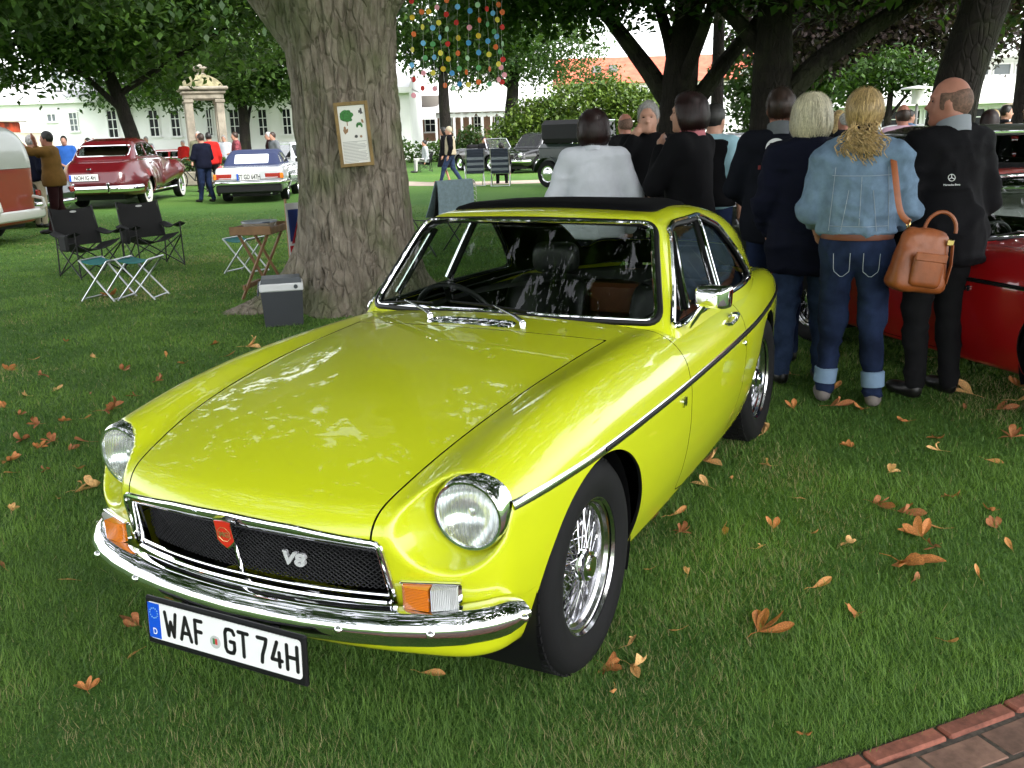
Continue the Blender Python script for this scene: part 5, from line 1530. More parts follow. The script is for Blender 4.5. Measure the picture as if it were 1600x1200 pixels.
def ribbed(name, c, metal):
    m_ = mat(name, c, .2, metal, coat=.7); n, l = m_.node_tree.nodes, m_.node_tree.links
    tc = n.new('ShaderNodeTexCoord'); w = n.new('ShaderNodeTexWave'); w.bands_direction = 'Y' if metal else 'Z'; w.inputs['Scale'].default_value = 75
    l.new(tc.outputs['Object'], w.inputs['Vector']); b = n.new('ShaderNodeBump'); b.inputs['Strength'].default_value = .8; b.inputs['Distance'].default_value = .003
    l.new(w.outputs['Fac'], b.inputs['Height']); l.new(b.outputs[0], n['Principled BSDF'].inputs['Normal'])
    return m_
LENS = mat('lamp_glass', (.95, .97, .97), .03, 0, trans=.0, alpha=.22)
AMBER = ribbed('amber_plastic', srgb(240, 128, 8), .0)
CLEARL = ribbed('clear_plastic', (.60, .62, .62), .35)
def lens_mat():
    m_ = glass_mat('lamp_lens_glass', (.93, .96, .95)); n, l = m_.node_tree.nodes, m_.node_tree.links
    tc = n.new('ShaderNodeTexCoord'); w = n.new('ShaderNodeTexWave'); w.bands_direction = 'Y'; w.inputs['Scale'].default_value = 26; w.inputs['Distortion'].default_value = .0
    l.new(tc.outputs['Object'], w.inputs['Vector'])
    g = [q for q in n if q.type == 'BSDF_GLOSSY'][0]; t = [q for q in n if q.type == 'BSDF_TRANSPARENT'][0]
    b = n.new('ShaderNodeBump'); b.inputs['Strength'].default_value = .6; b.inputs['Distance'].default_value = .004; l.new(w.outputs['Fac'], b.inputs['Height']); l.new(b.outputs[0], g.inputs['Normal'])
    rp = n.new('ShaderNodeValToRGB'); rp.color_ramp.elements[0].color = (.62, .66, .66, 1); rp.color_ramp.elements[1].color = (.97, .98, .97, 1)
    l.new(w.outputs['Fac'], rp.inputs['Fac']); l.new(rp.outputs[0], t.inputs[0])
    df = n.new('ShaderNodeBsdfDiffuse'); df.inputs[0].default_value = (.85, .88, .87, 1)
    mx = n.new('ShaderNodeMixShader'); mx.inputs[0].default_value = .22
    old = [q for q in n if q.type == 'MIX_SHADER' and q is not mx][0]; out = [q for q in n if q.type == 'OUTPUT_MATERIAL'][0]
    l.new(old.outputs[0], mx.inputs[1]); l.new(df.outputs[0], mx.inputs[2]); l.new(mx.outputs[0], out.inputs[0])
    return m_
LENS = lens_mat()
WIPERS = [((-.60, -.19, .893), (-.75, -.40, .922), (-.80, -.55, .895), (-.715, -.25, .925)),
          ((-.57, .21, .893), (-.71, .02, .930), (-.735, -.18, .930), (-.69, .17, .918))]
WHEELP = wire_wheel_proto()
coupe = empty('sports_coupe', (0, 0, 0), 0, 'lime green classic sports coupe with chrome bumper and wire wheels in the foreground', 'car')
build_mgb(coupe, LIME)

# ================================================================ other vehicles
# the red coupe parked behind the onlookers: same kind of car, other paint
red = empty('red_coupe', (-3.5, 2.6, 0), R_(44), 'glossy red coupe partly hidden behind the bald man', 'car')
for ch in list(coupe.children):
    if ch.name.startswith(('number_plate', 'badge', 'grille', 'wiper')) and not ch.name.startswith('wiper'): continue
    c_ = copy_tree(ch, red)
for ch in red.children:
    for sl_ in ch.material_slots:
        if sl_.material is LIME: sl_.link = 'OBJECT'; sl_.material = RED_P

SILVER = paint('silver_paint', (.50, .52, .53), .25)
MAROON = paint('maroon_paint', (.075, .0025, .005))
VWRED = paint('rust_red_paint', (.27, .026, .010), .4)
VWGREY = paint('pale_grey_paint', (.44, .47, .42), .4)
CREAM = paint('cream_paint', (.62, .58, .42), .4)
DKGREEN = paint('dark_green_paint', (.008, .018, .012))
BLACKP = paint('black_paint', (.008, .008, .009))
OLIVE = paint('olive_paint', (.020, .024, .016))
WHITEP = paint('white_paint', (.7, .7, .69))
YELLOWP = paint('yellow_paint', (.65, .42, .02))
BLUEP = paint('midnight_paint', (.012, .018, .05))
NAVY_C = mat('navy_canvas', (.022, .032, .085), .85, bump=.3, bscale=60)
TAN_C = mat('tan_canvas', (.30, .25, .17), .9, bump=.3, bscale=40)
TAIL_R = mat('tail_red', (.30, .012, .006), .2, coat=.5)
PLATE_W = mat('plate_white_far', (.7, .7, .68), .4)
WHITEWALL = mat('whitewall', (.66, .65, .60), .7)

def round_wheel(r, w, ww=False, cap=CHROME_D):
    t = MB(); ri = r * .62
    t.lathe([(ri, -w * .42), (r * .80, -w * .5), (r * .95, -w * .47), (r, -w * .3), (r, w * .3), (r * .95, w * .47), (r * .80, w * .5), (ri, w * .42)], 32, axis='y', cap=False)
    out = [('tyre', t, TYRE)]
    if ww:
        q = MB(); q.lathe([(ri * 1.02, w * .44), (r * .80, w * .515), (r * .90, w * .50)], 32, axis='y', cap=False); out.append(('whitewall', q, WHITEWALL))
    d = MB(); d.lathe([(ri, w * .42), (ri * .95, w * .30), (ri * .80, w * .26), (ri * .62, w * .36), (ri * .25, w * .46), (.001, w * .48)], 32, axis='y', cap=False); out.append(('hubcap', d, cap))
    return out
def put_wheels(root, proto, xs, y, r):
    for x_ in xs:
        for s in (1, -1): wheel_from(proto, root, (x_, y * s, r), s < 0)
def arch_clip(V, F, xs, zc, rad, y0=.35):
    s = np.full(len(V), 1.)
    for x_ in xs: s = np.minimum(s, np.hypot(V[:, 0] - x_, V[:, 2] - zc) - rad)
    return clip(V, F, np.where(np.abs(V[:, 1]) > y0, s, 1.))
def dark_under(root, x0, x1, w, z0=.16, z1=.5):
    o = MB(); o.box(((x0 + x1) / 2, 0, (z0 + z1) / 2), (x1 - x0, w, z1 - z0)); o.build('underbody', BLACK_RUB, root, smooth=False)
def trim_loop(root, f, pts, axis, s, r=.012, m_=None, name='window_trim'):
    lp = resample(rpoly(pts, .05, 4), .05, True)
    if axis == 'y': P = np.stack([lp[:, 0], np.full(len(lp), .45 * s), lp[:, 1]], 1); P = onto(f, P, (0, s, 0), span=.5)
    else: P = np.stack([np.full(len(lp), s[1]), lp[:, 0], lp[:, 1]], 1); P = onto(f, P, (s[0], 0, 0), span=1.2)
    MB().tube(P, r, 6, closed=True).build(name, m_ or CHROME, root)
def far_plate(root, loc, rz, txt, w=.52, h=.11, band=True):
    e = empty('number_plate', loc, rz, parent=root)
    MB().box((0, 0, 0), (.012, w, h), bev=.003).build('plate_sheet', PLATE_W, e)
    if band: MB().box((.007, -w / 2 + .022, 0), (.004, .042, h * .92)).build('plate_band', MATS['plate_blue'], e)
    text_mesh('plate_letters', txt, h * .95, MATS['plate_black'], e, .001, bold=.002, mtx=Matrix.Translation((.008, .028, -h * .33)) @ Matrix(((0, 0, 1, 0), (.64, 0, 0, 0), (0, 1, 0, 0), (0, 0, 0, 1))))
    return e

# ---------------------------------------------------------------- maroon saloon, rear view
def maroon_saloon(loc, rz):
    root = empty('maroon_saloon', loc, rz, 'glossy maroon vintage saloon with whitewall tyres seen from behind', 'car')
    P1 = [(-1.16, .34), (-1.24, .60), (-1.14, .86), (-.78, 1.06), (-.2, 1.15), (1.7, 1.16), (2.0, 1.13), (3.5, 1.04), (3.68, .92), (3.72, .40), (3.4, .30)]
    def fb(x, y, z):
        ay = np.sqrt(y * y + 1e-5)
        w_ = lerp_curve(x, [-1.3, -.9, -.2, 1.2, 2.0, 3.0, 3.7], [.56, .70, .80, .84, .78, .62, .44]) - .05 * np.clip((z - .55) / .5, 0, 1) ** 2 - .10 * np.clip((.5 - z) / .2, 0, 1) ** 2
        f = smax(poly2(x, z, P1, .10), ay - w_, .16)
        rf = ellip(x, ay, z, (-.05, .66, .60), (.98, .285, .47))
        ff = capsule(x, ay, z, (3.15, .66, .72), (2.75, .68, .74), .27, .27)
        f2 = capsule(x, ay, z, (2.75, .68, .74), (1.35, .72, .55), .26, .13)
        f = smin(f, rf, .14); f = smin(f, smin(ff, f2, .12), .12)
        return smax(f, .28 - z, .05)
    V, F = half_nets(fb, (-1.5, 1.1, .2), (3.9, 1.1, 1.35), .042)
    V, F = arch_clip(V, F, (0,), .30, .40, .55); V, F = arch_clip(V, F, (3.05,), .36, .41, .5)
    panel('body', V, F, fb, MAROON, root, .03)
    P2 = [(-.55, 1.04), (-.22, 1.38), (.10, 1.55), (.55, 1.615), (1.0, 1.60), (1.36, 1.48), (1.66, 1.12), (1.7, 1.0)]
    def fg(x, y, z):
        ay = np.sqrt(y * y + 1e-5)
        return smax(poly2(x, z, P2, .05), ay - (.735 - .30 * (z - 1.1) - .10 * np.clip(.1 - x, 0, 2) ** 2), .15)
    V, F = half_nets(fg, (-1.0, .9, .98), (2.0, .9, 1.75), .03)
    V, F = clip(V, F, fb(*V.T) + .01)
    rw = lambda P: np.where(P[:, 0] < .15, rbox2(P[:, 1], P[:, 2], 0, 1.325, .565, .115, .10), 1.)
    a, b = clip(V, F, -rw(V)); panel('rear_window', a, b, fg, DGLASS, root, 0, -.01)
    V, F = clip(V, F, rw(V))
    S = [[(-.12, 1.20), (-.06, 1.36), (.10, 1.45), (.52, 1.47), (.54, 1.20)], [(.60, 1.20), (.59, 1.475), (1.12, 1.46), (1.28, 1.38), (1.42, 1.20)]]
    for k, p_ in enumerate(S):
        sf = lambda P: np.where(np.abs(P[:, 1]) > .45, poly2(P[:, 0], P[:, 2], p_, .05), 1.)
        a, b = clip(V, F, -sf(V))
        for s in (1, -1):
            c, d = clip(a, b, a[:, 1] * s); panel('door_window', c, d, fg, DGLASS, root, 0, -.01)
        V, F = clip(V, F, sf(V))
    panel('roof', V, F, fg, MAROON, root, .03)
    trim_loop(root, fg, [(-.58, 1.205), (.58, 1.205), (.58, 1.445), (-.58, 1.445)], 'x', (-1, -.3), .016, name='rear_window_trim')
    for s in (1, -1):
        trim_loop(root, fg, [(-.14, 1.185), (-.08, 1.36), (.10, 1.465), (.55, 1.49), (1.14, 1.475), (1.30, 1.39), (1.45, 1.185)], 'y', s, .013)
    MB().box((.6, 0, 1.10), (2.1, 1.3, .10), bev=.03).box((.15, 0, 1.22), (.2, 1.15, .30), bev=.06).build('seats', mat('tan_interior', (.16, .10, .05), .7), root)
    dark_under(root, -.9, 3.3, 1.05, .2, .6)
    # rear bumper with overriders, plate, handles, side chrome
    pth = resample(np.array([(-.75, -.93), (-1.15, -.86), (-1.33, -.6), (-1.38, 0), (-1.33, .6), (-1.15, .86), (-.75, .93)]), .08)
    bp = empty('rear_bumper', (0, 0, 0), 0, parent=root)
    MB().tube(np.concatenate([pth, np.full((len(pth), 1), .47)], 1), .075, 10, flat=(.55, 1)).build('bumper_bar', CHROME, bp)
    for yy in (.38, -.38): MB().box((-1.40, yy, .50), (.09, .08, .24), bev=.03).build('overrider', CHROME, bp)
    far_plate(root, (-1.235, .18, .735), math.pi, 'NOH IG 4H', .62, .15)
    for s in (1, -1):
        o = MB()
        Q = onto(fb, np.array([(x_, .5 * s, 1.10 - .01 * x_) for x_ in np.linspace(-.3, 2.4, 20)]), (0, s, 0), span=.6); o.tube(Q, .012, 6); o.build('side_moulding', CHROME, root)
        o = MB(); o.tube([(.45, .80 * s, .33), (2.55, .80 * s, .33)], .022, 6); o.build('sill_moulding', CHROME, root)
        Q = onto(fb, np.array([(.62, .5 * s, 1.02), (.45, .5 * s, 1.02)]), (0, s, 0), span=.6); o = MB(); o.tube(Q + [[0, .03 * s, 0]], .016, 6); o.build('door_handle', CHROME, root)
        MB().ell((-1.02, .62 * s, .80), (.05, .05, .05)).build('tail_lamp', TAIL_R, root)
        MB().ell((3.42, .66 * s, .74), (.07, .11, .11)).build('headlight', CHROME, root)
    MB().box((-1.19, .06, .92), (.05, .10, .05), bev=.015).build('trunk_handle', CHROME, root)
    put_wheels(root, round_wheel(.36, .19, True, CHROME), (0, 3.05), .73, .36)
    return root
maroon_saloon((-15.2, -18.75, 0), R_(211)).scale = (1.10, 1.10, 1.05)

# ---------------------------------------------------------------- silver roadster with navy soft top, rear view
def silver_roadster(loc, rz):
    root = empty('silver_roadster', loc, rz, 'silver roadster with closed navy soft top seen from behind', 'car')
    P1 = [(-1.02, .42), (-1.10, .60), (-1.07, .80), (-.98, .88), (-.2, .93), (1.4, .93), (3.1, .80), (3.30, .66), (3.3, .40), (3.0, .28), (-.6, .28)]
    def fb(x, y, z):
        ay = np.sqrt(y * y + 1e-5)
        w_ = lerp_curve(x, [-1.15, -.8, 0, 1.5, 2.6, 3.3], [.80, .87, .90, .90, .87, .74]) - .06 * np.clip((z - .62) / .3, 0, 1) ** 2 - .12 * np.clip((.5 - z) / .25, 0, 1) ** 2
        return smax(smax(poly2(x, z, P1, .05), ay - w_, .07), .26 - z, .04)
    V, F = half_nets(fb, (-1.3, 1.1, .2), (3.5, 1.1, 1.1), .045)
    V, F = arch_clip(V, F, (0, 2.46), .33, .37, .5)
    panel('body', V, F, fb, SILVER, root, .03)
    P2 = [(-.55, .86), (-.10, 1.20), (.25, 1.29), (.9, 1.30), (1.15, 1.27), (1.75, .88)]
    def fg(x, y, z):
        ay = np.sqrt(y * y + 1e-5)
        return smax(poly2(x, z, P2, .05), ay - (.74 - .36 * (z - .9) - .05 * np.clip(.2 - x, 0, 2) ** 2), .10)
    V, F = half_nets(fg, (-.8, .9, .85), (1.9, .9, 1.45), .03)
    V, F = clip(V, F, fb(*V.T) + .01)
    rw = lambda P: np.where(P[:, 0] < .2, rbox2(P[:, 1], P[:, 2], 0, 1.08, .43, .115, .03), 1.)
    a, b = clip(V, F, -rw(V)); panel('rear_window', a, b, fg, mat('plastic_window', (.72, .76, .80), .12, coat=.5), root, 0, -.008)
    V, F = clip(V, F, rw(V))
    for p_ in ([(-.13, .97), (-.02, 1.14), (.16, 1.20), (.22, .97)], [(.42, .95), (.46, 1.22), (1.05, 1.20), (1.45, .95)]):
        sf = lambda P: np.where(np.abs(P[:, 1]) > .42, poly2(P[:, 0], P[:, 2], p_, .02), 1.)
        a, b = clip(V, F, -sf(V))
        for s in (1, -1):
            c, d = clip(a, b, a[:, 1] * s); panel('side_window', c, d, fg, PANE_L if p_[0][0] < 0 else DGLASS, root, 0, -.008)
        V, F = clip(V, F, sf(V))
    panel('soft_top', V, F, fg, NAVY_C, root, .02)
    for s in (1, -1):
        MB().box((-1.045, .60 * s, .66), (.10, .40, .15), bev=.02).build('tail_lamp', TAIL_R, root)
        MB().box((-1.03, .815 * s, .66), (.12, .10, .145), bev=.02).build('indicator_lamp', AMBER, root)
        MB().box((-.75, .5 * s, .22), (.25, .06, .06), bev=.02).build('exhaust_pipe', CHROME_D, root)
    far_plate(root, (-1.105, 0, .655), math.pi, 'ST GD 647H', .56, .17)
    bp = empty('rear_bumper', (0, 0, 0), 0, parent=root)
    pth = resample(np.array([(-.45, -.93), (-1.0, -.90), (-1.15, -.80), (-1.18, 0), (-1.15, .80), (-1.0, .90), (-.45, .93)]), .08)
    MB().tube(np.concatenate([pth, np.full((len(pth), 1), .51)], 1), .048, 8, flat=(.6, 1)).build('bumper_bar', CHROME, bp)
    MB().box((-1.02, 0, .36), (.25, 1.62, .20), bev=.03).build('rear_valance', BLACK_PL, root)
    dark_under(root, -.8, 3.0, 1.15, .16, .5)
    for s in (1, -1): MB().box((1.55, .98 * s, .98), (.06, .16, .11), bev=.02).build('door_mirror', BLACK_PL, root)
    put_wheels(root, round_wheel(.32, .20, False, CHROME_D), (0, 2.46), .74, .32)
    return root
silver_roadster((*(-17.219, -15.747), 0), R_(213))

# ---------------------------------------------------------------- camper vans
def camper(loc, rz, label, lower, upper, popup=False, louv=True):
    root = empty('camper_van', loc, rz, label, 'van')
    def fb(x, y, z):
        ay = np.sqrt(y * y + 1e-5)
        w_ = .875 - .045 * np.clip((z - 1.2) / .7, 0, 1) ** 2 * 1.6 - .10 * np.clip((.45 - z) / .25, 0, 1) ** 2
        re = -.98 + .10 * np.clip((z - 1.2) / .7, 0, 1) ** 2 * 2.2 - .05 * (z - .6); fr = 3.28 - .22 * np.clip((z - 1.2) / .7, 0, 1)
        f = smax(ay - w_, z - 1.90, .22); f = smax(f, re - x, .30); f = smax(f, x - fr, .34)
        return smax(f, .30 - z, .05)
    V, F = half_nets(fb, (-1.2, 1.0, .2), (3.5, 1.0, 2.05), .055)
    V, F = arch_clip(V, F, (0, 2.4), .34, .41, .5)
    lo = lambda P: 1.205 - P[:, 2]
    a, b = clip(V, F, lo(V) - .004); panel('lower_body', a, b, fb, lower, root, .02)
    V, F = clip(V, F, -lo(V) - .004)
    wins = [[(-.62, 1.30), (-.56, 1.66), (-.20, 1.68), (-.20, 1.30)], [(-.02, 1.30), (-.02, 1.68), (.66, 1.68), (.66, 1.30)], [(.84, 1.30), (.84, 1.68), (1.52, 1.68), (1.52, 1.30)], [(1.70, 1.30), (1.70, 1.68), (2.3, 1.68), (2.55, 1.30)]]
    for p_ in wins:
        sf = lambda P: np.where(np.abs(P[:, 1]) > .5, poly2(P[:, 0], P[:, 2], p_, .06), 1.)
        a, b = clip(V, F, -sf(V))
        for s in (1, -1):
            c, d = clip(a, b, a[:, 1] * s); panel('side_window', c, d, fb, DGLASS, root, 0, -.012)
        V, F = clip(V, F, sf(V))
    panel('upper_body', V, F, fb, upper, root, .03)
    o = MB()
    for s in (1, -1):
        Q = onto(fb, np.array([(x_, .6 * s, 1.205) for x_ in np.linspace(-.75, 3.1, 24)]), (0, s, 0), span=.6); o = MB(); o.tube(Q, .016, 6); o.build('belt_moulding', CHROME_D, root)
        Q = onto(fb, np.array([(x_, .6 * s, 1.78) for x_ in np.linspace(-.7, 2.9, 24)]), (0, s, 0), span=.6); o = MB(); o.tube(Q + [[0, .02 * s, 0]], .022, 6); o.build('rain_gutter', upper, root)
        if louv:
            for k in range(8):
                zz = .80 + k * .046
                Q = onto(fb, np.array([(-.62 + .004 * k, .6 * s, zz), (-.36, .6 * s, zz), (-.12, .6 * s, zz)]), (0, s, 0), span=.6)
                o = MB(); o.tube(Q, .012, 6); o.build('air_louver', mat('louver_pale', (.45, .36, .28), .5), root)
    bp = empty('rear_bumper', (0, 0, 0), 0, parent=root)
    pth = resample(np.array([(-.40, -.93), (-.95, -.92), (-1.12, -.70), (-1.16, 0), (-1.12, .70), (-.95, .92), (-.40, .93)]), .1)
    BC = paint('bumper_cream', (.55, .55, .50), .4)
    MB().tube(np.concatenate([pth, np.full((len(pth), 1), .46)], 1), .085, 8, flat=(.45, 1)).build('bumper_bar', BC, bp)
    for s in (1, -1): MB().tube([(-1.10, .60 * s, .50), (-1.22, .60 * s, .58), (-1.20, .60 * s, .70), (-1.02, .60 * s, .74)], .028, 8).build('overrider', BC, bp)
    MB().box((1.1, 0, .95), (3.0, 1.3, .5), bev=.05).build('bench_seats', DARK_IN, root)
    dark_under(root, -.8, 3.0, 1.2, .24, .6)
    if popup:
        MB().box((.9, 0, 2.02), (2.2, 1.2, .26), bev=.03).build('roof_fabric', mat('orange_fabric', (.50, .07, .02), .8, color2=(.10, .02, .01), nscale=4), root)
        MB().box((.9, 0, 2.19), (2.5, 1.4, .09), bev=.03).build('roof_lid', WHITEP, root)
    put_wheels(root, round_wheel(.335, .17, False, mat('hub_cream', (.55, .55, .50), .4)), (0, 2.4), .76, .335)
    return root
camper((-7.62, -13.70, 0), R_(291), 'rust red and pale grey camper van at the left edge', VWRED, VWGREY)
camper((*(-13.403, -20.259), 0), R_(296), 'cream camper van with orange pop-up roof behind the red one', CREAM, CREAM, True)

# ---------------------------------------------------------------- generic saloon / open car
def saloon(loc, rz, label, pnt, L=4.4, W=1.66, H=1.42, name='saloon_car', open_=False, round_=.10, res=.065, hood=.88, belt=.92, group=None, cat='car', cab=(-.30, .16), glass=None, plate=None):
    root = empty(name, (*loc, 0), rz, label, cat, group)
    h = L / 2; x0, x1 = cab[0] * L, cab[1] * L      # cabin base, from rear to windscreen
    wb = L * .29
    P1 = [(-h, .40), (-h - .02, .62), (-h + .06, hood - .03), (-h + .25, hood), (x0, belt), (x1 + .25, belt), (h - .45, hood - .05), (h - .08, hood - .12), (h, .60), (h - .02, .36), (h - .3, .26), (-h + .3, .26)]
    def fb(x, y, z):
        ay = np.sqrt(y * y + 1e-5)
        w_ = W / 2 - .10 * np.clip((np.abs(x) - h * .55) / (h * .45), 0, 1.2) ** 2 - .07 * np.clip((z - .62) / .35, 0, 1) ** 2 - .10 * np.clip((.5 - z) / .25, 0, 1) ** 2
        return smax(smax(poly2(x, z, P1, .05), ay - w_, round_), .25 - z, .04)
    V, F = half_nets(fb, (-h - .2, W / 2 + .15, .18), (h + .2, W / 2 + .15, belt + .2), res)
    V, F = arch_clip(V, F, (-wb, wb), .32, .365, .45)
    if open_:
        V, F = clip(V, F, np.where(V[:, 2] > .75, np.maximum(np.maximum(np.abs(V[:, 1]) - W / 2 + .16, x0 - V[:, 0]), V[:, 0] - x1 - .02), 1.))
    panel('body', V, F, fb, pnt, root, .03)
    gl = glass or DGLASS
    if not open_:
        P2 = [(x0 - .35, belt - .08), (x0 + .12, H - .06), (x0 + .5, H), (x1 - .25, H - .005), (x1 - .02, H - .06), (x1 + .42, belt - .08)]
        def fg(x, y, z):
            ay = np.sqrt(y * y + 1e-5)
            return smax(poly2(x, z, P2, .06), ay - (W / 2 - .11 - .34 * (z - belt)), .08)
        V, F = half_nets(fg, (x0 - .6, W / 2 + .1, belt - .1), (x1 + .7, W / 2 + .1, H + .15), res)
        V, F = clip(V, F, fb(*V.T) + .01)
        zt, zb = H - .09, belt + .05; sl = .42 / (H - belt)
        wins = [[(x0 - .12, zb), (x0 + .18, zt), ((x0 + x1) / 2 - .04, zt), ((x0 + x1) / 2 - .04, zb)], [((x0 + x1) / 2 + .04, zb), ((x0 + x1) / 2 + .04, zt), (x1 - .12, zt), (x1 + .24, zb)]]
        for p_ in wins:
            sf = lambda P: np.where(np.abs(P[:, 1]) > .42, poly2(P[:, 0], P[:, 2], p_, .02), 1.)
            a, b = clip(V, F, -sf(V))
            for s in (1, -1):
                c, d = clip(a, b, a[:, 1] * s); panel('side_window', c, d, fg, gl, root, 0, -.01)
            V, F = clip(V, F, sf(V))
        for nm, cond in (('windshield', lambda P: P[:, 0] > x1 - .08), ('rear_window', lambda P: P[:, 0] < x0 + .2)):
            sf = lambda P: np.where(cond(P), rbox2(P[:, 1], P[:, 2], 0, (zt + zb) / 2, W / 2 - .27, (zt - zb) / 2, .05), 1.)
            a, b = clip(V, F, -sf(V)); panel(nm, a, b, fg, gl, root, 0, -.01)
            V, F = clip(V, F, sf(V))
        panel('roof', V, F, fg, pnt, root, .03)
        for s in (1, -1):
            trim_loop(root, fg, [(x0 - .16, zb - .02), (x0 + .17, zt + .02), (x1 - .11, zt + .02), (x1 + .28, zb - .02)], 'y', s, .012)
        MB().box(((x0 + x1) / 2, 0, belt - .1), (x1 - x0, W - .5, .2), bev=.04).box((x0 + .5, 0, belt + .05), (.2, W - .55, .4), bev=.06).box((x0 + 1.1, 0, belt + .05), (.18, W - .6, .4), bev=.06).build('seats', DARK_IN, root)
    else:
        ws = MB(); c0 = (x1 + .12, belt + .0); c1 = (x1 - .12, belt + .36)
        ws.tube([(c0[0], -W / 2 + .2, c0[1]), (c1[0], -W / 2 + .26, c1[1]), (c1[0] + .05, 0, c1[1] + .01), (c1[0], W / 2 - .26, c1[1]), (c0[0], W / 2 - .2, c0[1])], .018, 6); ws.build('windshield_frame', CHROME, root)
        g = MB(); g.sheet(np.array([[(c0[0], y_, c0[1]) for y_ in (-W / 2 + .2, 0, W / 2 - .2)], [(c1[0], y_, c1[1]) for y_ in (-W / 2 + .26, 0, W / 2 - .26)]])); g.build('windshield', GLASS, root)
        MB().box(((x0 + x1) / 2, 0, .62), (x1 - x0, W - .3, .2)).box((x0 + .35, 0, .85), (.22, W - .5, .45), bev=.08).box((x1 - .1, 0, .85), (.2, W - .35, .16), bev=.04).build('cockpit', DARK_IN, root)
        t = np.linspace(0, 2 * np.pi, 20, endpoint=False)
        MB().tube(np.stack([x1 - .38 + .05 * np.sin(t), .35 + .18 * np.cos(t), .93 + .17 * np.sin(t)], 1), .014, 6, closed=True).build('steering_wheel', BLACK_PL, root)
    dark_under(root, -h + .35, h - .35, W - .5, .16, .5)
    for nm, sx in (('front_bumper', 1), ('rear_bumper', -1)):
        pth = resample(np.array([(sx * (h - .35), -W / 2), (sx * (h + .02), -W / 2 + .10), (sx * (h + .08), 0), (sx * (h + .02), W / 2 - .10), (sx * (h - .35), W / 2)]), .12)
        bpo = empty(nm, (0, 0, 0), 0, parent=root)
        MB().tube(np.concatenate([pth, np.full((len(pth), 1), .46)], 1), .05, 8, flat=(.6, 1)).build('bumper_bar', CHROME, bpo)
    for s in (1, -1):
        e = empty('headlight', (h - .04, s * (W / 2 - .25), .68), 0, parent=root)
        MB().lathe([(.10, -.06), (.105, .03), (.095, .05), (.085, .05)], 20, axis='x', cap=False).build('lamp_rim', CHROME, e)
        MB().lathe([(.09, .03), (.06, .055), (.001, .065)], 20, axis='x', cap=False).build('lamp_lens', mat('far_lens', (.62, .65, .65), .1, .4), e)
        MB().box((-h - .0, s * (W / 2 - .22), .68), (.06, .16, .12), bev=.02).build('tail_lamp', TAIL_R, root)
    gr_ = MB(); gr_.box((h - .01, 0, .62), (.05, .62, .22), bev=.02); g_ = gr_.build('grille', BLACK_PL, root)
    q = MB()
    for k in range(9): q.box((h + .022, -.28 + .07 * k, .62), (.01, .012, .20))
    q.tube([(h + .02, -.31, .51), (h + .02, .31, .51), (h + .02, .31, .73), (h + .02, -.31, .73)], .012, 6, closed=True); q.build('grille_bars', CHROME, g_)
    if plate: far_plate(root, (h + .12, 0, .40), 0, plate, .5, .11, False)
    put_wheels(root, round_wheel(.315, .17, False, CHROME), (-wb, wb), W / 2 - .12, .315)
    return root
saloon((-9.933, -17.183), R_(292), 'dark green saloon between the camper vans and brown jacketed man', DKGREEN, 4.3, 1.65, 1.40)
saloon((-29.381, -31.632), R_(300), 'red roadster with dark roof behind the maroon saloon', RED_P, 4.3, 1.7, 1.25, belt=.88, hood=.84, cab=(-.28, .10))
saloon((-23.296, -19.091), R_(60), 'silver grey saloon beyond the roadster beside the trunk', SILVER, 4.6, 1.7, 1.45)
saloon((-33.828, -17.607), R_(62), 'black open tourer with windscreen facing the chestnut tree', BLACKP, 4.0, 1.6, 1.3, 'open_tourer', True)
saloon((-32.585, -14.492), R_(-15), 'black and white saloon before the rhododendron', BLACKP, 4.2, 1.62, 1.50)
saloon((-17.979, -3.559), R_(62), 'silver saloon beyond the slim trunk', SILVER, 4.3, 1.65, 1.4)
saloon((-7.334, 1.403), R_(287), 'long dark olive saloon parked behind the four onlookers', OLIVE, 5.0, 1.8, 1.50, belt=.95, hood=.92, cab=(-.30, .13), res=.05)
saloon((-21.574, -0.078), R_(240), 'white compact car behind the leaning trunk', WHITEP, 3.9, 1.55, 1.45)
saloon((-18.636, 1.893), R_(285), 'bright red low car at the right edge', RED_P, 4.2, 1.65, 1.2, belt=.85, hood=.8)
saloon((-24.637, 1.703), R_(285), 'yellow low car behind the bright red one', YELLOWP, 4.2, 1.65, 1.25, belt=.85, hood=.82)
saloon((-29.632, 2.221), R_(290), 'beige off-road car with canvas roof at the right edge', TAN_C, 4.2, 1.7, 1.95, 'off_road_car', belt=1.15, hood=1.10, cab=(-.42, .12))

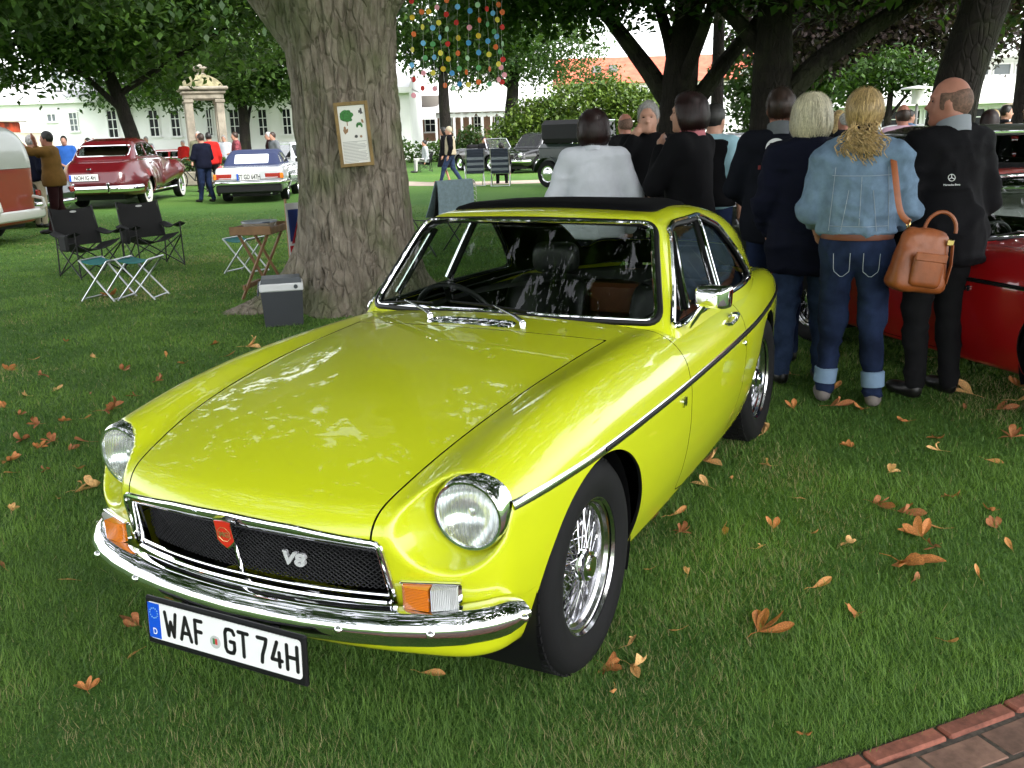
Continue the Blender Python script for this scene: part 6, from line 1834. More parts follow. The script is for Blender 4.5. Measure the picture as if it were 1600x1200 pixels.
# ---------------------------------------------------------------- upright vintage tourer with raised hood, and the vintage nose at right
def vintage(loc, rz, label, hoodup=True, pnt=None, nose=False):
    root = empty('vintage_tourer', (*loc, 0), rz, label, 'car')
    pnt = pnt or BLACKP
    o = MB(); o.box((-.45, 0, .88), (2.3, 1.25, .62), bev=.10); o.build('body_tub', pnt, root)
    o = MB(); o.box((1.25, 0, .92), (1.25, .72, .55), bev=.14); o.build('bonnet', pnt, root)
    rd = empty('radiator', (1.93, 0, .92), 0, parent=root)
    MB().box((0, 0, 0), (.12, .66, .70), bev=.06).build('radiator_shell', CHROME, rd); MB().box((.05, 0, -.02), (.04, .54, .56), bev=.03).build('radiator_core', BLACK_PL, rd)
    for s in (1, -1):
        hlx = empty('headlight', (1.98, .46 * s, 1.0), 0, parent=root)
        MB().lathe([(.04, -.18), (.10, -.12), (.14, -.02), (.145, .02), (.13, .03)], 20, axis='x', cap=False).build('lamp_shell', CHROME, hlx); MB().lathe([(.13, .02), (.08, .05), (.001, .06)], 20, axis='x', cap=False).build('lamp_lens', MATS['far_lens'], hlx)
        aa = np.linspace(R_(8), R_(165), 16); g = np.array([[(1.62 + .46 * math.cos(a_), s * w_, .36 + .46 * math.sin(a_)) for a_ in aa] for w_ in (.50, .62, .76)])
        MB().sheet(g if s > 0 else g[::-1], .02).build('front_fender', pnt, root)
        aa = np.linspace(R_(10), R_(170), 16); g = np.array([[(-1.15 + .46 * math.cos(a_), s * w_, .36 + .46 * math.sin(a_)) for a_ in aa] for w_ in (.50, .62, .76)])
        MB().sheet(g if s > 0 else g[::-1], .02).build('rear_fender', pnt, root)
        MB().box((.25, .63 * s, .36), (1.8, .24, .04), bev=.01).build('running_board', pnt, root)
    if hoodup:
        o = MB(); o.box((-.62, 0, 1.52), (1.75, 1.24, .62), bev=.12); o.build('fabric_hood', mat('black_canvas', (.015, .015, .016), .9, bump=.3, bscale=40), root)
        MB().tube([(.32, -.58, 1.18), (.25, -.58, 1.78), (.25, .58, 1.78), (.32, .58, 1.18)], .025, 6, closed=True).build('windshield_frame', CHROME, root)
        MB().sheet(np.array([[(.32, -.57, 1.2), (.32, .57, 1.2)], [(.255, -.57, 1.77), (.255, .57, 1.77)]])).build('windshield', DGLASS, root)
    else:
        MB().tube([(.45, -.55, 1.18), (.30, -.55, 1.62), (.30, .55, 1.62), (.45, .55, 1.18)], .022, 6, closed=True).build('windshield_frame', CHROME, root)
        MB().sheet(np.array([[(.45, -.54, 1.2), (.45, .54, 1.2)], [(.305, -.54, 1.6), (.305, .54, 1.6)]])).build('windshield', GLASS, root)
    MB().tube([(2.15, -.7, .48), (2.22, 0, .48), (2.15, .7, .48)], .04, 8, flat=(.5, 1)).build('front_bumper', CHROME, root)
    dark_under(root, -1.2, 1.8, .8, .28, .6)
    put_wheels(root, round_wheel(.37, .13, False, CHROME_D), (-1.15, 1.62), .64, .37)
    return root
vintage((-22.709, -8.360), R_(75), 'tall black vintage tourer with raised fabric hood', True, DKGREEN)

# ================================================================ people
SKIN = mat('skin', (.40, .21, .145), .5, noise=.06, nscale=20)
SKIN_R = mat('skin_ruddy', (.34, .145, .10), .5, noise=.10, nscale=14)
def cloth(name, c, rough=.85, noise=.10, bump=.35, bscale=90, nscale=9):
    return mat('cloth_' + name, c, rough, noise=noise, nscale=nscale, bump=bump, bscale=bscale, bdist=.003, spec=.12)
C_BLACK = cloth('black', (.0035, .0035, .0045)); C_NAVY = cloth('navy', (.004, .005, .013)); C_DNAVY = cloth('dark_navy', (.005, .006, .010))
C_DENIM = cloth('denim', (.115, .172, .245), .9, .16, .5, 150, 14); C_JEAN = cloth('jeans', (.012, .020, .050), .9, .45, .4, 140, 4); C_JEANL = cloth('jeans_light', (.17, .25, .36)); C_JEANM = cloth('jeans_mid', (.022, .036, .075), .9, .3)
C_WHITE = cloth('white', (.46, .48, .53), .85, .05); C_BROWN = cloth('brown', (.14, .075, .020)); C_MAROON = cloth('maroon', (.020, .006, .007)); C_BLUE = cloth('blue', (.025, .10, .36))
C_RED = cloth('red', (.38, .015, .012)); C_GREY = cloth('grey', (.11, .12, .13)); C_BEIGE = cloth('beige', (.36, .31, .22)); C_LBLUE = cloth('light_blue', (.26, .42, .48)); C_PINK = cloth('pink', (.50, .33, .42)); C_PLAID = cloth('plaid', (.16, .04, .05), .85, .6, .3, 60, 22); C_YEL = cloth('yellow', (.60, .38, .03)); C_DK = cloth('charcoal', (.008, .008, .009))
H_BLOND = mat('hair_blonde', (.36, .25, .11), .45, noise=.45, nscale=34, bump=.9, bscale=70, bdist=.006); H_PALE = mat('hair_pale', (.50, .46, .33), .45, noise=.30, nscale=34, bump=.9, bscale=70, bdist=.006); H_DARK = mat('hair_dark', (.006, .005, .004), .5, noise=.3, nscale=30, bump=.8, bscale=60); H_AUB = mat('hair_auburn', (.014, .0045, .004), .5, noise=.4, nscale=30, bump=.8, bscale=60); H_BRN = mat('hair_brown', (.025, .012, .007), .5, noise=.4, nscale=30, bump=.8, bscale=60); H_GREY = mat('hair_grey', (.30, .29, .28), .6, noise=.3, nscale=40, bump=.8, bscale=60); H_STUB = mat('hair_stubble', (.12, .066, .045), .7, noise=.35, nscale=60)
SHOE_D = mat('shoe_dark', (.006, .0055, .005), .4); SHOE_G = mat('shoe_grey', (.17, .15, .14), .8); SHOE_R = mat('shoe_red', (.45, .06, .02), .4)
EYE = mat('eye', (.02, .015, .012), .2)

def hair_mat(src):
    """strand material that takes its two tones from the hair colour"""
    nm = src.name + '_strand'
    if nm in MATS: return MATS[nm]
    c = [q for q in src.node_tree.nodes if q.type == 'VALTORGB'][0].color_ramp
    c0, c1 = c.elements[0].color[:3], c.elements[1].color[:3]
    m_ = leaf_mat(nm, tuple(q * .75 for q in c0), tuple(min(1, q * 1.25) for q in c1), .0, .38)
    return m_
def strands(root, f, ho, c0, n, L, hair, style, steps=6, w=.0016):
    g = np.random.default_rng(len(root.name) + n); co = np.empty(len(ho.data.vertices) * 3); ho.data.vertices.foreach_get('co', co); V = co.reshape(-1, 3)
    P = V[g.integers(0, len(V), n)].copy(); tint = np.clip(g.normal(.5, .28, n), 0, 1); A = []; S = []
    ns = g.standard_normal((n, 3)) * .22; lf = .003 + .006 * g.random(n); LL = L * (.6 + .7 * g.random(n)) / steps
    for k in range(steps):
        N = fnormals(f, P); d = P - c0; d -= N * (d * N).sum(1)[:, None]; d /= np.linalg.norm(d, axis=1)[:, None] + 1e-9
        d = d + ns + [0, 0, -.25]; d /= np.linalg.norm(d, axis=1)[:, None]
        sd = np.cross(d, N); sd /= np.linalg.norm(sd, axis=1)[:, None] + 1e-9
        gr = grad(f, P); v = f(*P.T) - lf; P = P - gr * (np.clip(v, -.02, .02) / ((gr * gr).sum(1) + 1e-9))[:, None]
        wk = w * (1 - .75 * k / (steps - 1)); A.append(P - sd * wk); S.append(P + sd * wk)
        P = P + d * LL[:, None]
    V2 = np.stack([np.stack(A, 1), np.stack(S, 1)], 2).reshape(-1, 3)        # n, steps, 2
    base = np.arange(n)[:, None] * steps * 2 + np.arange(steps - 1)[None] * 2
    F = np.stack([base, base + 1, base + 3, base + 2], -1).reshape(-1, 4)
    o = mesh_np('hair_strands', V2, F, hair_mat(hair), root, True, attr={'tint': np.repeat(tint, steps * 2)}); o['kind'] = 'stuff'
def rotz(p, a): return np.array([p[0] * math.cos(a) - p[1] * math.sin(a), p[0] * math.sin(a) + p[1] * math.cos(a), p[2]])
def person(loc, rz, label, h=1.75, top=C_BLACK, low=C_JEAN, hair=H_BRN, hstyle='short', shoes=SHOE_D, skin=SKIN, arms=None, legs=None, headrot=0., res=.038, build=1., tlen=.88, belly=0., group=None, cuffs=None, sit=False, hands=False, collar=None, sleeves=1., flare=0., wr=0., zoff=0., skirt=None, vest=None, fold=1.):
    """figure in local space: x forward, y left, z up, 1.75 m tall before scaling"""
    root = empty('person', (loc[0], loc[1], zoff), rz, label, 'person', group)
    k = h / 1.75; root.scale = (k, k, k)
    J = dict(sl=(0, .185, 1.42), sr=(0, -.185, 1.42), el=(-.03, .25, 1.12), er=(-.03, -.25, 1.12), wl=(.06, .24, .88), wr=(.06, -.24, .88), hl=(0, .095, .93), hr=(0, -.095, .93), kl=(.02, .11, .50), kr=(.02, -.11, .50), al=(-.02, .12, .085), ar=(-.02, -.12, .085))
    if sit: J.update(hl=(0, .10, .50), hr=(0, -.10, .50), kl=(.42, .13, .52), kr=(.42, -.13, .52), al=(.44, .14, .085), ar=(.44, -.14, .085))
    dz = -.43 if sit else 0.
    if sit:
        for q in ('sl', 'sr', 'el', 'er', 'wl', 'wr'): J[q] = (J[q][0], J[q][1], J[q][2] + dz)
    if arms: J.update(arms)
    if legs: J.update(legs)
    J = {a: np.array(b, float) for a, b in J.items()}
    B = build
    hc = np.array([.025, 0, 1.625 + dz]); HR = lambda p: rotz(np.array(p, float), headrot) + hc
    def head(x, y, z):
        c, s = math.cos(-headrot), math.sin(-headrot)
        X = (x - hc[0]) * c - (y - hc[1]) * s; Y = (x - hc[0]) * s + (y - hc[1]) * c; Z = z - hc[2]
        f = ellip(X, Y, Z, (-.005, 0, .02), (.100, .077, .112))
        f = smin(f, ellip(X, Y, Z, (.025, 0, -.055), (.068, .058, .070)), .04)
        f = smin(f, capsule(X, Y, Z, (.092, 0, .012), (.112, 0, -.022), .010, .016), .015)          # nose
        f = smin(f, ellip(X, Y, Z, (.085, 0, -.062), (.018, .026, .010)), .012)                     # lips
        f = smin(f, ellip(X, Y, Z, (.082, 0, -.100), (.022, .026, .018)), .02)                      # chin
        f = smin(f, ellip(X, Y, Z, (.082, 0, .036), (.018, .050, .012)), .016)                      # brow
        f = smax(f, -ellip(X, np.abs(Y), Z, (.098, .031, .012), (.020, .020, .012)), .012)            # eye sockets
        f = smin(f, ellip(X, np.abs(Y), Z, (-.005, .078, -.008), (.022, .012, .034)), .010)         # ears
        return f, X, Y, Z
    def hand(x, y, z, w, d, side):
        d = d / (np.linalg.norm(d) + 1e-9); n_ = np.cross(d, [0, 0, 1.]); n_ = n_ / (np.linalg.norm(n_) + 1e-9); u_ = np.cross(n_, d)
        f = capsule(x, y, z, w + d * .02, w + d * .075, .026, .034)
        if hands:
            for q, L in ((-.030, .062), (-.010, .075), (.011, .070), (.030, .055)):
                b0 = w + d * .085 + u_ * q; m0 = b0 + d * L * .55 + n_ * .006 * side; e0 = b0 + d * L * .85 + n_ * .028 * side
                f = smin(f, smin(capsule(x, y, z, b0, m0, .0095, .0090), capsule(x, y, z, m0, e0, .0090, .0075), .006), .010)
            t0 = w + d * .035 + u_ * .034; f = smin(f, capsule(x, y, z, t0, t0 + d * .045 + u_ * .022 + n_ * .012 * side, .011, .009), .012)
        else: f = smin(f, capsule(x, y, z, w + d * .08, w + d * .155, .030, .016), .02)
        return f
    def torso(x, y, z, g=0.):
        f = smin(ellip(x, y, z, (0, 0, 1.27 + dz), (.115 * B + g, .175 * B + g, .22 + g)), ellip(x, y, z, (.005 + belly * .5, 0, 1.04 + dz), (.115 * B + belly + g, .155 * B + g, .17 + g)), .10)
        f = smin(f, ellip(x, y, z, (-.01, 0, .93 + dz), (.125 * B + g, .17 * B + g, .13 + g)), .08)
        f = smin(f, capsule(x, np.sqrt(y * y + 1e-6), z, (-.012, .03, 1.455 + dz), (-.008, .150, 1.405 + dz), .052 + g, .058 + g), .06)
        return f
    def arm(x, y, z, s, g=0., upto=1.):
        S, E, W_ = J['s' + s], J['e' + s], J['w' + s]
        if upto < 1: return capsule(x, y, z, S, S + (E - S) * upto * 1.6, .062 * B + g, .056 * B + g)
        return smin(capsule(x, y, z, S, E, .060 * B + g, .046 * B + g), capsule(x, y, z, E, W_, .045 * B + g, .032 * B + g), .03)
    def leg(x, y, z, s, g=0.):
        Hh, K, A = J['h' + s], J['k' + s], J['a' + s]
        return smin(capsule(x, y, z, Hh, K, .088 * B + g, .062 * B + g), capsule(x, y, z, K, A, .058 * B + g, .042 * B + g), .03)
    def body(x, y, z):
        f, X, Y, Z = head(x, y, z)
        f = smin(f, capsule(x, y, z, (-.01, 0, 1.42 + dz), (.0, 0, 1.56 + dz), .060, .054), .03)
        f = smin(f, torso(x, y, z, -.02), .04)
        for s in 'lr':
            f = smin(f, arm(x, y, z, s, -.008), .03); d = J['w' + s] - J['e' + s]
            f = smin(f, hand(x, y, z, J['w' + s], d, 1 if s == 'l' else -1), .02)
            f = smin(f, leg(x, y, z, s, -.012), .04)
        return f
    pts = np.array(list(J.values())); lo = np.minimum(pts.min(0) - .26, [-.30, -.32, -.02]); hi = np.maximum(pts.max(0) + .26, [.30, .32, 1.80 + dz]); lo[2] = max(lo[2], -.02)
    def make(nm, f, m_, lo_=lo, hi_=hi, rs=res, wrk=0., wsc=9., fold=0.):
        V, F = surface_nets(f, lo_, hi_, rs)
        if len(V) == 0: return None
        if wrk:
            N = fnormals(f, V); q0 = V + rng.random(3) * 50
            dsp = (fbm(q0 * [wsc, wsc, wsc * .8], 3, 77) - .45) * wrk
            if fold:      # cloth folds: ridged noise, stretched across the limb
                r1 = 1 - np.abs(fbm(q0 * [3.5, 3.5, 8] + .7 * fbm(q0 * 3, 2, 9)[:, None], 2, 91) - .37) * 5
                r2 = 1 - np.abs(fbm(q0 * [7, 7, 4], 2, 95) - .37) * 6
                dsp = dsp + fold * (np.clip(r1, 0, 1) ** 2 + .5 * np.clip(r2, 0, 1) ** 2 - .4)
            V = V + N * dsp[:, None]
        return mesh_np(nm, V, F, m_, root)
    make('body', body, skin, rs=.018 if hands else res)
    # clothes
    def jacket(x, y, z):
        f = torso(x, y, z, .022 + wr * .3)
        if tlen < .86: f = smin(f, smax(smax(ellip(x, y, z, (0, 0, .85 + dz), (.16 * B + flare + belly * .6, .20 * B + flare, .32)), tlen - .0 - z, .02), z - 1.1, .02), .08)
        f = smin(f, capsule(x, y, z, (-.015, 0, 1.44 + dz), (-.01, 0, 1.50 + dz), .082, .068), .03)
        for s in 'lr': f = smin(f, arm(x, y, z, s, .016 + wr * .35, sleeves), .045)
        f = smax(f, (tlen + dz * 0) - z if not sit else -9 + 0 * z, .02)
        return smax(f, z - (1.515 + dz), .02)
    make('jacket' if sleeves >= 1 else 'shirt', jacket, top, wrk=.010 + wr * .5, fold=(.020 if res < .017 else .005) * fold)
    if vest is not None:
        make('vest', lambda x, y, z: smax(smax(torso(x, y, z, .034), (tlen + .02) - z, .02), z - (1.47 + dz), .02), vest)
    def trousers(x, y, z):
        f = ellip(x, y, z, (-.01, 0, .93 + dz), (.125 * B + .006, .172 * B + .004, .13))
        for s in 'lr': f = smin(f, leg(x, y, z, s, .006), .05)
        return smax(f, z - (1.03 + dz), .02)
    if skirt is not None:
        make('skirt', lambda x, y, z: smax(smax(np.hypot(x, y) - (.16 + .22 * (1.0 - z)), z - 1.0, .02), .52 - z, .02), skirt)
    else:
        make('trousers', trousers, low, wrk=.010, fold=(.015 if res < .017 else .005) * fold)
    for s in 'lr':
        A = J['a' + s]; T = A + np.array([.15, .02 if s == 'l' else -.02, 0])
        make('shoe', lambda x, y, z: smax(smin(ellip(x, y, z, (A[0] + .005, A[1], .055), (.055, .042, .06)), ellip(x, y, z, (A[0] + .11, A[1] + (.012 if s == 'l' else -.012), .036), (.105, .046, .042)), .04), -z, .01), shoes, np.array([A[0] - .1, A[1] - .1, -.02]), np.array([A[0] + .26, A[1] + .1, .15]), max(.018, min(res, .03)))
        if cuffs is not None:
            o = MB(); K = J['k' + s]; d = (K - A) / np.linalg.norm(K - A); o.tube([A + d * .03, A + d * .035, A + d * .12, A + d * .125], [.054, .064, .066, .058], 16); o.build('trouser_cuff', cuffs, root)
    # hair
    def hairf(x, y, z):
        f, X, Y, Z = head(x, y, z)
        if hstyle == 'short': g = smax(ellip(X, Y, Z, (-.012, 0, .030), (.108, .088, .116)), smin(-(Z - .035 + .9 * np.clip(-X - .0, -.3, .3)), 9 + 0 * X, .01) * 0 + (X * .95 - Z * .55 - .030), .015); return smax(g, -.085 - Z, .01)
        if hstyle == 'balding': return smax(smax(ellip(X, Y, Z, (-.010, 0, .010), (.1055, .0855, .108)), Z - .055 - .35 * np.clip(-X - .02, 0, .1), .01), smax(X - .045, -.075 - Z, .01), .01)
        if hstyle == 'bob':
            g = smin(ellip(X, Y, Z, (-.020, 0, .030), (.128, .112, .122)), ellip(X, Y, Z, (-.035, 0, -.055), (.105, .112, .085)), .05)
            return smax(smax(g, X * .9 - .25 * Z - .040, .02), -.135 - Z, .02)
        if hstyle == 'long':
            g = smin(ellip(X, Y, Z, (-.020, 0, .030), (.122, .102, .122)), capsule(X, Y, Z, (-.06, 0, -.05), (-.10, 0, -.22), .085, .055), .06)
            return smax(g, X * .9 - .25 * Z - .042, .02)
        if hstyle == 'pony':
            g = ellip(X, Y, Z, (-.018, 0, .030), (.118, .098, .122))
            g = smax(g, X * .9 - .25 * Z - .045, .02); g = smax(g, -.075 - Z, .02)
            return g
        return ellip(X, Y, Z, (0, 0, .05), (.1, .08, .1))
    if hstyle:
        hl = np.array([hc[0] - .28, hc[1] - .25, hc[2] - .42]); hh = np.array([hc[0] + .2, hc[1] + .25, hc[2] + .24])
        ho = make('hair', hairf, hair, hl, hh, min(res, .02), wrk=.006 if hstyle != 'balding' else .002, wsc=26.)
        if res < .022 and hstyle != 'balding':
            strands(root, hairf, ho, HR((-.045, 0, .16)), 2000, dict(short=.035, bob=.10, long=.12, pony=.085)[hstyle], hair, hstyle)
        if hstyle == 'pony':
            o = MB(); g = np.random.default_rng(5)
            for q in range(230):       # curls hanging from the tie
                a0 = HR((-.105 + g.normal(0, .010), g.normal(0, .030), -.060 + g.normal(0, .018))); sp = g.normal(0, .030); L = .07 + .13 * g.random() ** 1.3
                t = np.linspace(0, 1, 13); ph = g.random() * 6.28; cr = .010 + .013 * g.random(); fq = 9 + 7 * g.random(); bx_ = .030 + .030 * g.random()
                P = np.stack([a0[0] - bx_ * np.sin(t * 2.6) + cr * np.cos(fq * t + ph) * t ** .5, a0[1] + sp * np.sin(t * 1.8) * 1.6 + cr * np.sin(fq * t + ph) * t ** .5, a0[2] - L * t], 1)
                o.tube(P, np.linspace(.0042, .0018, 13), 4, False)
            o.build('hair_curls', hair, root)
            MB().tube([HR((-.112 + .02 * math.cos(a_), .034 * math.sin(a_), -.048 + .02 * math.cos(a_))) for a_ in np.linspace(0, 6.28, 12)[:-1]], .011, 6, closed=True).build('hair_tie', C_BLACK, root)
    if hands or res < .03:
        for s in (1, -1):
            MB().ell(HR((.0775, .031 * s, .012)), (.009, .012, .0065)).build('eye', EYE, root)
            MB().tube([HR((.090, .018 * s, .034)), HR((.090, .032 * s, .038)), HR((.080, .048 * s, .033))], [.003, .004, .002], 5).build('eyebrow', hair, root)
    if collar is not None:
        t = np.linspace(0, 2 * np.pi, 24, endpoint=False)
        g = np.array([[(-.012 + r_ * 1.05 * math.cos(a_), r_ * math.sin(a_), z_ + dz - .03 * math.cos(a_)) for a_ in np.append(t, 0)] for r_, z_ in ((.088, 1.455), (.080, 1.50), (.076, 1.535))])
        MB().sheet(g[::-1], .006).build('collar', collar, root)
    return root

VIEW = 207.0921
def vdir(px): return R_(VIEW - math.degrees(math.atan((px - 800) / 1472.3)))     # heading that turns the back to the viewer
# ---------------------------------------------------------------- the four onlookers
den = person((-3.097, 1.007), vdir(1330) + R_(2), 'woman in denim jacket and rolled jeans with brown handbag', 1.70, C_DENIM, C_JEAN, H_BLOND, 'pony', SHOE_G, SKIN,
       arms=dict(el=(.03, .262, 1.12), er=(.04, -.262, 1.12), wl=(.20, .21, .98), wr=(.20, -.20, 1.00), sl=(0, .180, 1.385), sr=(0, -.180, 1.385)),
       legs=dict(al=(.03, .13, .085), ar=(-.03, -.14, .085), kl=(.04, .10, .50), kr=(.0, -.11, .50)), res=.014, build=1.03, tlen=.995, cuffs=C_JEANL, hands=True, collar=C_DENIM, wr=.004, headrot=R_(-4))
MB().tube([(.150 * math.cos(a_) - .008, .190 * math.sin(a_), .985) for a_ in np.linspace(0, 2 * np.pi, 28, endpoint=False)], .016, 6, closed=True, flat=(.35, 1.2)).build('belt', mat('belt_leather', srgb(92, 48, 28), .55), den)
# seams and pocket stitching
ST = mat('pale_thread', (.24, .28, .32), .7)
def pocket(s):
    P = [(-.150, s * .035, .90), (-.152, s * .035, .80), (-.152, s * .075, .765), (-.138, s * .118, .80), (-.128, s * .122, .895)]
    MB().tube(resample(np.array(P), .02), .0018, 4).build('pocket_stitching', ST, den)
for s in (1, -1): pocket(s)
_jk = [c_ for c_ in den.children if c_.name.startswith('jacket')][0]; _jv = np.array([v.co for v in _jk.data.vertices]); _jv = _jv[_jv[:, 0] < -.02]
def seam(nm, yz):
    P = []
    for y_, z_ in yz:
        d_ = np.hypot(_jv[:, 1] - y_, _jv[:, 2] - z_); i_ = np.argsort(d_)[:3]; P.append((_jv[i_, 0].min() - .0005, y_, z_))
    P = np.array(P); P[1:-1, 0] = (P[:-2, 0] + P[1:-1, 0] + P[2:, 0]) / 3
    MB().tube(P, .0017, 4).build(nm, ST, den)
for s in (1, -1):
    seam('jacket_seam', [(s * (.062 + .03 * t_), 1.24 - .22 * t_) for t_ in np.linspace(0, 1, 14)]); seam('jacket_seam', [(s * (.135 + .02 * t_), 1.36 - .34 * t_) for t_ in np.linspace(0, 1, 18)])
seam('yoke_seam', [(y_, 1.315 + .12 * y_ * y_) for y_ in np.linspace(-.15, .15, 20)]); seam('hem_seam', [(y_, 1.045) for y_ in np.linspace(-.15, .15, 20)]); seam('centre_seam', [(0, z_) for z_ in np.linspace(1.05, 1.31, 14)])
person((-3.460, 0.685), vdir(1240) + R_(12), 'woman with pale bobbed hair in long navy coat', 1.70, C_NAVY, C_JEANM, H_PALE, 'bob', SHOE_D, SKIN, arms=dict(el=(.02, .27, 1.12), er=(.06, -.26, 1.12), wl=(.18, .20, .95), wr=(.2, -.18, .97)), res=.016, build=1.06, tlen=.70, hands=True, collar=C_NAVY, wr=.008, flare=.015, headrot=R_(-22))
m36 = person((-3.999, 0.393), vdir(1200) + R_(2), 'dark haired man in navy jacket with round number on the back', 1.76, C_DNAVY, C_JEAN, H_BRN, 'short', SHOE_D, SKIN_R, res=.018, build=1.04, tlen=.80, wr=.006, collar=C_GREY, arms=dict(el=(.05, .28, 1.14), er=(.05, -.28, 1.14), wl=(.22, .15, 1.02), wr=(.22, -.15, 1.02)))
bald = person((-3.444, 1.395), vdir(1444) + R_(40), 'balding man in black jacket with pale collar and small logo', 1.76, C_BLACK, C_DK, H_STUB, 'balding', SHOE_D, SKIN_R, arms=dict(el=(.02, .275, 1.10), er=(-.02, -.265, 1.10), wl=(.22, .18, .96), wr=(.18, -.22, .92), sl=(0, .19, 1.385), sr=(0, -.19, 1.385)), res=.016, build=1.10, tlen=.76, belly=.03, hands=True, collar=mat('collar_grey', (.20, .22, .25), .8), wr=.008, flare=.02, headrot=R_(42))
bald.location[1] += .02
# badge on the number jacket and logo on the black jacket
def on_back(root_, y, z, x0=-.36):
    """point on the back surface of a figure's clothes"""
    best = None
    for ch in root_.children:
        if ch.name.startswith('jacket'):
            co = np.array([v.co for v in ch.data.vertices]); d = np.hypot(co[:, 1] - y, co[:, 2] - z) + np.where(co[:, 0] < 0, 0, 9)
            i_ = d.argmin(); best = (co[i_], np.array(ch.data.vertices[int(i_)].normal))
    return best
def decal(root_, y, z, parts):
    c, n_ = on_back(root_, y, z); n_ = n_ / np.linalg.norm(n_)
    e = empty('print', tuple(c + n_ * .006), 0, parent=root_)
    zax = Vector(n_); xax = Vector((0, 0, 1)).cross(zax).normalized(); yax = zax.cross(xax)
    e.matrix_local = Matrix(((xax.x, yax.x, zax.x, c[0] + n_[0] * .008), (xax.y, yax.y, zax.y, c[1] + n_[1] * .008), (xax.z, yax.z, zax.z, c[2] + n_[2] * .008), (0, 0, 0, 1)))
    for p_ in parts: p_(e)
PRW = mat('print_white', (.62, .63, .63), .7); PRR = mat('print_red', (.16, .012, .012), .7)
decal(m36, .035, 1.385, [lambda e: MB().cyl((0, 0, -.004), (0, 0, .004), .062, n=28).build('print_disc', PRW, e), lambda e: text_mesh('print_number', '36', .085, C_BLACK, e, .001, bold=.003, mtx=Matrix.Translation((0, -.028, .0055)))])
decal(m36, .05, 1.28, [lambda e: [MB().box((-.07 + .022 * q_, .003 * (q_ % 2), 0), (.016, .026 + .006 * (q_ % 3), .002)).build('print_stroke', PRR, e) for q_ in range(7)]])
def star(e):
    o = MB(); t = np.linspace(0, 2 * np.pi, 24, endpoint=False); o.tube(np.stack([.018 * np.cos(t), .018 * np.sin(t) + .02, 0 * t], 1), .0018, 5, closed=True)
    for a_ in (90, 210, 330): o.tube([(0, .02, 0), (.018 * math.cos(R_(a_)), .02 + .018 * math.sin(R_(a_)), 0)], .0022, 5)
    o.build('logo', PRW, e)
decal(bald, .10, 1.22, [star, lambda e: text_mesh('logo_words', 'Mercedes-Benz', .014, PRW, e, .0006, mtx=Matrix.Translation((0, -.022, 0)))])

# ---------------------------------------------------------------- handbag of the denim woman (its own thing, hanging at her side)
def handbag():
    M = den.matrix_basis if False else Matrix.LocRotScale(den.location, den.rotation_euler, den.scale)
    root = empty('handbag', (0, 0, 0), 0, 'tan leather shoulder bag hanging beside the denim jacket', 'bag')
    root.location = M @ Vector((-.13, -.30, .70)); root.rotation_euler = (R_(9), 0, den.rotation_euler[2] + R_(20))
    LE = mat('bag_leather', srgb(128, 68, 30), .45, noise=.18, nscale=8, bump=.35, bscale=45, bdist=.004)
    f = lambda x, y, z: smax(smax(np.abs(x) - .085 * (1 - .55 * np.clip(z / .34, 0, 1)) , np.abs(y) - (.155 - .035 * np.clip(z / .34, 0, 1)), .06), np.abs(z - .16) - .17, .06)
    V, F = surface_nets(f, (-.15, -.25, -.08), (.15, .25, .42), .012); V = V + fnormals(f, V) * ((fbm(V * 22, 3, 5) - .45) * .014)[:, None]; mesh_np('bag_body', V, F, LE, root)
    f2 = lambda x, y, z: smax(smax(np.abs(x + .078) - .022, np.abs(y + .01) - .085, .03), np.abs(z - .11) - .085, .03)
    V, F = surface_nets(f2, (-.13, -.15, -.02), (-.03, .15, .24), .010); mesh_np('bag_pocket', V, F, LE, root)
    MB().box((-.098, -.01, .185), (.012, .17, .045), bev=.005).build('pocket_flap', LE, root)
    t = np.linspace(0, np.pi, 14)
    MB().tube(np.stack([.02 * np.cos(t), -.07 + .075 * np.cos(t), .32 + .10 * np.sin(t)], 1), .010, 8).build('bag_handle', LE, root)
    Mi = Matrix.LocRotScale(root.location, root.rotation_euler, None).inverted()
    up = [Mi @ (M @ Vector(q)) for q in ((-.02, -.145, 1.475), (-.075, -.150, 1.44), (-.135, -.165, 1.33), (-.172, -.185, 1.20), (-.178, -.205, 1.10))]
    pts = resample(np.array([tuple(q) for q in up] + [(.0, .10, .345)]), .03); pts[1:-1] = (pts[:-2] + pts[1:-1] + pts[2:]) / 3; pts[1:-1] = (pts[:-2] + pts[1:-1] + pts[2:]) / 3
    MB().tube(pts, .017, 8, flat=(1, .16)).build('shoulder_strap', LE, root)
    MB().tube([(-.0 + .018 * math.cos(a_), .105, .335 + .022 * math.sin(a_)) for a_ in np.linspace(0, 6.28, 12)[:-1]], .004, 6, closed=True).build('strap_ring', GOLD_B, root)
    MB().box((-.05, -.115, .27), (.02, .035, .035), bev=.005).build('buckle', GOLD_B, root)
    MB().tube([(-.06, -.125, .26), (-.07, -.135, .16), (-.06, -.135, .06)], .014, 6, flat=(.3, 1)).build('tassel_strap', LE, root)
GOLD_B = mat('brass', (.55, .40, .16), .25, 1.)
handbag()

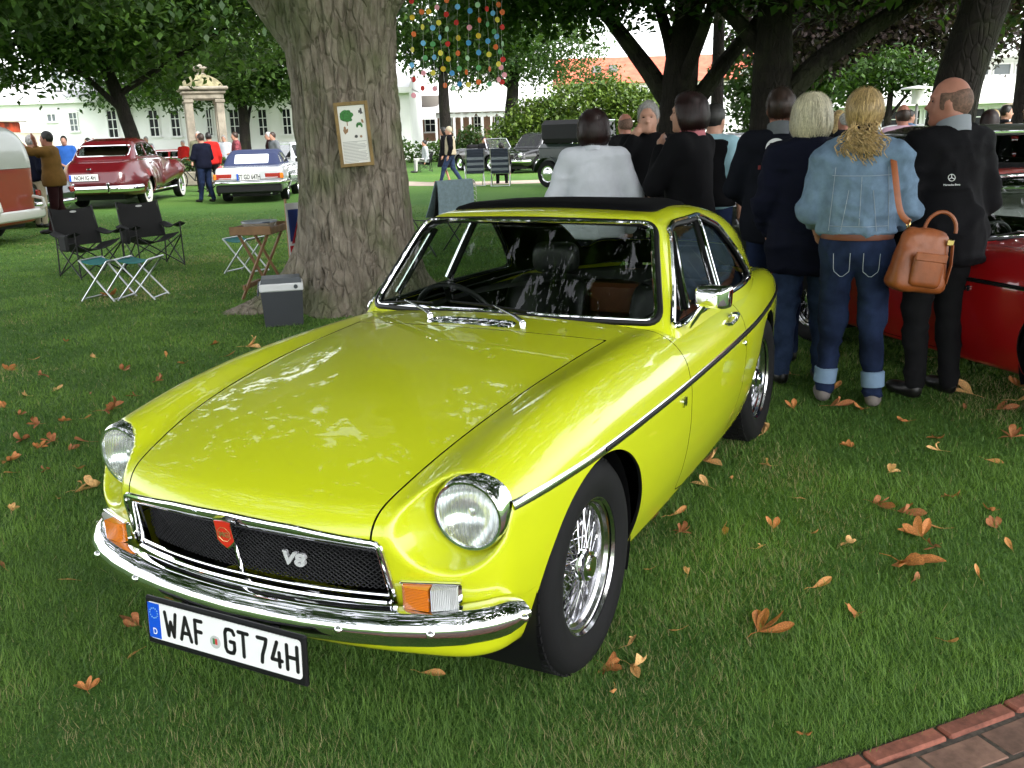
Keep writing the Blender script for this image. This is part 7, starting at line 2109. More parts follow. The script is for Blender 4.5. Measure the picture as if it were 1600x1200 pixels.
# ---------------------------------------------------------------- people behind the coupe
person((-4.042, -0.908), vdir(930) - R_(4), 'woman with dark bobbed hair in white jacket behind the coupe roof', 1.67, C_WHITE, C_DNAVY, H_AUB, 'bob', SHOE_D, SKIN, res=.016, build=1.06, tlen=.84, wr=.006, fold=.45, collar=C_WHITE, arms=dict(el=(.0, .30, 1.13), er=(.0, -.30, 1.13), wl=(.12, .26, .90), wr=(.12, -.26, .90)))
person((-5.502, -0.993), vdir(1012) + R_(165), 'grey haired man in black jacket raising a hand to his face', 1.75, C_BLACK, C_DK, H_GREY, 'short', SHOE_D, SKIN, res=.02, build=1.08, hands=True, headrot=R_(8), arms=dict(er=(.16, -.24, 1.20), wr=(.13, -.10, 1.46), el=(.05, .27, 1.12), wl=(.2, .15, 1.05)))
person((-4.260, -0.276), vdir(1072) + R_(62), 'auburn haired woman in black jacket touching her collar', 1.76, C_BLACK, C_BLACK, H_AUB, 'bob', SHOE_D, SKIN, res=.02, build=1.10, hands=True, headrot=R_(10), collar=mat('scarf_pink', (.45, .14, .16), .8), arms=dict(el=(.14, .26, 1.15), wl=(.18, .10, 1.38), er=(.05, -.27, 1.12), wr=(.2, -.15, 1.0)))
person((-5.752, -0.510), vdir(1108) - R_(30), 'man in dark vest and light blue shirt behind the auburn haired woman', 1.72, C_LBLUE, C_JEAN, H_DARK, 'short', SHOE_D, SKIN, res=.024, sleeves=.5, vest=C_BLACK)
person((-8.916, -2.437), vdir(978) + R_(40), 'person in brown jacket behind the grey haired man', 1.72, C_BROWN if False else C_DK, C_DK, H_STUB, 'balding', SHOE_D, SKIN_R, res=.036)
# ---------------------------------------------------------------- left side
person((-9.547, -13.654), vdir(97) + R_(70), 'man in mustard brown vest shading his eyes beside the camper', 1.80, C_BROWN, C_MAROON, H_DARK, 'short', SHOE_D, SKIN_R, res=.025, build=1.12, tlen=.82, arms=dict(er=(.27, -.22, 1.38), wr=(.26, -.06, 1.60), el=(.24, .22, 1.42), wl=(.45, .16, 1.62)), legs=dict(al=(.12, .12, .085), ar=(-.16, -.12, .085)))
person((-10.278, -15.110), vdir(68) - R_(60), 'man in dark blue sweater half hidden behind the mustard vest', 1.76, C_NAVY, C_BEIGE, H_GREY, 'short', SHOE_D, SKIN, res=.036)
person((-16.054, -21.385), vdir(114) + R_(172), 'man in bright blue shirt with glasses behind the maroon saloon', 1.80, C_BLUE, C_BROWN, H_DARK, 'short', SHOE_D, SKIN, res=.036, sleeves=.5, build=1.15, arms=dict(wl=(.22, .08, 1.0), wr=(.22, -.08, 1.0), el=(.04, .28, 1.12), er=(.04, -.28, 1.12)))
person((-18.889, -23.586), vdir(158) + R_(150), 'bald man seated beyond the maroon saloon roof', 1.74, C_DK, C_DK, H_STUB, 'balding', SHOE_D, SKIN_R, res=.042)
person((-20.050, -25.223), vdir(149) + R_(120), 'man with dark hat beyond the maroon saloon roof', 1.76, C_DK, C_DK, H_DARK, 'short', SHOE_D, SKIN, res=.042)
person((-24.794, -27.709), vdir(237) + R_(160), 'man in white shirt near the hall windows', 1.78, C_WHITE, C_GREY, H_GREY, 'short', SHOE_D, SKIN, res=.042)
person((-16.585, -16.867), vdir(325) + R_(35), 'man in navy jacket and dark jeans between saloon and roadster', 1.74, C_NAVY, C_JEAN, H_BRN, 'short', SHOE_D, SKIN, res=.025, build=1.12, tlen=.86, arms=dict(wl=(.2, .1, 1.1), wr=(.2, -.1, 1.1), el=(.05, .28, 1.14), er=(.05, -.28, 1.14)), legs=dict(al=(.1, .13, .085), ar=(-.08, -.14, .085)))
person((-18.519, -18.464), vdir(336) + R_(10), 'man in red sweater and dark cap behind the navy jacket', 1.78, C_RED, C_DK, H_DARK, 'short', SHOE_D, SKIN, res=.036)
person((-20.460, -20.770), vdir(319) + R_(170), 'grey bearded man in olive jacket with bicycle', 1.84, cloth('olive', (.14, .14, .09)), C_DK, H_GREY, 'short', SHOE_D, SKIN, res=.036)
person((-25.753, -26.791), vdir(293) + R_(150), 'person in red shirt beside the stone monument', 1.60, C_RED, C_DK, H_GREY, 'short', SHOE_D, SKIN, res=.042)
person((-21.970, -20.631), vdir(376) + R_(100), 'man in plaid shirt standing before the planter', 1.80, C_PLAID, C_JEAN, H_BRN, 'short', SHOE_D, SKIN, res=.036, sleeves=.5, build=1.1, arms=dict(wl=(.22, .1, 1.1), wr=(.22, -.1, 1.1), el=(.05, .28, 1.14), er=(.05, -.28, 1.14)))
person((-25.371, -24.318), vdir(357) + R_(160), 'white haired man in white shirt near the monument', 1.74, C_WHITE, C_JEAN, H_GREY, 'short', SHOE_D, SKIN, res=.042, sleeves=.5)
person((-23.429, -20.494), vdir(427) + R_(95), 'man in dark maroon top behind the roadster', 1.78, C_MAROON, C_DK, H_GREY, 'short', SHOE_D, SKIN, res=.036)
person((-22.380, -19.413), vdir(434) + R_(120), 'man in grey sweater behind the roadster', 1.76, C_GREY, C_DK, H_BRN, 'short', SHOE_D, SKIN, res=.036)
# ---------------------------------------------------------------- middle
person((-24.057, -13.780), vdir(706) + R_(88), 'walking man in pale vest and cap on the gravel path', 1.76, C_BLACK, C_JEANM, C_BEIGE, 'short', SHOE_D, SKIN, res=.025, vest=C_BEIGE, build=1.1, legs=dict(al=(.34, .1, .085), ar=(-.30, -.1, .10), kl=(.22, .1, .50), kr=(-.06, -.1, .50)))
person((-24.825, -14.445), vdir(697) + R_(88), 'woman in dark flared dress and red shoes on the path', 1.74, C_BLACK, C_DK, H_DARK, 'long', SHOE_R, SKIN, res=.028, skirt=C_DK, legs=dict(al=(.18, .08, .085), ar=(-.12, -.08, .085)))
person((-32.490, -19.934), vdir(666) + R_(100), 'seated person in grey shirt near the villa lawn', 1.74, cloth('pale_grey', (.34, .36, .38)), cloth('linen', (.40, .40, .38)), H_DARK, 'short', SHOE_D, SKIN, res=.038, sit=True)
person((-23.901, -11.894), vdir(783), 'person in dark clothes sitting in the right deck chair', 1.74, C_DK, C_DK, H_DARK, 'short', SHOE_D, SKIN, res=.042, sit=True, zoff=-.08)
person((-33.285, -17.562), R_(62), 'driver sitting in the black open tourer', 1.74, C_DK, C_DK, H_DARK, 'short', SHOE_D, SKIN, res=.042, sit=True, zoff=.05)
# ---------------------------------------------------------------- right side
person((-14.466, -0.751), vdir(1302) - R_(30), 'long blonde haired person among the far group', 1.72, C_DK, C_DK, H_BLOND, 'long', SHOE_D, SKIN, res=.036)
person((-15.933, -1.081), vdir(1292) + R_(20), 'dark clothed man left of the long blonde hair', 1.74, C_DK, C_DK, H_BRN, 'short', SHOE_D, SKIN, res=.036)
person((-12.995, -0.438), vdir(1312) + R_(60), 'grey haired man in dark shirt beside the long blonde hair', 1.66, C_DNAVY, C_DK, H_GREY, 'short', SHOE_D, SKIN_R, res=.036)
person((-10.093, 0.607), vdir(1396) + R_(15), 'person in pink shirt behind the denim jacket', 1.72, C_PINK, C_JEAN, H_BRN, 'balding', SHOE_D, SKIN_R, res=.025)
person((-17.573, 0.059), vdir(1409) - R_(60), 'dark haired man in light blue shirt beyond the pink one', 1.72, cloth('sky', (.16, .24, .38)), C_DK, H_DARK, 'short', SHOE_D, SKIN, res=.036)
person((-10.637, 1.523), vdir(1527) + R_(10), 'dark haired woman in charcoal top right of the bald man', 1.62, C_DK, C_DK, H_AUB, 'bob', SHOE_D, SKIN, res=.028)
person((-16.637, 1.530), vdir(1540) + R_(150), 'person in yellow shirt behind the low cars', 1.66, C_YEL, C_DK, H_BLOND, 'short', SHOE_D, SKIN, res=.036)
person((-17.637, 1.687), vdir(1556) - R_(80), 'man in black polo by the beige off-road car', 1.74, C_BLACK, C_DK, H_DARK, 'short', SHOE_D, SKIN, res=.036)
person((-10.833, 1.994), vdir(1594) + R_(70), 'grey haired man in dark jacket at the right edge', 1.76, C_DNAVY, C_DK, H_GREY, 'short', SHOE_D, SKIN, res=.026)

# ================================================================ things on the lawn
def face_cam(xy): return math.atan2(CAM[1] - xy[1], CAM[0] - xy[0])      # heading towards the viewer's standpoint
WOODF = mat('frame_wood', srgb(120, 98, 55), .6, noise=.2, nscale=12)
ALU = mat('aluminium', (.62, .63, .65), .28, 1.)
TEAL = mat('teal_fabric', srgb(30, 110, 110), .85, bump=.3, bscale=90)
BLKF = mat('black_nylon', (.0045, .0045, .005), .8, bump=.4, bscale=30, bdist=.006)
STEEL_B = mat('black_steel', (.006, .006, .0065), .4)
WOODT = mat('tray_wood', srgb(118, 88, 58), .6, noise=.2, nscale=9)

def info_sign():
    sp = (-4.527, -3.318, 1.573); xy = sp[:2]; z = sp[2]
    root = empty('framed_sign', (xy[0], xy[1], z), face_cam(xy), 'framed tree information sheet nailed to the chestnut trunk', 'sign')
    root.rotation_euler = (R_(3), R_(1.5), face_cam(xy))
    w, h = .29, .54
    for c, d in (((0, 0, h / 2 - .015), (.03, w, .03)), ((0, 0, -h / 2 + .015), (.03, w, .03)), ((.001, w / 2 - .015, 0), (.03, .03, h)), ((.001, -w / 2 + .015, 0), (.03, .03, h))):
        MB().box(c, d, bev=.004).build('frame_rail', WOODF, root)
    MB().box((-.004, 0, 0), (.012, w - .05, h - .05)).build('paper', mat('sign_paper', (.66, .66, .62), .6), root)
    G1 = mat('print_green', srgb(50, 110, 50), .7, noise=.3, nscale=60); G2 = mat('print_dark', (.06, .06, .06), .7); G3 = mat('print_brown', srgb(140, 110, 80), .7)
    def blob(y, z_, ry, rz, m_, nm, n=18, jag=.18, seed=1):
        g = np.random.default_rng(seed); t = np.linspace(0, 2 * np.pi, n, endpoint=False); r = 1 + jag * g.standard_normal(n)
        MB().prism([(y + ry * r_ * math.cos(a), z_ + rz * r_ * math.sin(a)) for a, r_ in zip(t, r)], .0022, .0032, 'x').build(nm, m_, root, smooth=False)
    blob(-.045, .155, .058, .050, G1, 'tree_picture', 26, .08); MB().box((.0027, -.045, .092), (.001, .008, .035)).build('tree_picture_trunk', G3, root)
    for k in range(5):
        a = R_(90 + 40 * (k - 2)); blob(.055 + .020 * math.cos(a), .055 + .020 * math.sin(a) + .01, .009, .016, G1, 'leaf_picture', 8, .05, k)
    blob(.075, .185, .018, .022, G2, 'twig_picture', 12, .3, 4); blob(.085, .105, .010, .016, G3, 'bud_picture', 10, .2, 5); blob(-.065, .035, .016, .030, G3, 'blossom_picture', 14, .25, 6)
    blob(.018, -.018, .014, .014, G2, 'fruit_picture', 12, .1, 7); blob(.060, -.020, .012, .011, G3, 'seed_picture', 12, .1, 8)
    o = MB(); MB()
    for k in range(15):
        wl = (.205 if k not in (1, 6, 14) else .13) * (1 - .04 * (k % 3)); o.box((.0027, -.002 + (wl - .205) / 2, -.060 - k * .0122), (.001, wl, .0035))
    tx = o.build('text_lines', mat('print_grey', (.22, .22, .22), .7), root, smooth=False); tx['kind'] = 'stuff'
    MB().cyl((.004, 0, h / 2 - .015), (.02, 0, h / 2 - .015), .004, n=8).build('nail', STEEL_B, root)
info_sign()

def camp_chair(xy, rz, label):
    root = empty('camp_chair', (*xy, 0), rz, label, 'chair', 'black folding camp chairs')
    # fabric: back and seat slings (x forward)
    u = np.linspace(-.29, .29, 9)
    back = np.array([[(-.20 - .16 * t_ + .05 * math.cos(y_ / .29 * 1.5) * -1, y_ * (1 - .03 * t_), .42 + .50 * t_ - .035 * math.cos(y_ / .29 * 1.57) * t_) for y_ in u] for t_ in np.linspace(0, 1, 8)])
    MB().sheet(back, .012).build('backrest', BLKF, root)
    seat = np.array([[(-.22 + .46 * t_, y_ * (1 + .0 * t_), .40 + .07 * t_ - .075 * math.cos(y_ / .29 * 1.45) + .04 * abs(y_ / .29) ** 3) for y_ in u] for t_ in np.linspace(0, 1, 8)])
    MB().sheet(seat[::-1], .012).build('seat', BLKF, root)
    for ch in list(root.children):      # creased, slack cloth
        co = np.array([v.co for v in ch.data.vertices]); co = co + ((fbm(co * [7, 7, 7] + 5 * len(label), 3, 3) - .45) * .07)[:, None] * [1, .3, .6]
        ch.data.vertices.foreach_set('co', co.astype(np.float32).ravel()); ch.data.update()
    root.scale = (.92, .92, .90)
    for s in (1, -1):
        arm = np.array([[(-.25 + .52 * t_, s * (.31 + w_ * .075), .63 - .05 * math.sin(t_ * 3.1) - .03 * abs(w_) + .02 * t_) for w_ in (-1, 0, 1)] for t_ in np.linspace(0, 1, 8)])
        MB().sheet(arm if s < 0 else arm[::-1], .014).build('armrest', BLKF, root)
        MB().tube([(-.30, .30 * s, .02), (-.26, .30 * s, .50), (-.37, .29 * s, .93)], .010, 8).build('back_post', STEEL_B, root)
        MB().tube([(.27, .31 * s, .02), (.26, .31 * s, .62)], .010, 8).build('front_post', STEEL_B, root)
        for a, b in (((.27, .31 * s, .46), (-.29, .30 * s, .04)), ((.27, .31 * s, .04), (-.27, .30 * s, .44))): MB().tube([a, b], .009, 8).build('leg', STEEL_B, root)
    for x_ in (.27, -.28):
        for s in (1, -1): MB().tube([(x_ - .006 * s, .30 * s, .46), (x_ - .006 * s, -.30 * s, .04)], .009, 8).build('leg', STEEL_B, root)
    pk = MB(); pk.box((.18, -.42, .50), (.20, .05, .22), bev=.03); pk.build('side_pocket', BLKF, root)
    MB().prism([(.035 * math.cos(a) * 1.3, .86 + .014 * math.sin(a)) for a in np.linspace(0, 6.28, 14)[:-1]], -.315, -.309, 'x').build('logo_patch', mat('logo_patch', (.45, .46, .46), .6), root, smooth=False)
camp_chair((-5.560, -8.073), R_(78), 'black folding camp chair nearest the camper van, with sagging seat')
camp_chair((-6.392, -7.926), R_(70), 'black folding camp chair with side pocket, nearer the maroon saloon')

def stool(xy, rz, label):
    root = empty('folding_stool', (*xy, 0), rz, label, 'stool', 'teal folding stools')
    g = np.array([[(x_, y_, .42 - .035 * math.cos(x_ / .17 * 1.5)) for y_ in np.linspace(-.16, .16, 6)] for x_ in np.linspace(-.17, .17, 9)])
    MB().sheet(g[::-1], .006).build('seat', TEAL, root)
    for s in (1, -1):
        MB().tube([(.175 * s, -.17, .42), (.175 * s, .17, .42)], .010, 8).build('seat_rail', ALU, root)
        for y_ in (-.17, .17): MB().tube([(.175 * s, y_ - .01 * s, .42), (-.19 * s, y_ - .01 * s, .01)], .010, 8).build('leg', ALU, root)
        MB().tube([(-.175 * s, -.17, .03), (-.175 * s, .17, .03)], .008, 8).build('foot_rail', ALU, root)
stool((-4.378, -6.431), R_(100), 'teal folding stool in front of the nearest camp chair, left one of the pair')
stool((-4.551, -6.123), R_(112), 'teal folding stool in front of the camp chairs, right one of the pair')
stool((-6.351, -6.357), R_(95), 'teal folding stool behind the wooden tray table')

def tray_table(xy, rz):
    root = empty('tray_table', (*xy, 0), rz, 'wooden butler tray table beside the cool box', 'table')
    MB().box((0, 0, .655), (.40, .56, .018), bev=.004).build('tray_bottom', WOODT, root)
    for c, d in (((0, .28, .69), (.42, .016, .085)), ((0, -.28, .69), (.42, .016, .085)), ((.205, 0, .685), (.014, .55, .07)), ((-.205, 0, .685), (.014, .55, .07))): MB().box(c, d, bev=.005).build('tray_rim', WOODT, root)
    for s in (1, -1):
        for a, b in (((.15, .22 * s, .645), (-.17, .22 * s, .0)), ((-.15, .20 * s, .645), (.17, .20 * s, .0))): MB().tube([a, b], .016, 4).build('leg', WOODT, root)
    MB().box((-.14, 0, .12), (.03, .46, .05), bev=.005).build('stretcher', WOODT, root)
    MB().box((.14, 0, .12), (.03, .46, .05), bev=.005).build('stretcher', WOODT, root)
TT = (-5.066, -4.948)
tray_table(TT, R_(112))
def dish(xy, z):
    root = empty('glass_dish', (*xy, z), 0, 'glass dish with dark lid on the tray table', 'dish')
    MB().lathe([(.10, .0), (.155, .01), (.17, .05), (.175, .085)], 28, cap=True).build('bowl', mat('dish_glass', (.42, .38, .30), .1, 0, alpha=.55, coat=.5), root)
    MB().lathe([(.001, .10), (.12, .104), (.178, .098), (.180, .084), (.17, .083)], 28, cap=False).build('lid', mat('lid_blue', (.03, .05, .08), .3, coat=.4), root)
    MB().lathe([(.001, .012), (.14, .012), (.15, .04), (.001, .055)], 24, cap=False).build('food', mat('food_brown', (.18, .07, .03), .7, noise=.5, nscale=30), root)
dish(TT, .666)
def cooler(xy, rz):
    root = empty('cool_box', (*xy, 0), rz, 'grey electric cool box with white rim beside the trunk', 'cool box'); root.scale = (.86, .86, .92)
    MB().box((0, 0, .17), (.27, .37, .34), taper=1.10, bev=0).build('tub', mat('cool_grey', (.032, .036, .043), .5), root, sharp=20)
    MB().box((0, 0, .365), (.315, .425, .075), bev=.012).build('rim', mat('cool_white', (.62, .63, .64), .45), root)
    MB().box((0, 0, .425), (.29, .40, .05), taper=.93, bev=0).build('lid', mat('cool_dark', (.05, .06, .07), .45), root, sharp=20)
    MB().tube([(.10, -.215, .40), (.10, -.23, .30), (-.10, -.23, .30), (-.10, -.215, .40)], .010, 6).build('carry_handle', MATS['cool_dark'], root)
    MB().cyl((0.15, .14, .37), (.165, .14, .37), .02, n=12).build('socket', MATS['cool_dark'], root)
cooler((-3.926, -3.757), R_(40))
def flag():
    xy = (-4.796, -4.354)
    root = empty('flag', (*xy, 0), face_cam(xy) + R_(20), 'red, white and blue flag cloth hanging beside the trunk', 'flag')
    pl_ = MB(); pl_.tube([(-.02, .0, 0), (-.02, .0, 1.0)], .014, 8); pl_.build('flag_pole', mat('pole_wood', (.25, .15, .07), .6), root)
    f = lambda y_, z_: .03 * math.sin(y_ * 22 + z_ * 3)
    def piece(nm, y0, y1, z0, z1, m_, off, sk=0.):
        g = np.array([[(f(y_, z_) + off, y_ + sk * (z_ - .6), z_) for z_ in np.linspace(z0, z1, 8)] for y_ in np.linspace(y0, y1, 8)])
        MB().sheet(g, .003).build(nm, m_, root)
    W_, Rr, Bb = mat('flag_white', (.62, .62, .62), .8), mat('flag_red', (.42, .02, .03), .8), mat('flag_blue', (.02, .04, .17), .8)
    piece('flag_white_field', -.02, .30, .28, .96, W_, 0); piece('flag_blue_field', .0, .12, .60, .90, Bb, .006); piece('flag_blue_field', .18, .29, .60, .90, Bb, .006)
    piece('flag_red_stripe', .13, .17, .30, .95, Rr, .008); piece('flag_red_stripe', -.01, .29, .50, .56, Rr, .009); piece('flag_red_stripe', .02, .05, .58, .92, Rr, .010, .35)
flag()
def blanket_chair(xy, rz):
    root = empty('folding_chair', (*xy, 0), rz, 'dark folding chair behind the trunk under a blanket', 'chair')
    for s in (1, -1):
        MB().tube([(.24, .26 * s, .02), (-.24, .26 * s, .50)], .010, 8).build('leg', STEEL_B, root); MB().tube([(-.24, .26 * s, .02), (.24, .26 * s, .50)], .010, 8).build('leg', STEEL_B, root)
        MB().tube([(-.22, .26 * s, .46), (-.34, .26 * s, .96)], .010, 8).build('back_post', STEEL_B, root)
    MB().sheet(np.array([[(-.24 + .48 * t_, y_, .48 - .03 * math.cos(y_ * 5)) for y_ in np.linspace(-.25, .25, 6)] for t_ in (0, .5, 1)])[::-1], .01).build('seat', BLKF, root)
    MB().sheet(np.array([[(-.22 - .12 * t_, y_, .48 + .48 * t_) for y_ in np.linspace(-.25, .25, 6)] for t_ in (0, .5, 1)]), .01).build('backrest', BLKF, root)
    bl = empty('blanket', (*xy, 0), rz, 'grey blue knitted blanket with white fringe over the chair back', 'blanket')
    BL = mat('blanket_wool', (.20, .27, .30), .95, noise=.12, nscale=30, bump=.8, bscale=160, bdist=.004)
    prof = [(-.10, .52), (-.20, .70), (-.30, .92), (-.335, .985), (-.37, .975), (-.385, .90), (-.39, .70), (-.38, .48)]
    g = np.array([[(x_ + .008 * math.sin(y_ * 30), y_, z_) for y_ in np.linspace(-.29, .29, 14)] for x_, z_ in prof])
    MB().sheet(g, .012).build('blanket_cloth', BL, bl)
    fr = MB()
    for k in range(26):
        t_ = k / 25.; i_ = min(int(t_ * 7), 6); q = t_ * 7 - i_; p0, p1 = np.array(prof[i_]), np.array(prof[i_ + 1]); x_, z_ = p0 * (1 - q) + p1 * q
        fr.tube([(x_, -.29, z_), (x_ - .01, -.325, z_ - .02), (x_ - .01, -.335, z_ - .06)], .004, 5)
    o = fr.build('fringe', mat('fringe_white', (.6, .58, .54), .9), bl); o['kind'] = 'stuff'
blanket_chair((-8.426, -4.871), R_(250))

def deck_chair(xy, rz, label):
    root = empty('deck_chair', (*xy, 0), rz, label, 'chair', 'striped reclining deck chairs')
    D1 = mat('stripe_navy', (.022, .028, .045), .8)
    D2 = mat('stripe_grey', (.16, .18, .21), .8)
    for k in range(9):
        z0 = .40 + k * .078; x0 = -.20 - (z0 - .40) * .30
        MB().sheet(np.array([[(x0 - .02 * math.cos(y_ * 5.5), y_, z0) for y_ in np.linspace(-.25, .25, 6)], [(x0 - .022 - .02 * math.cos(y_ * 5.5), y_, z0 + .070) for y_ in np.linspace(-.25, .25, 6)]]), .03).build('back_slat', D1 if k % 2 == 0 or k > 6 else D2, root)
    MB().sheet(np.array([[(-.20 + .46 * t_, y_, .40 + .03 * t_) for y_ in np.linspace(-.25, .25, 5)] for t_ in (0, .5, 1)])[::-1], .03).build('seat', D1, root)
    for s in (1, -1):
        MB().tube([(-.18, .27 * s, .38), (-.40, .27 * s, 1.10)], .013, 8).build('back_post', ALU, root)
        MB().tube([(.24, .27 * s, .60), (-.36, .27 * s, .02)], .013, 8).build('leg', ALU, root)
        MB().tube([(-.22, .27 * s, .60), (.28, .27 * s, .02)], .013, 8).build('leg', ALU, root)
        MB().box((.0, .28 * s, .62), (.48, .045, .025), bev=.008).build('armrest', BLACK_PL, root)
    MB().tube([(-.36, -.27, .03), (-.36, .27, .03)], .011, 8).build('foot_rail', ALU, root); MB().tube([(-.20, -.27, .38), (-.20, .27, .38)], .011, 8).build('cross_rail', ALU, root)
deck_chair((-22.989, -12.358), vdir(742) + R_(6), 'empty striped deck chair, left of the two by the path')
deck_chair((-22.961, -11.454), vdir(783) - R_(4), 'occupied striped deck chair, right of the two by the path')

def bicycle(xy, rz):
    root = empty('bicycle', (*xy, 0), rz, 'black bicycle leaning by the stone planter', 'bicycle')
    t = np.linspace(0, 2 * np.pi, 28, endpoint=False)
    for x_ in (-.52, .52):
        w = empty('wheel', (x_, 0, .34), 0, parent=root)
        MB().tube(np.stack([.33 * np.cos(t), 0 * t, .33 * np.sin(t)], 1), .018, 6, closed=True).build('tyre', TYRE, w)
        sp = MB()
        for a in np.linspace(0, np.pi, 9)[:-1]: sp.tube([(.32 * math.cos(a), 0, .32 * math.sin(a)), (-.32 * math.cos(a), 0, -.32 * math.sin(a))], .003, 4)
        sp.build('spokes', ALU, w)['kind'] = 'stuff'
    fr = MB(); 
    for a, b in (((-.52, 0, .34), (-.08, 0, .30)), ((-.52, 0, .34), (-.20, 0, .78)), ((-.08, 0, .30), (-.22, 0, .86)), ((-.08, 0, .30), (.36, 0, .80)), ((-.20, 0, .76), (.36, 0, .84)), ((.52, 0, .34), (.34, 0, .95))): fr.tube([a, b], .017, 6)
    fr.build('frame', STEEL_B, root)
    MB().tube([(.20, .26, 1.02), (.36, .20, 1.02), (.33, 0, .97), (.36, -.20, 1.02), (.20, -.26, 1.02)], .012, 6).build('handlebar', ALU, root)
    MB().ell((-.23, 0, .90), (.13, .08, .035)).build('saddle', BLACK_PL, root)
bicycle((-21.307, -22.046), vdir(303) + R_(60))

# ---------------------------------------------------------------- garlands of coloured discs hanging in front of the trees
GC = [mat('disc_' + n_, c_, .6) for n_, c_ in (('mint', srgb(170, 210, 170)), ('pink', srgb(235, 160, 175)), ('sky', srgb(110, 180, 230)), ('orange', srgb(225, 110, 50)), ('azure', srgb(70, 150, 210)), ('red', srgb(200, 40, 35)), ('yellow', srgb(230, 215, 80)), ('green', srgb(90, 160, 100)), ('gold', srgb(215, 180, 40)))]
gnames = ['mint', 'pink', 'sky', 'orange', 'azure', 'red', 'yellow', 'green', 'gold']
def garlands():
    dm = []
    for m_ in GC:
        o = MB(); o.cyl((-.0015, 0, 0), (.0015, 0, 0), .036, n=20); q = o.build('disc', m_); dm.append(q.data); bpy.data.objects.remove(q, do_unlink=True)
    g = np.random.default_rng(12); D = 13.5
    cols = [((-9.060, -5.535), -.06), ((-9.127, -5.428), .02), ((-9.193, -5.319), 0), ((-9.259, -5.210), .03), ((-9.323, -5.100), -.02), ((-9.386, -4.989), .02), ((-9.449, -4.877), 0), ((-9.506, -4.773), .02), ((-9.562, -4.669), -.02), ((-9.706, -4.609), .03), ((-10.003, -4.688), .0), ((-9.493, -4.368), .05)]
    for i_, (xy, dz) in enumerate(cols):
        zb = 2.132 + dz + .02 * i_ * .5; zt = 4.9
        first = gnames[(i_ * 3) % 9]
        pos = ['leftmost', 'second', 'third', 'fourth', 'fifth', 'sixth', 'seventh', 'eighth', 'ninth', 'tenth', 'eleventh', 'rightmost'][i_]
        root = empty('disc_garland', (*xy, 0), face_cam(xy), f'{pos} hanging string of coloured paper discs, counted from the chestnut trunk', 'garland', 'hanging strings of coloured discs')
        th = MB(); n_ = 12; zz = np.linspace(zb - .02, zt, n_); sway = .03 * np.sin(zz * 2.3 + i_)
        th.tube(np.stack([0 * zz, sway, zz], 1), .0018, 4); th.build('thread', mat('thread_pale', (.5, .5, .5), .8), root)
        z_ = zb; k = i_ * 4
        while z_ < 3.75:
            o = bpy.data.objects.new('disc', dm[(k * 5 + i_ * 2 + int(g.integers(0, 3))) % 9]); COL.objects.link(o); o.parent = root
            o.location = (.003, .03 * math.sin(z_ * 2.3 + i_) + g.normal(0, .012), z_); o.rotation_euler = (0, 0, g.normal(0, .45)); z_ += .196 + g.normal(0, .014); k += 1
garlands()

# ---------------------------------------------------------------- fallen leaves
LF = [mat('dry_leaf_%d' % k, c_, .7, noise=.35, nscale=30, bump=.5, bscale=60, bdist=.003) for k, c_ in enumerate((srgb(206, 146, 86), srgb(188, 122, 68), srgb(218, 170, 110), srgb(168, 108, 68)))]
def leaf_mesh(nl, seed, m_):
    g = np.random.default_rng(seed); o = MB()
    for k in range(nl):
        a = (k - (nl - 1) / 2) * .62 + g.normal(0, .12); L = 1. * (1 - .10 * abs(k - (nl - 1) / 2)) * (.85 + .3 * g.random()); W_ = L * (.17 + .06 * g.random())
        curl = g.normal(.9, .7); fold = .30 + .5 * g.random(); tw = g.normal(0, .5)
        rows = []
        for t_ in np.linspace(0, 1, 7):
            w_ = W_ * math.sin(math.pi * min(1, t_ ** 1.35 * .93 + .04)) + .006
            ca = curl * t_; x_ = L * (math.sin(ca) / curl if abs(curl) > .05 else t_); z_ = L * ((1 - math.cos(ca)) / curl if abs(curl) > .05 else 0) * .8
            row = []
            for s in (-1, -.5, 0, .5, 1):
                yy = w_ * s * math.cos(fold); zz = z_ + abs(s) * w_ * math.sin(fold) + tw * s * w_ * t_
                row.append((x_ * math.cos(a) - yy * math.sin(a), x_ * math.sin(a) + yy * math.cos(a), zz))
            rows.append(row)
        o.sheet(np.array(rows))
    o.tube([(0, 0, .01), (-.25, .03, .03), (-.5, -.02, .01)], [.012, .010, .008], 5)
    q = o.build('fallen_leaf', m_); d = q.data; bpy.data.objects.remove(q, do_unlink=True)
    lo = min(v.co.z for v in d.vertices)
    for v in d.vertices: v.co.z -= lo
    return d
LM = [leaf_mesh(nl, 100 + k, LF[k % 4]) for k, nl in enumerate((1, 2, 3, 5, 1, 4, 2, 3, 1, 5, 2, 1))]
LEAVES = []
def leaf(xy, size, idx, rz, label=None, tilt=0.):
    o = bpy.data.objects.new('fallen_leaf', LM[idx % len(LM)]); COL.objects.link(o)
    o.location = (*xy, .006); o.scale = (size,) * 3; o.rotation_euler = (tilt, tilt * .5, rz)
    tag(o, label, 'leaf', 'fallen chestnut leaves')
    if not label: LEAVES.append(o)
leaf((-1.313, -2.930), .135, 3, 2.2, 'large rust brown leaf left of the left headlight')
leaf((-0.446, -1.985), .115, 2, .4, 'curled brown leaf below the left headlight, touching the bumper side')
leaf((-0.376, -2.029), .095, 6, 2.6, 'folded tan leaf just left of the one below the left headlight')
leaf((-0.804, -2.986), .11, 7, .9, 'curled brown leaf at the far left edge of the lawn')
leaf((-1.052, 1.470), .17, 5, 1.0, 'largest orange leaf with several fingers on the right lawn')
leaf((-0.355, 1.117), .125, 5, 2.7, 'broad orange leaf in the lower right, between front wheel and brick path')
leaf((-1.836, 0.525), .125, 2, 1.7, 'brown leaf on the grass just behind the front wheel arch')
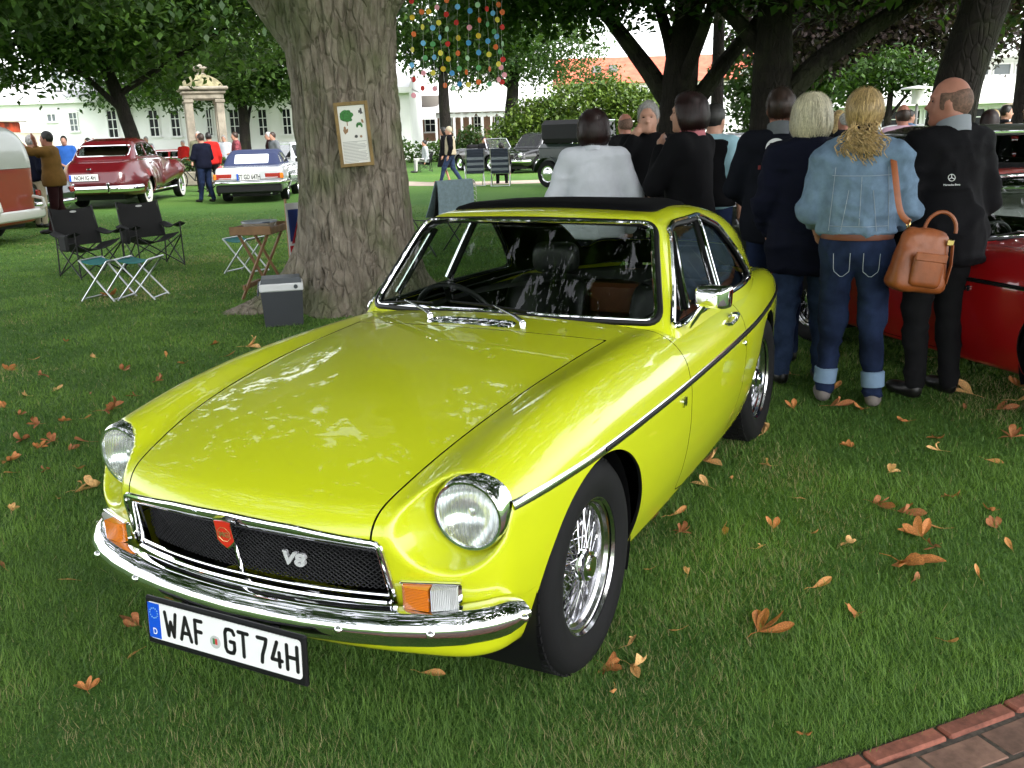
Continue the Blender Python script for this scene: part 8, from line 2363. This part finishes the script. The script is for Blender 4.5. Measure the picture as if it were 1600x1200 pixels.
leaf((-2.347, 0.699), .125, 6, 2.9, 'long brown leaf at the foot of the rear wheel')
leaf((0.126, 0.815), .075, 0, .4, 'small brown leaf below the front tyre')
leaf((-0.012, 0.814), .085, 2, 1.2, 'forked brown leaf right of the front tyre')
leaf((-0.110, 0.768), .065, 6, 2.5, 'curled brown leaf above the forked one right of the front tyre')
leaf((0.280, 0.258), .075, 8, 1.5, 'narrow brown leaf below the front bumper')
leaf((0.112, 1.337), .055, 1, .2, 'small crumpled leaf beside the brick path')
leaf((-2.987, 0.936), .12, 7, 2.0, 'orange leaf between the feet of the woman in denim')
leaf((-3.351, 0.903), .10, 4, 2.8, 'yellow brown leaf behind the feet of the woman in denim')
_gl = np.random.default_rng(33)
for xy, s_ in (((-1.589, -3.727), .07), ((-1.123, -3.069), .05), ((-0.817, -2.745), .06), ((-0.592, -2.294), .08), ((-2.495, -3.480), .09), ((-3.067, -3.420), .12), ((-0.914, -2.588), .08), ((-0.731, -2.761), .05), ((-2.714, -5.006), .05), ((-2.163, -4.706), .06), ((-2.174, -3.758), .08),
        ((-1.207, -2.993), .06), ((-1.199, -3.678), .06), ((-0.529, -2.729), .07), ((0.311, -1.584), .06), ((0.270, -1.246), .05), ((0.420, -0.755), .06), ((0.531, -0.631), .045), ((0.760, -0.592), .045), ((-0.523, -2.417), .05), ((-0.878, -2.448), .05), ((-1.981, -3.222), .06),
        ((0.019, 0.744), .055), ((-0.724, 1.221), .07), ((-0.913, 1.528), .05), ((-1.123, 0.812), .07), ((-1.139, 0.582), .07), ((-1.072, 0.525), .06), ((-0.971, 0.674), .05), ((-1.172, 0.994), .06), ((-1.185, 1.134), .05), ((-1.594, 1.320), .08), ((-1.539, 1.420), .08), ((-1.312, 1.527), .08), ((-1.242, 1.585), .06), ((-1.427, 1.600), .06), ((-1.692, 1.770), .06), ((-1.503, 1.781), .06), ((-1.807, 1.611), .05), ((-2.401, 1.538), .07), ((-2.598, 1.507), .05), ((-1.887, 0.840), .05), ((-3.630, 0.599), .09),
        ((-3.647, 1.533), .11), ((-3.511, 1.650), .13), ((-3.453, 1.873), .13), ((-3.782, 1.896), .10), ((-3.166, 1.614), .06), ((-3.226, 1.771), .09), ((-1.521, 0.639), .07), ((-0.528, 1.644), .045), ((-1.313, 1.837), .05), ((-0.279, 0.893), .04), ((-4.387, 1.376), .07), ((-1.671, 0.710), .05), ((-2.303, 1.139), .05), ((-2.000, 1.346), .05), ((-1.526, 1.007), .04), ((-0.654, 0.801), .04), ((-4.565, -6.618), .12), ((-4.713, -6.402), .12), ((-1.828, -4.130), .05), ((-1.118, -3.437), .05), ((-3.026, -3.743), .06), ((-2.381, -4.276), .05), ((-0.088, -2.086), .04), ((-1.438, -3.778), .05), ((-1.004, -3.106), .06), ((-0.772, -2.574), .05), ((-0.429, -2.529), .05), ((-1.433, -2.987), .06), ((-1.698, -3.089), .05), ((-1.640, -3.458), .05), ((-1.861, -4.568), .07), ((-2.569, -3.747), .06), ((-2.755, -3.344), .07), ((-0.273, -2.030), .045), ((-0.653, 0.670), .04), ((-0.958, 0.972), .045), ((-1.150, 1.280), .05), ((-2.341, 1.733), .06), ((-2.841, 1.360), .06), ((-3.002, 1.115), .06), ((-2.687, 1.842), .07), ((-2.865, 0.758), .07), ((-1.027, 1.732), .05), ((-0.605, 1.383), .045)):
    leaf(xy, s_ * 1.25, int(_gl.integers(0, 12)), _gl.random() * 6.28, None, _gl.normal(0, .15))

LMK = {'the left headlight': (.54, -.70), 'the front tyre': (0, .72), 'the rear tyre': (-2.31, .72), 'the brick path': (-.30, 1.80), 'the denim woman\'s shoes': (-2.940, 0.953), 'the balding man\'s shoes': (-3.354, 1.387), 'the chestnut roots': (-4.197, -3.586), 'the folding stools': (-4.236, -6.013), 'the number plate': (.9, -.2), 'the camper van': (-5.815, -9.668), 'the red coupe': (-3.1, 2.2)}
ORD = ['nearest', 'second nearest', 'third nearest', 'fourth nearest', 'fifth nearest', 'sixth nearest', 'seventh nearest', 'eighth nearest', 'ninth nearest', 'tenth nearest', 'eleventh nearest', 'twelfth nearest', 'thirteenth nearest', 'fourteenth nearest', 'fifteenth nearest', 'sixteenth nearest', 'seventeenth nearest', 'eighteenth nearest', 'nineteenth nearest', 'twentieth nearest']
_by = {}
for o in LEAVES:
    k = min(LMK, key=lambda q: math.hypot(o.location[0] - LMK[q][0], o.location[1] - LMK[q][1])); _by.setdefault(k, []).append(o)
for k, L in _by.items():
    L.sort(key=lambda o: math.hypot(o.location[0] - LMK[k][0], o.location[1] - LMK[k][1]))
    for i_, o in enumerate(L): o['label'] = f'small dry leaf on grass, {ORD[min(i_, 19)]} to {k}'
camp_chair((-32.547, -20.032), vdir(664) + R_(100), 'dark camp chair under the seated person near the villa')
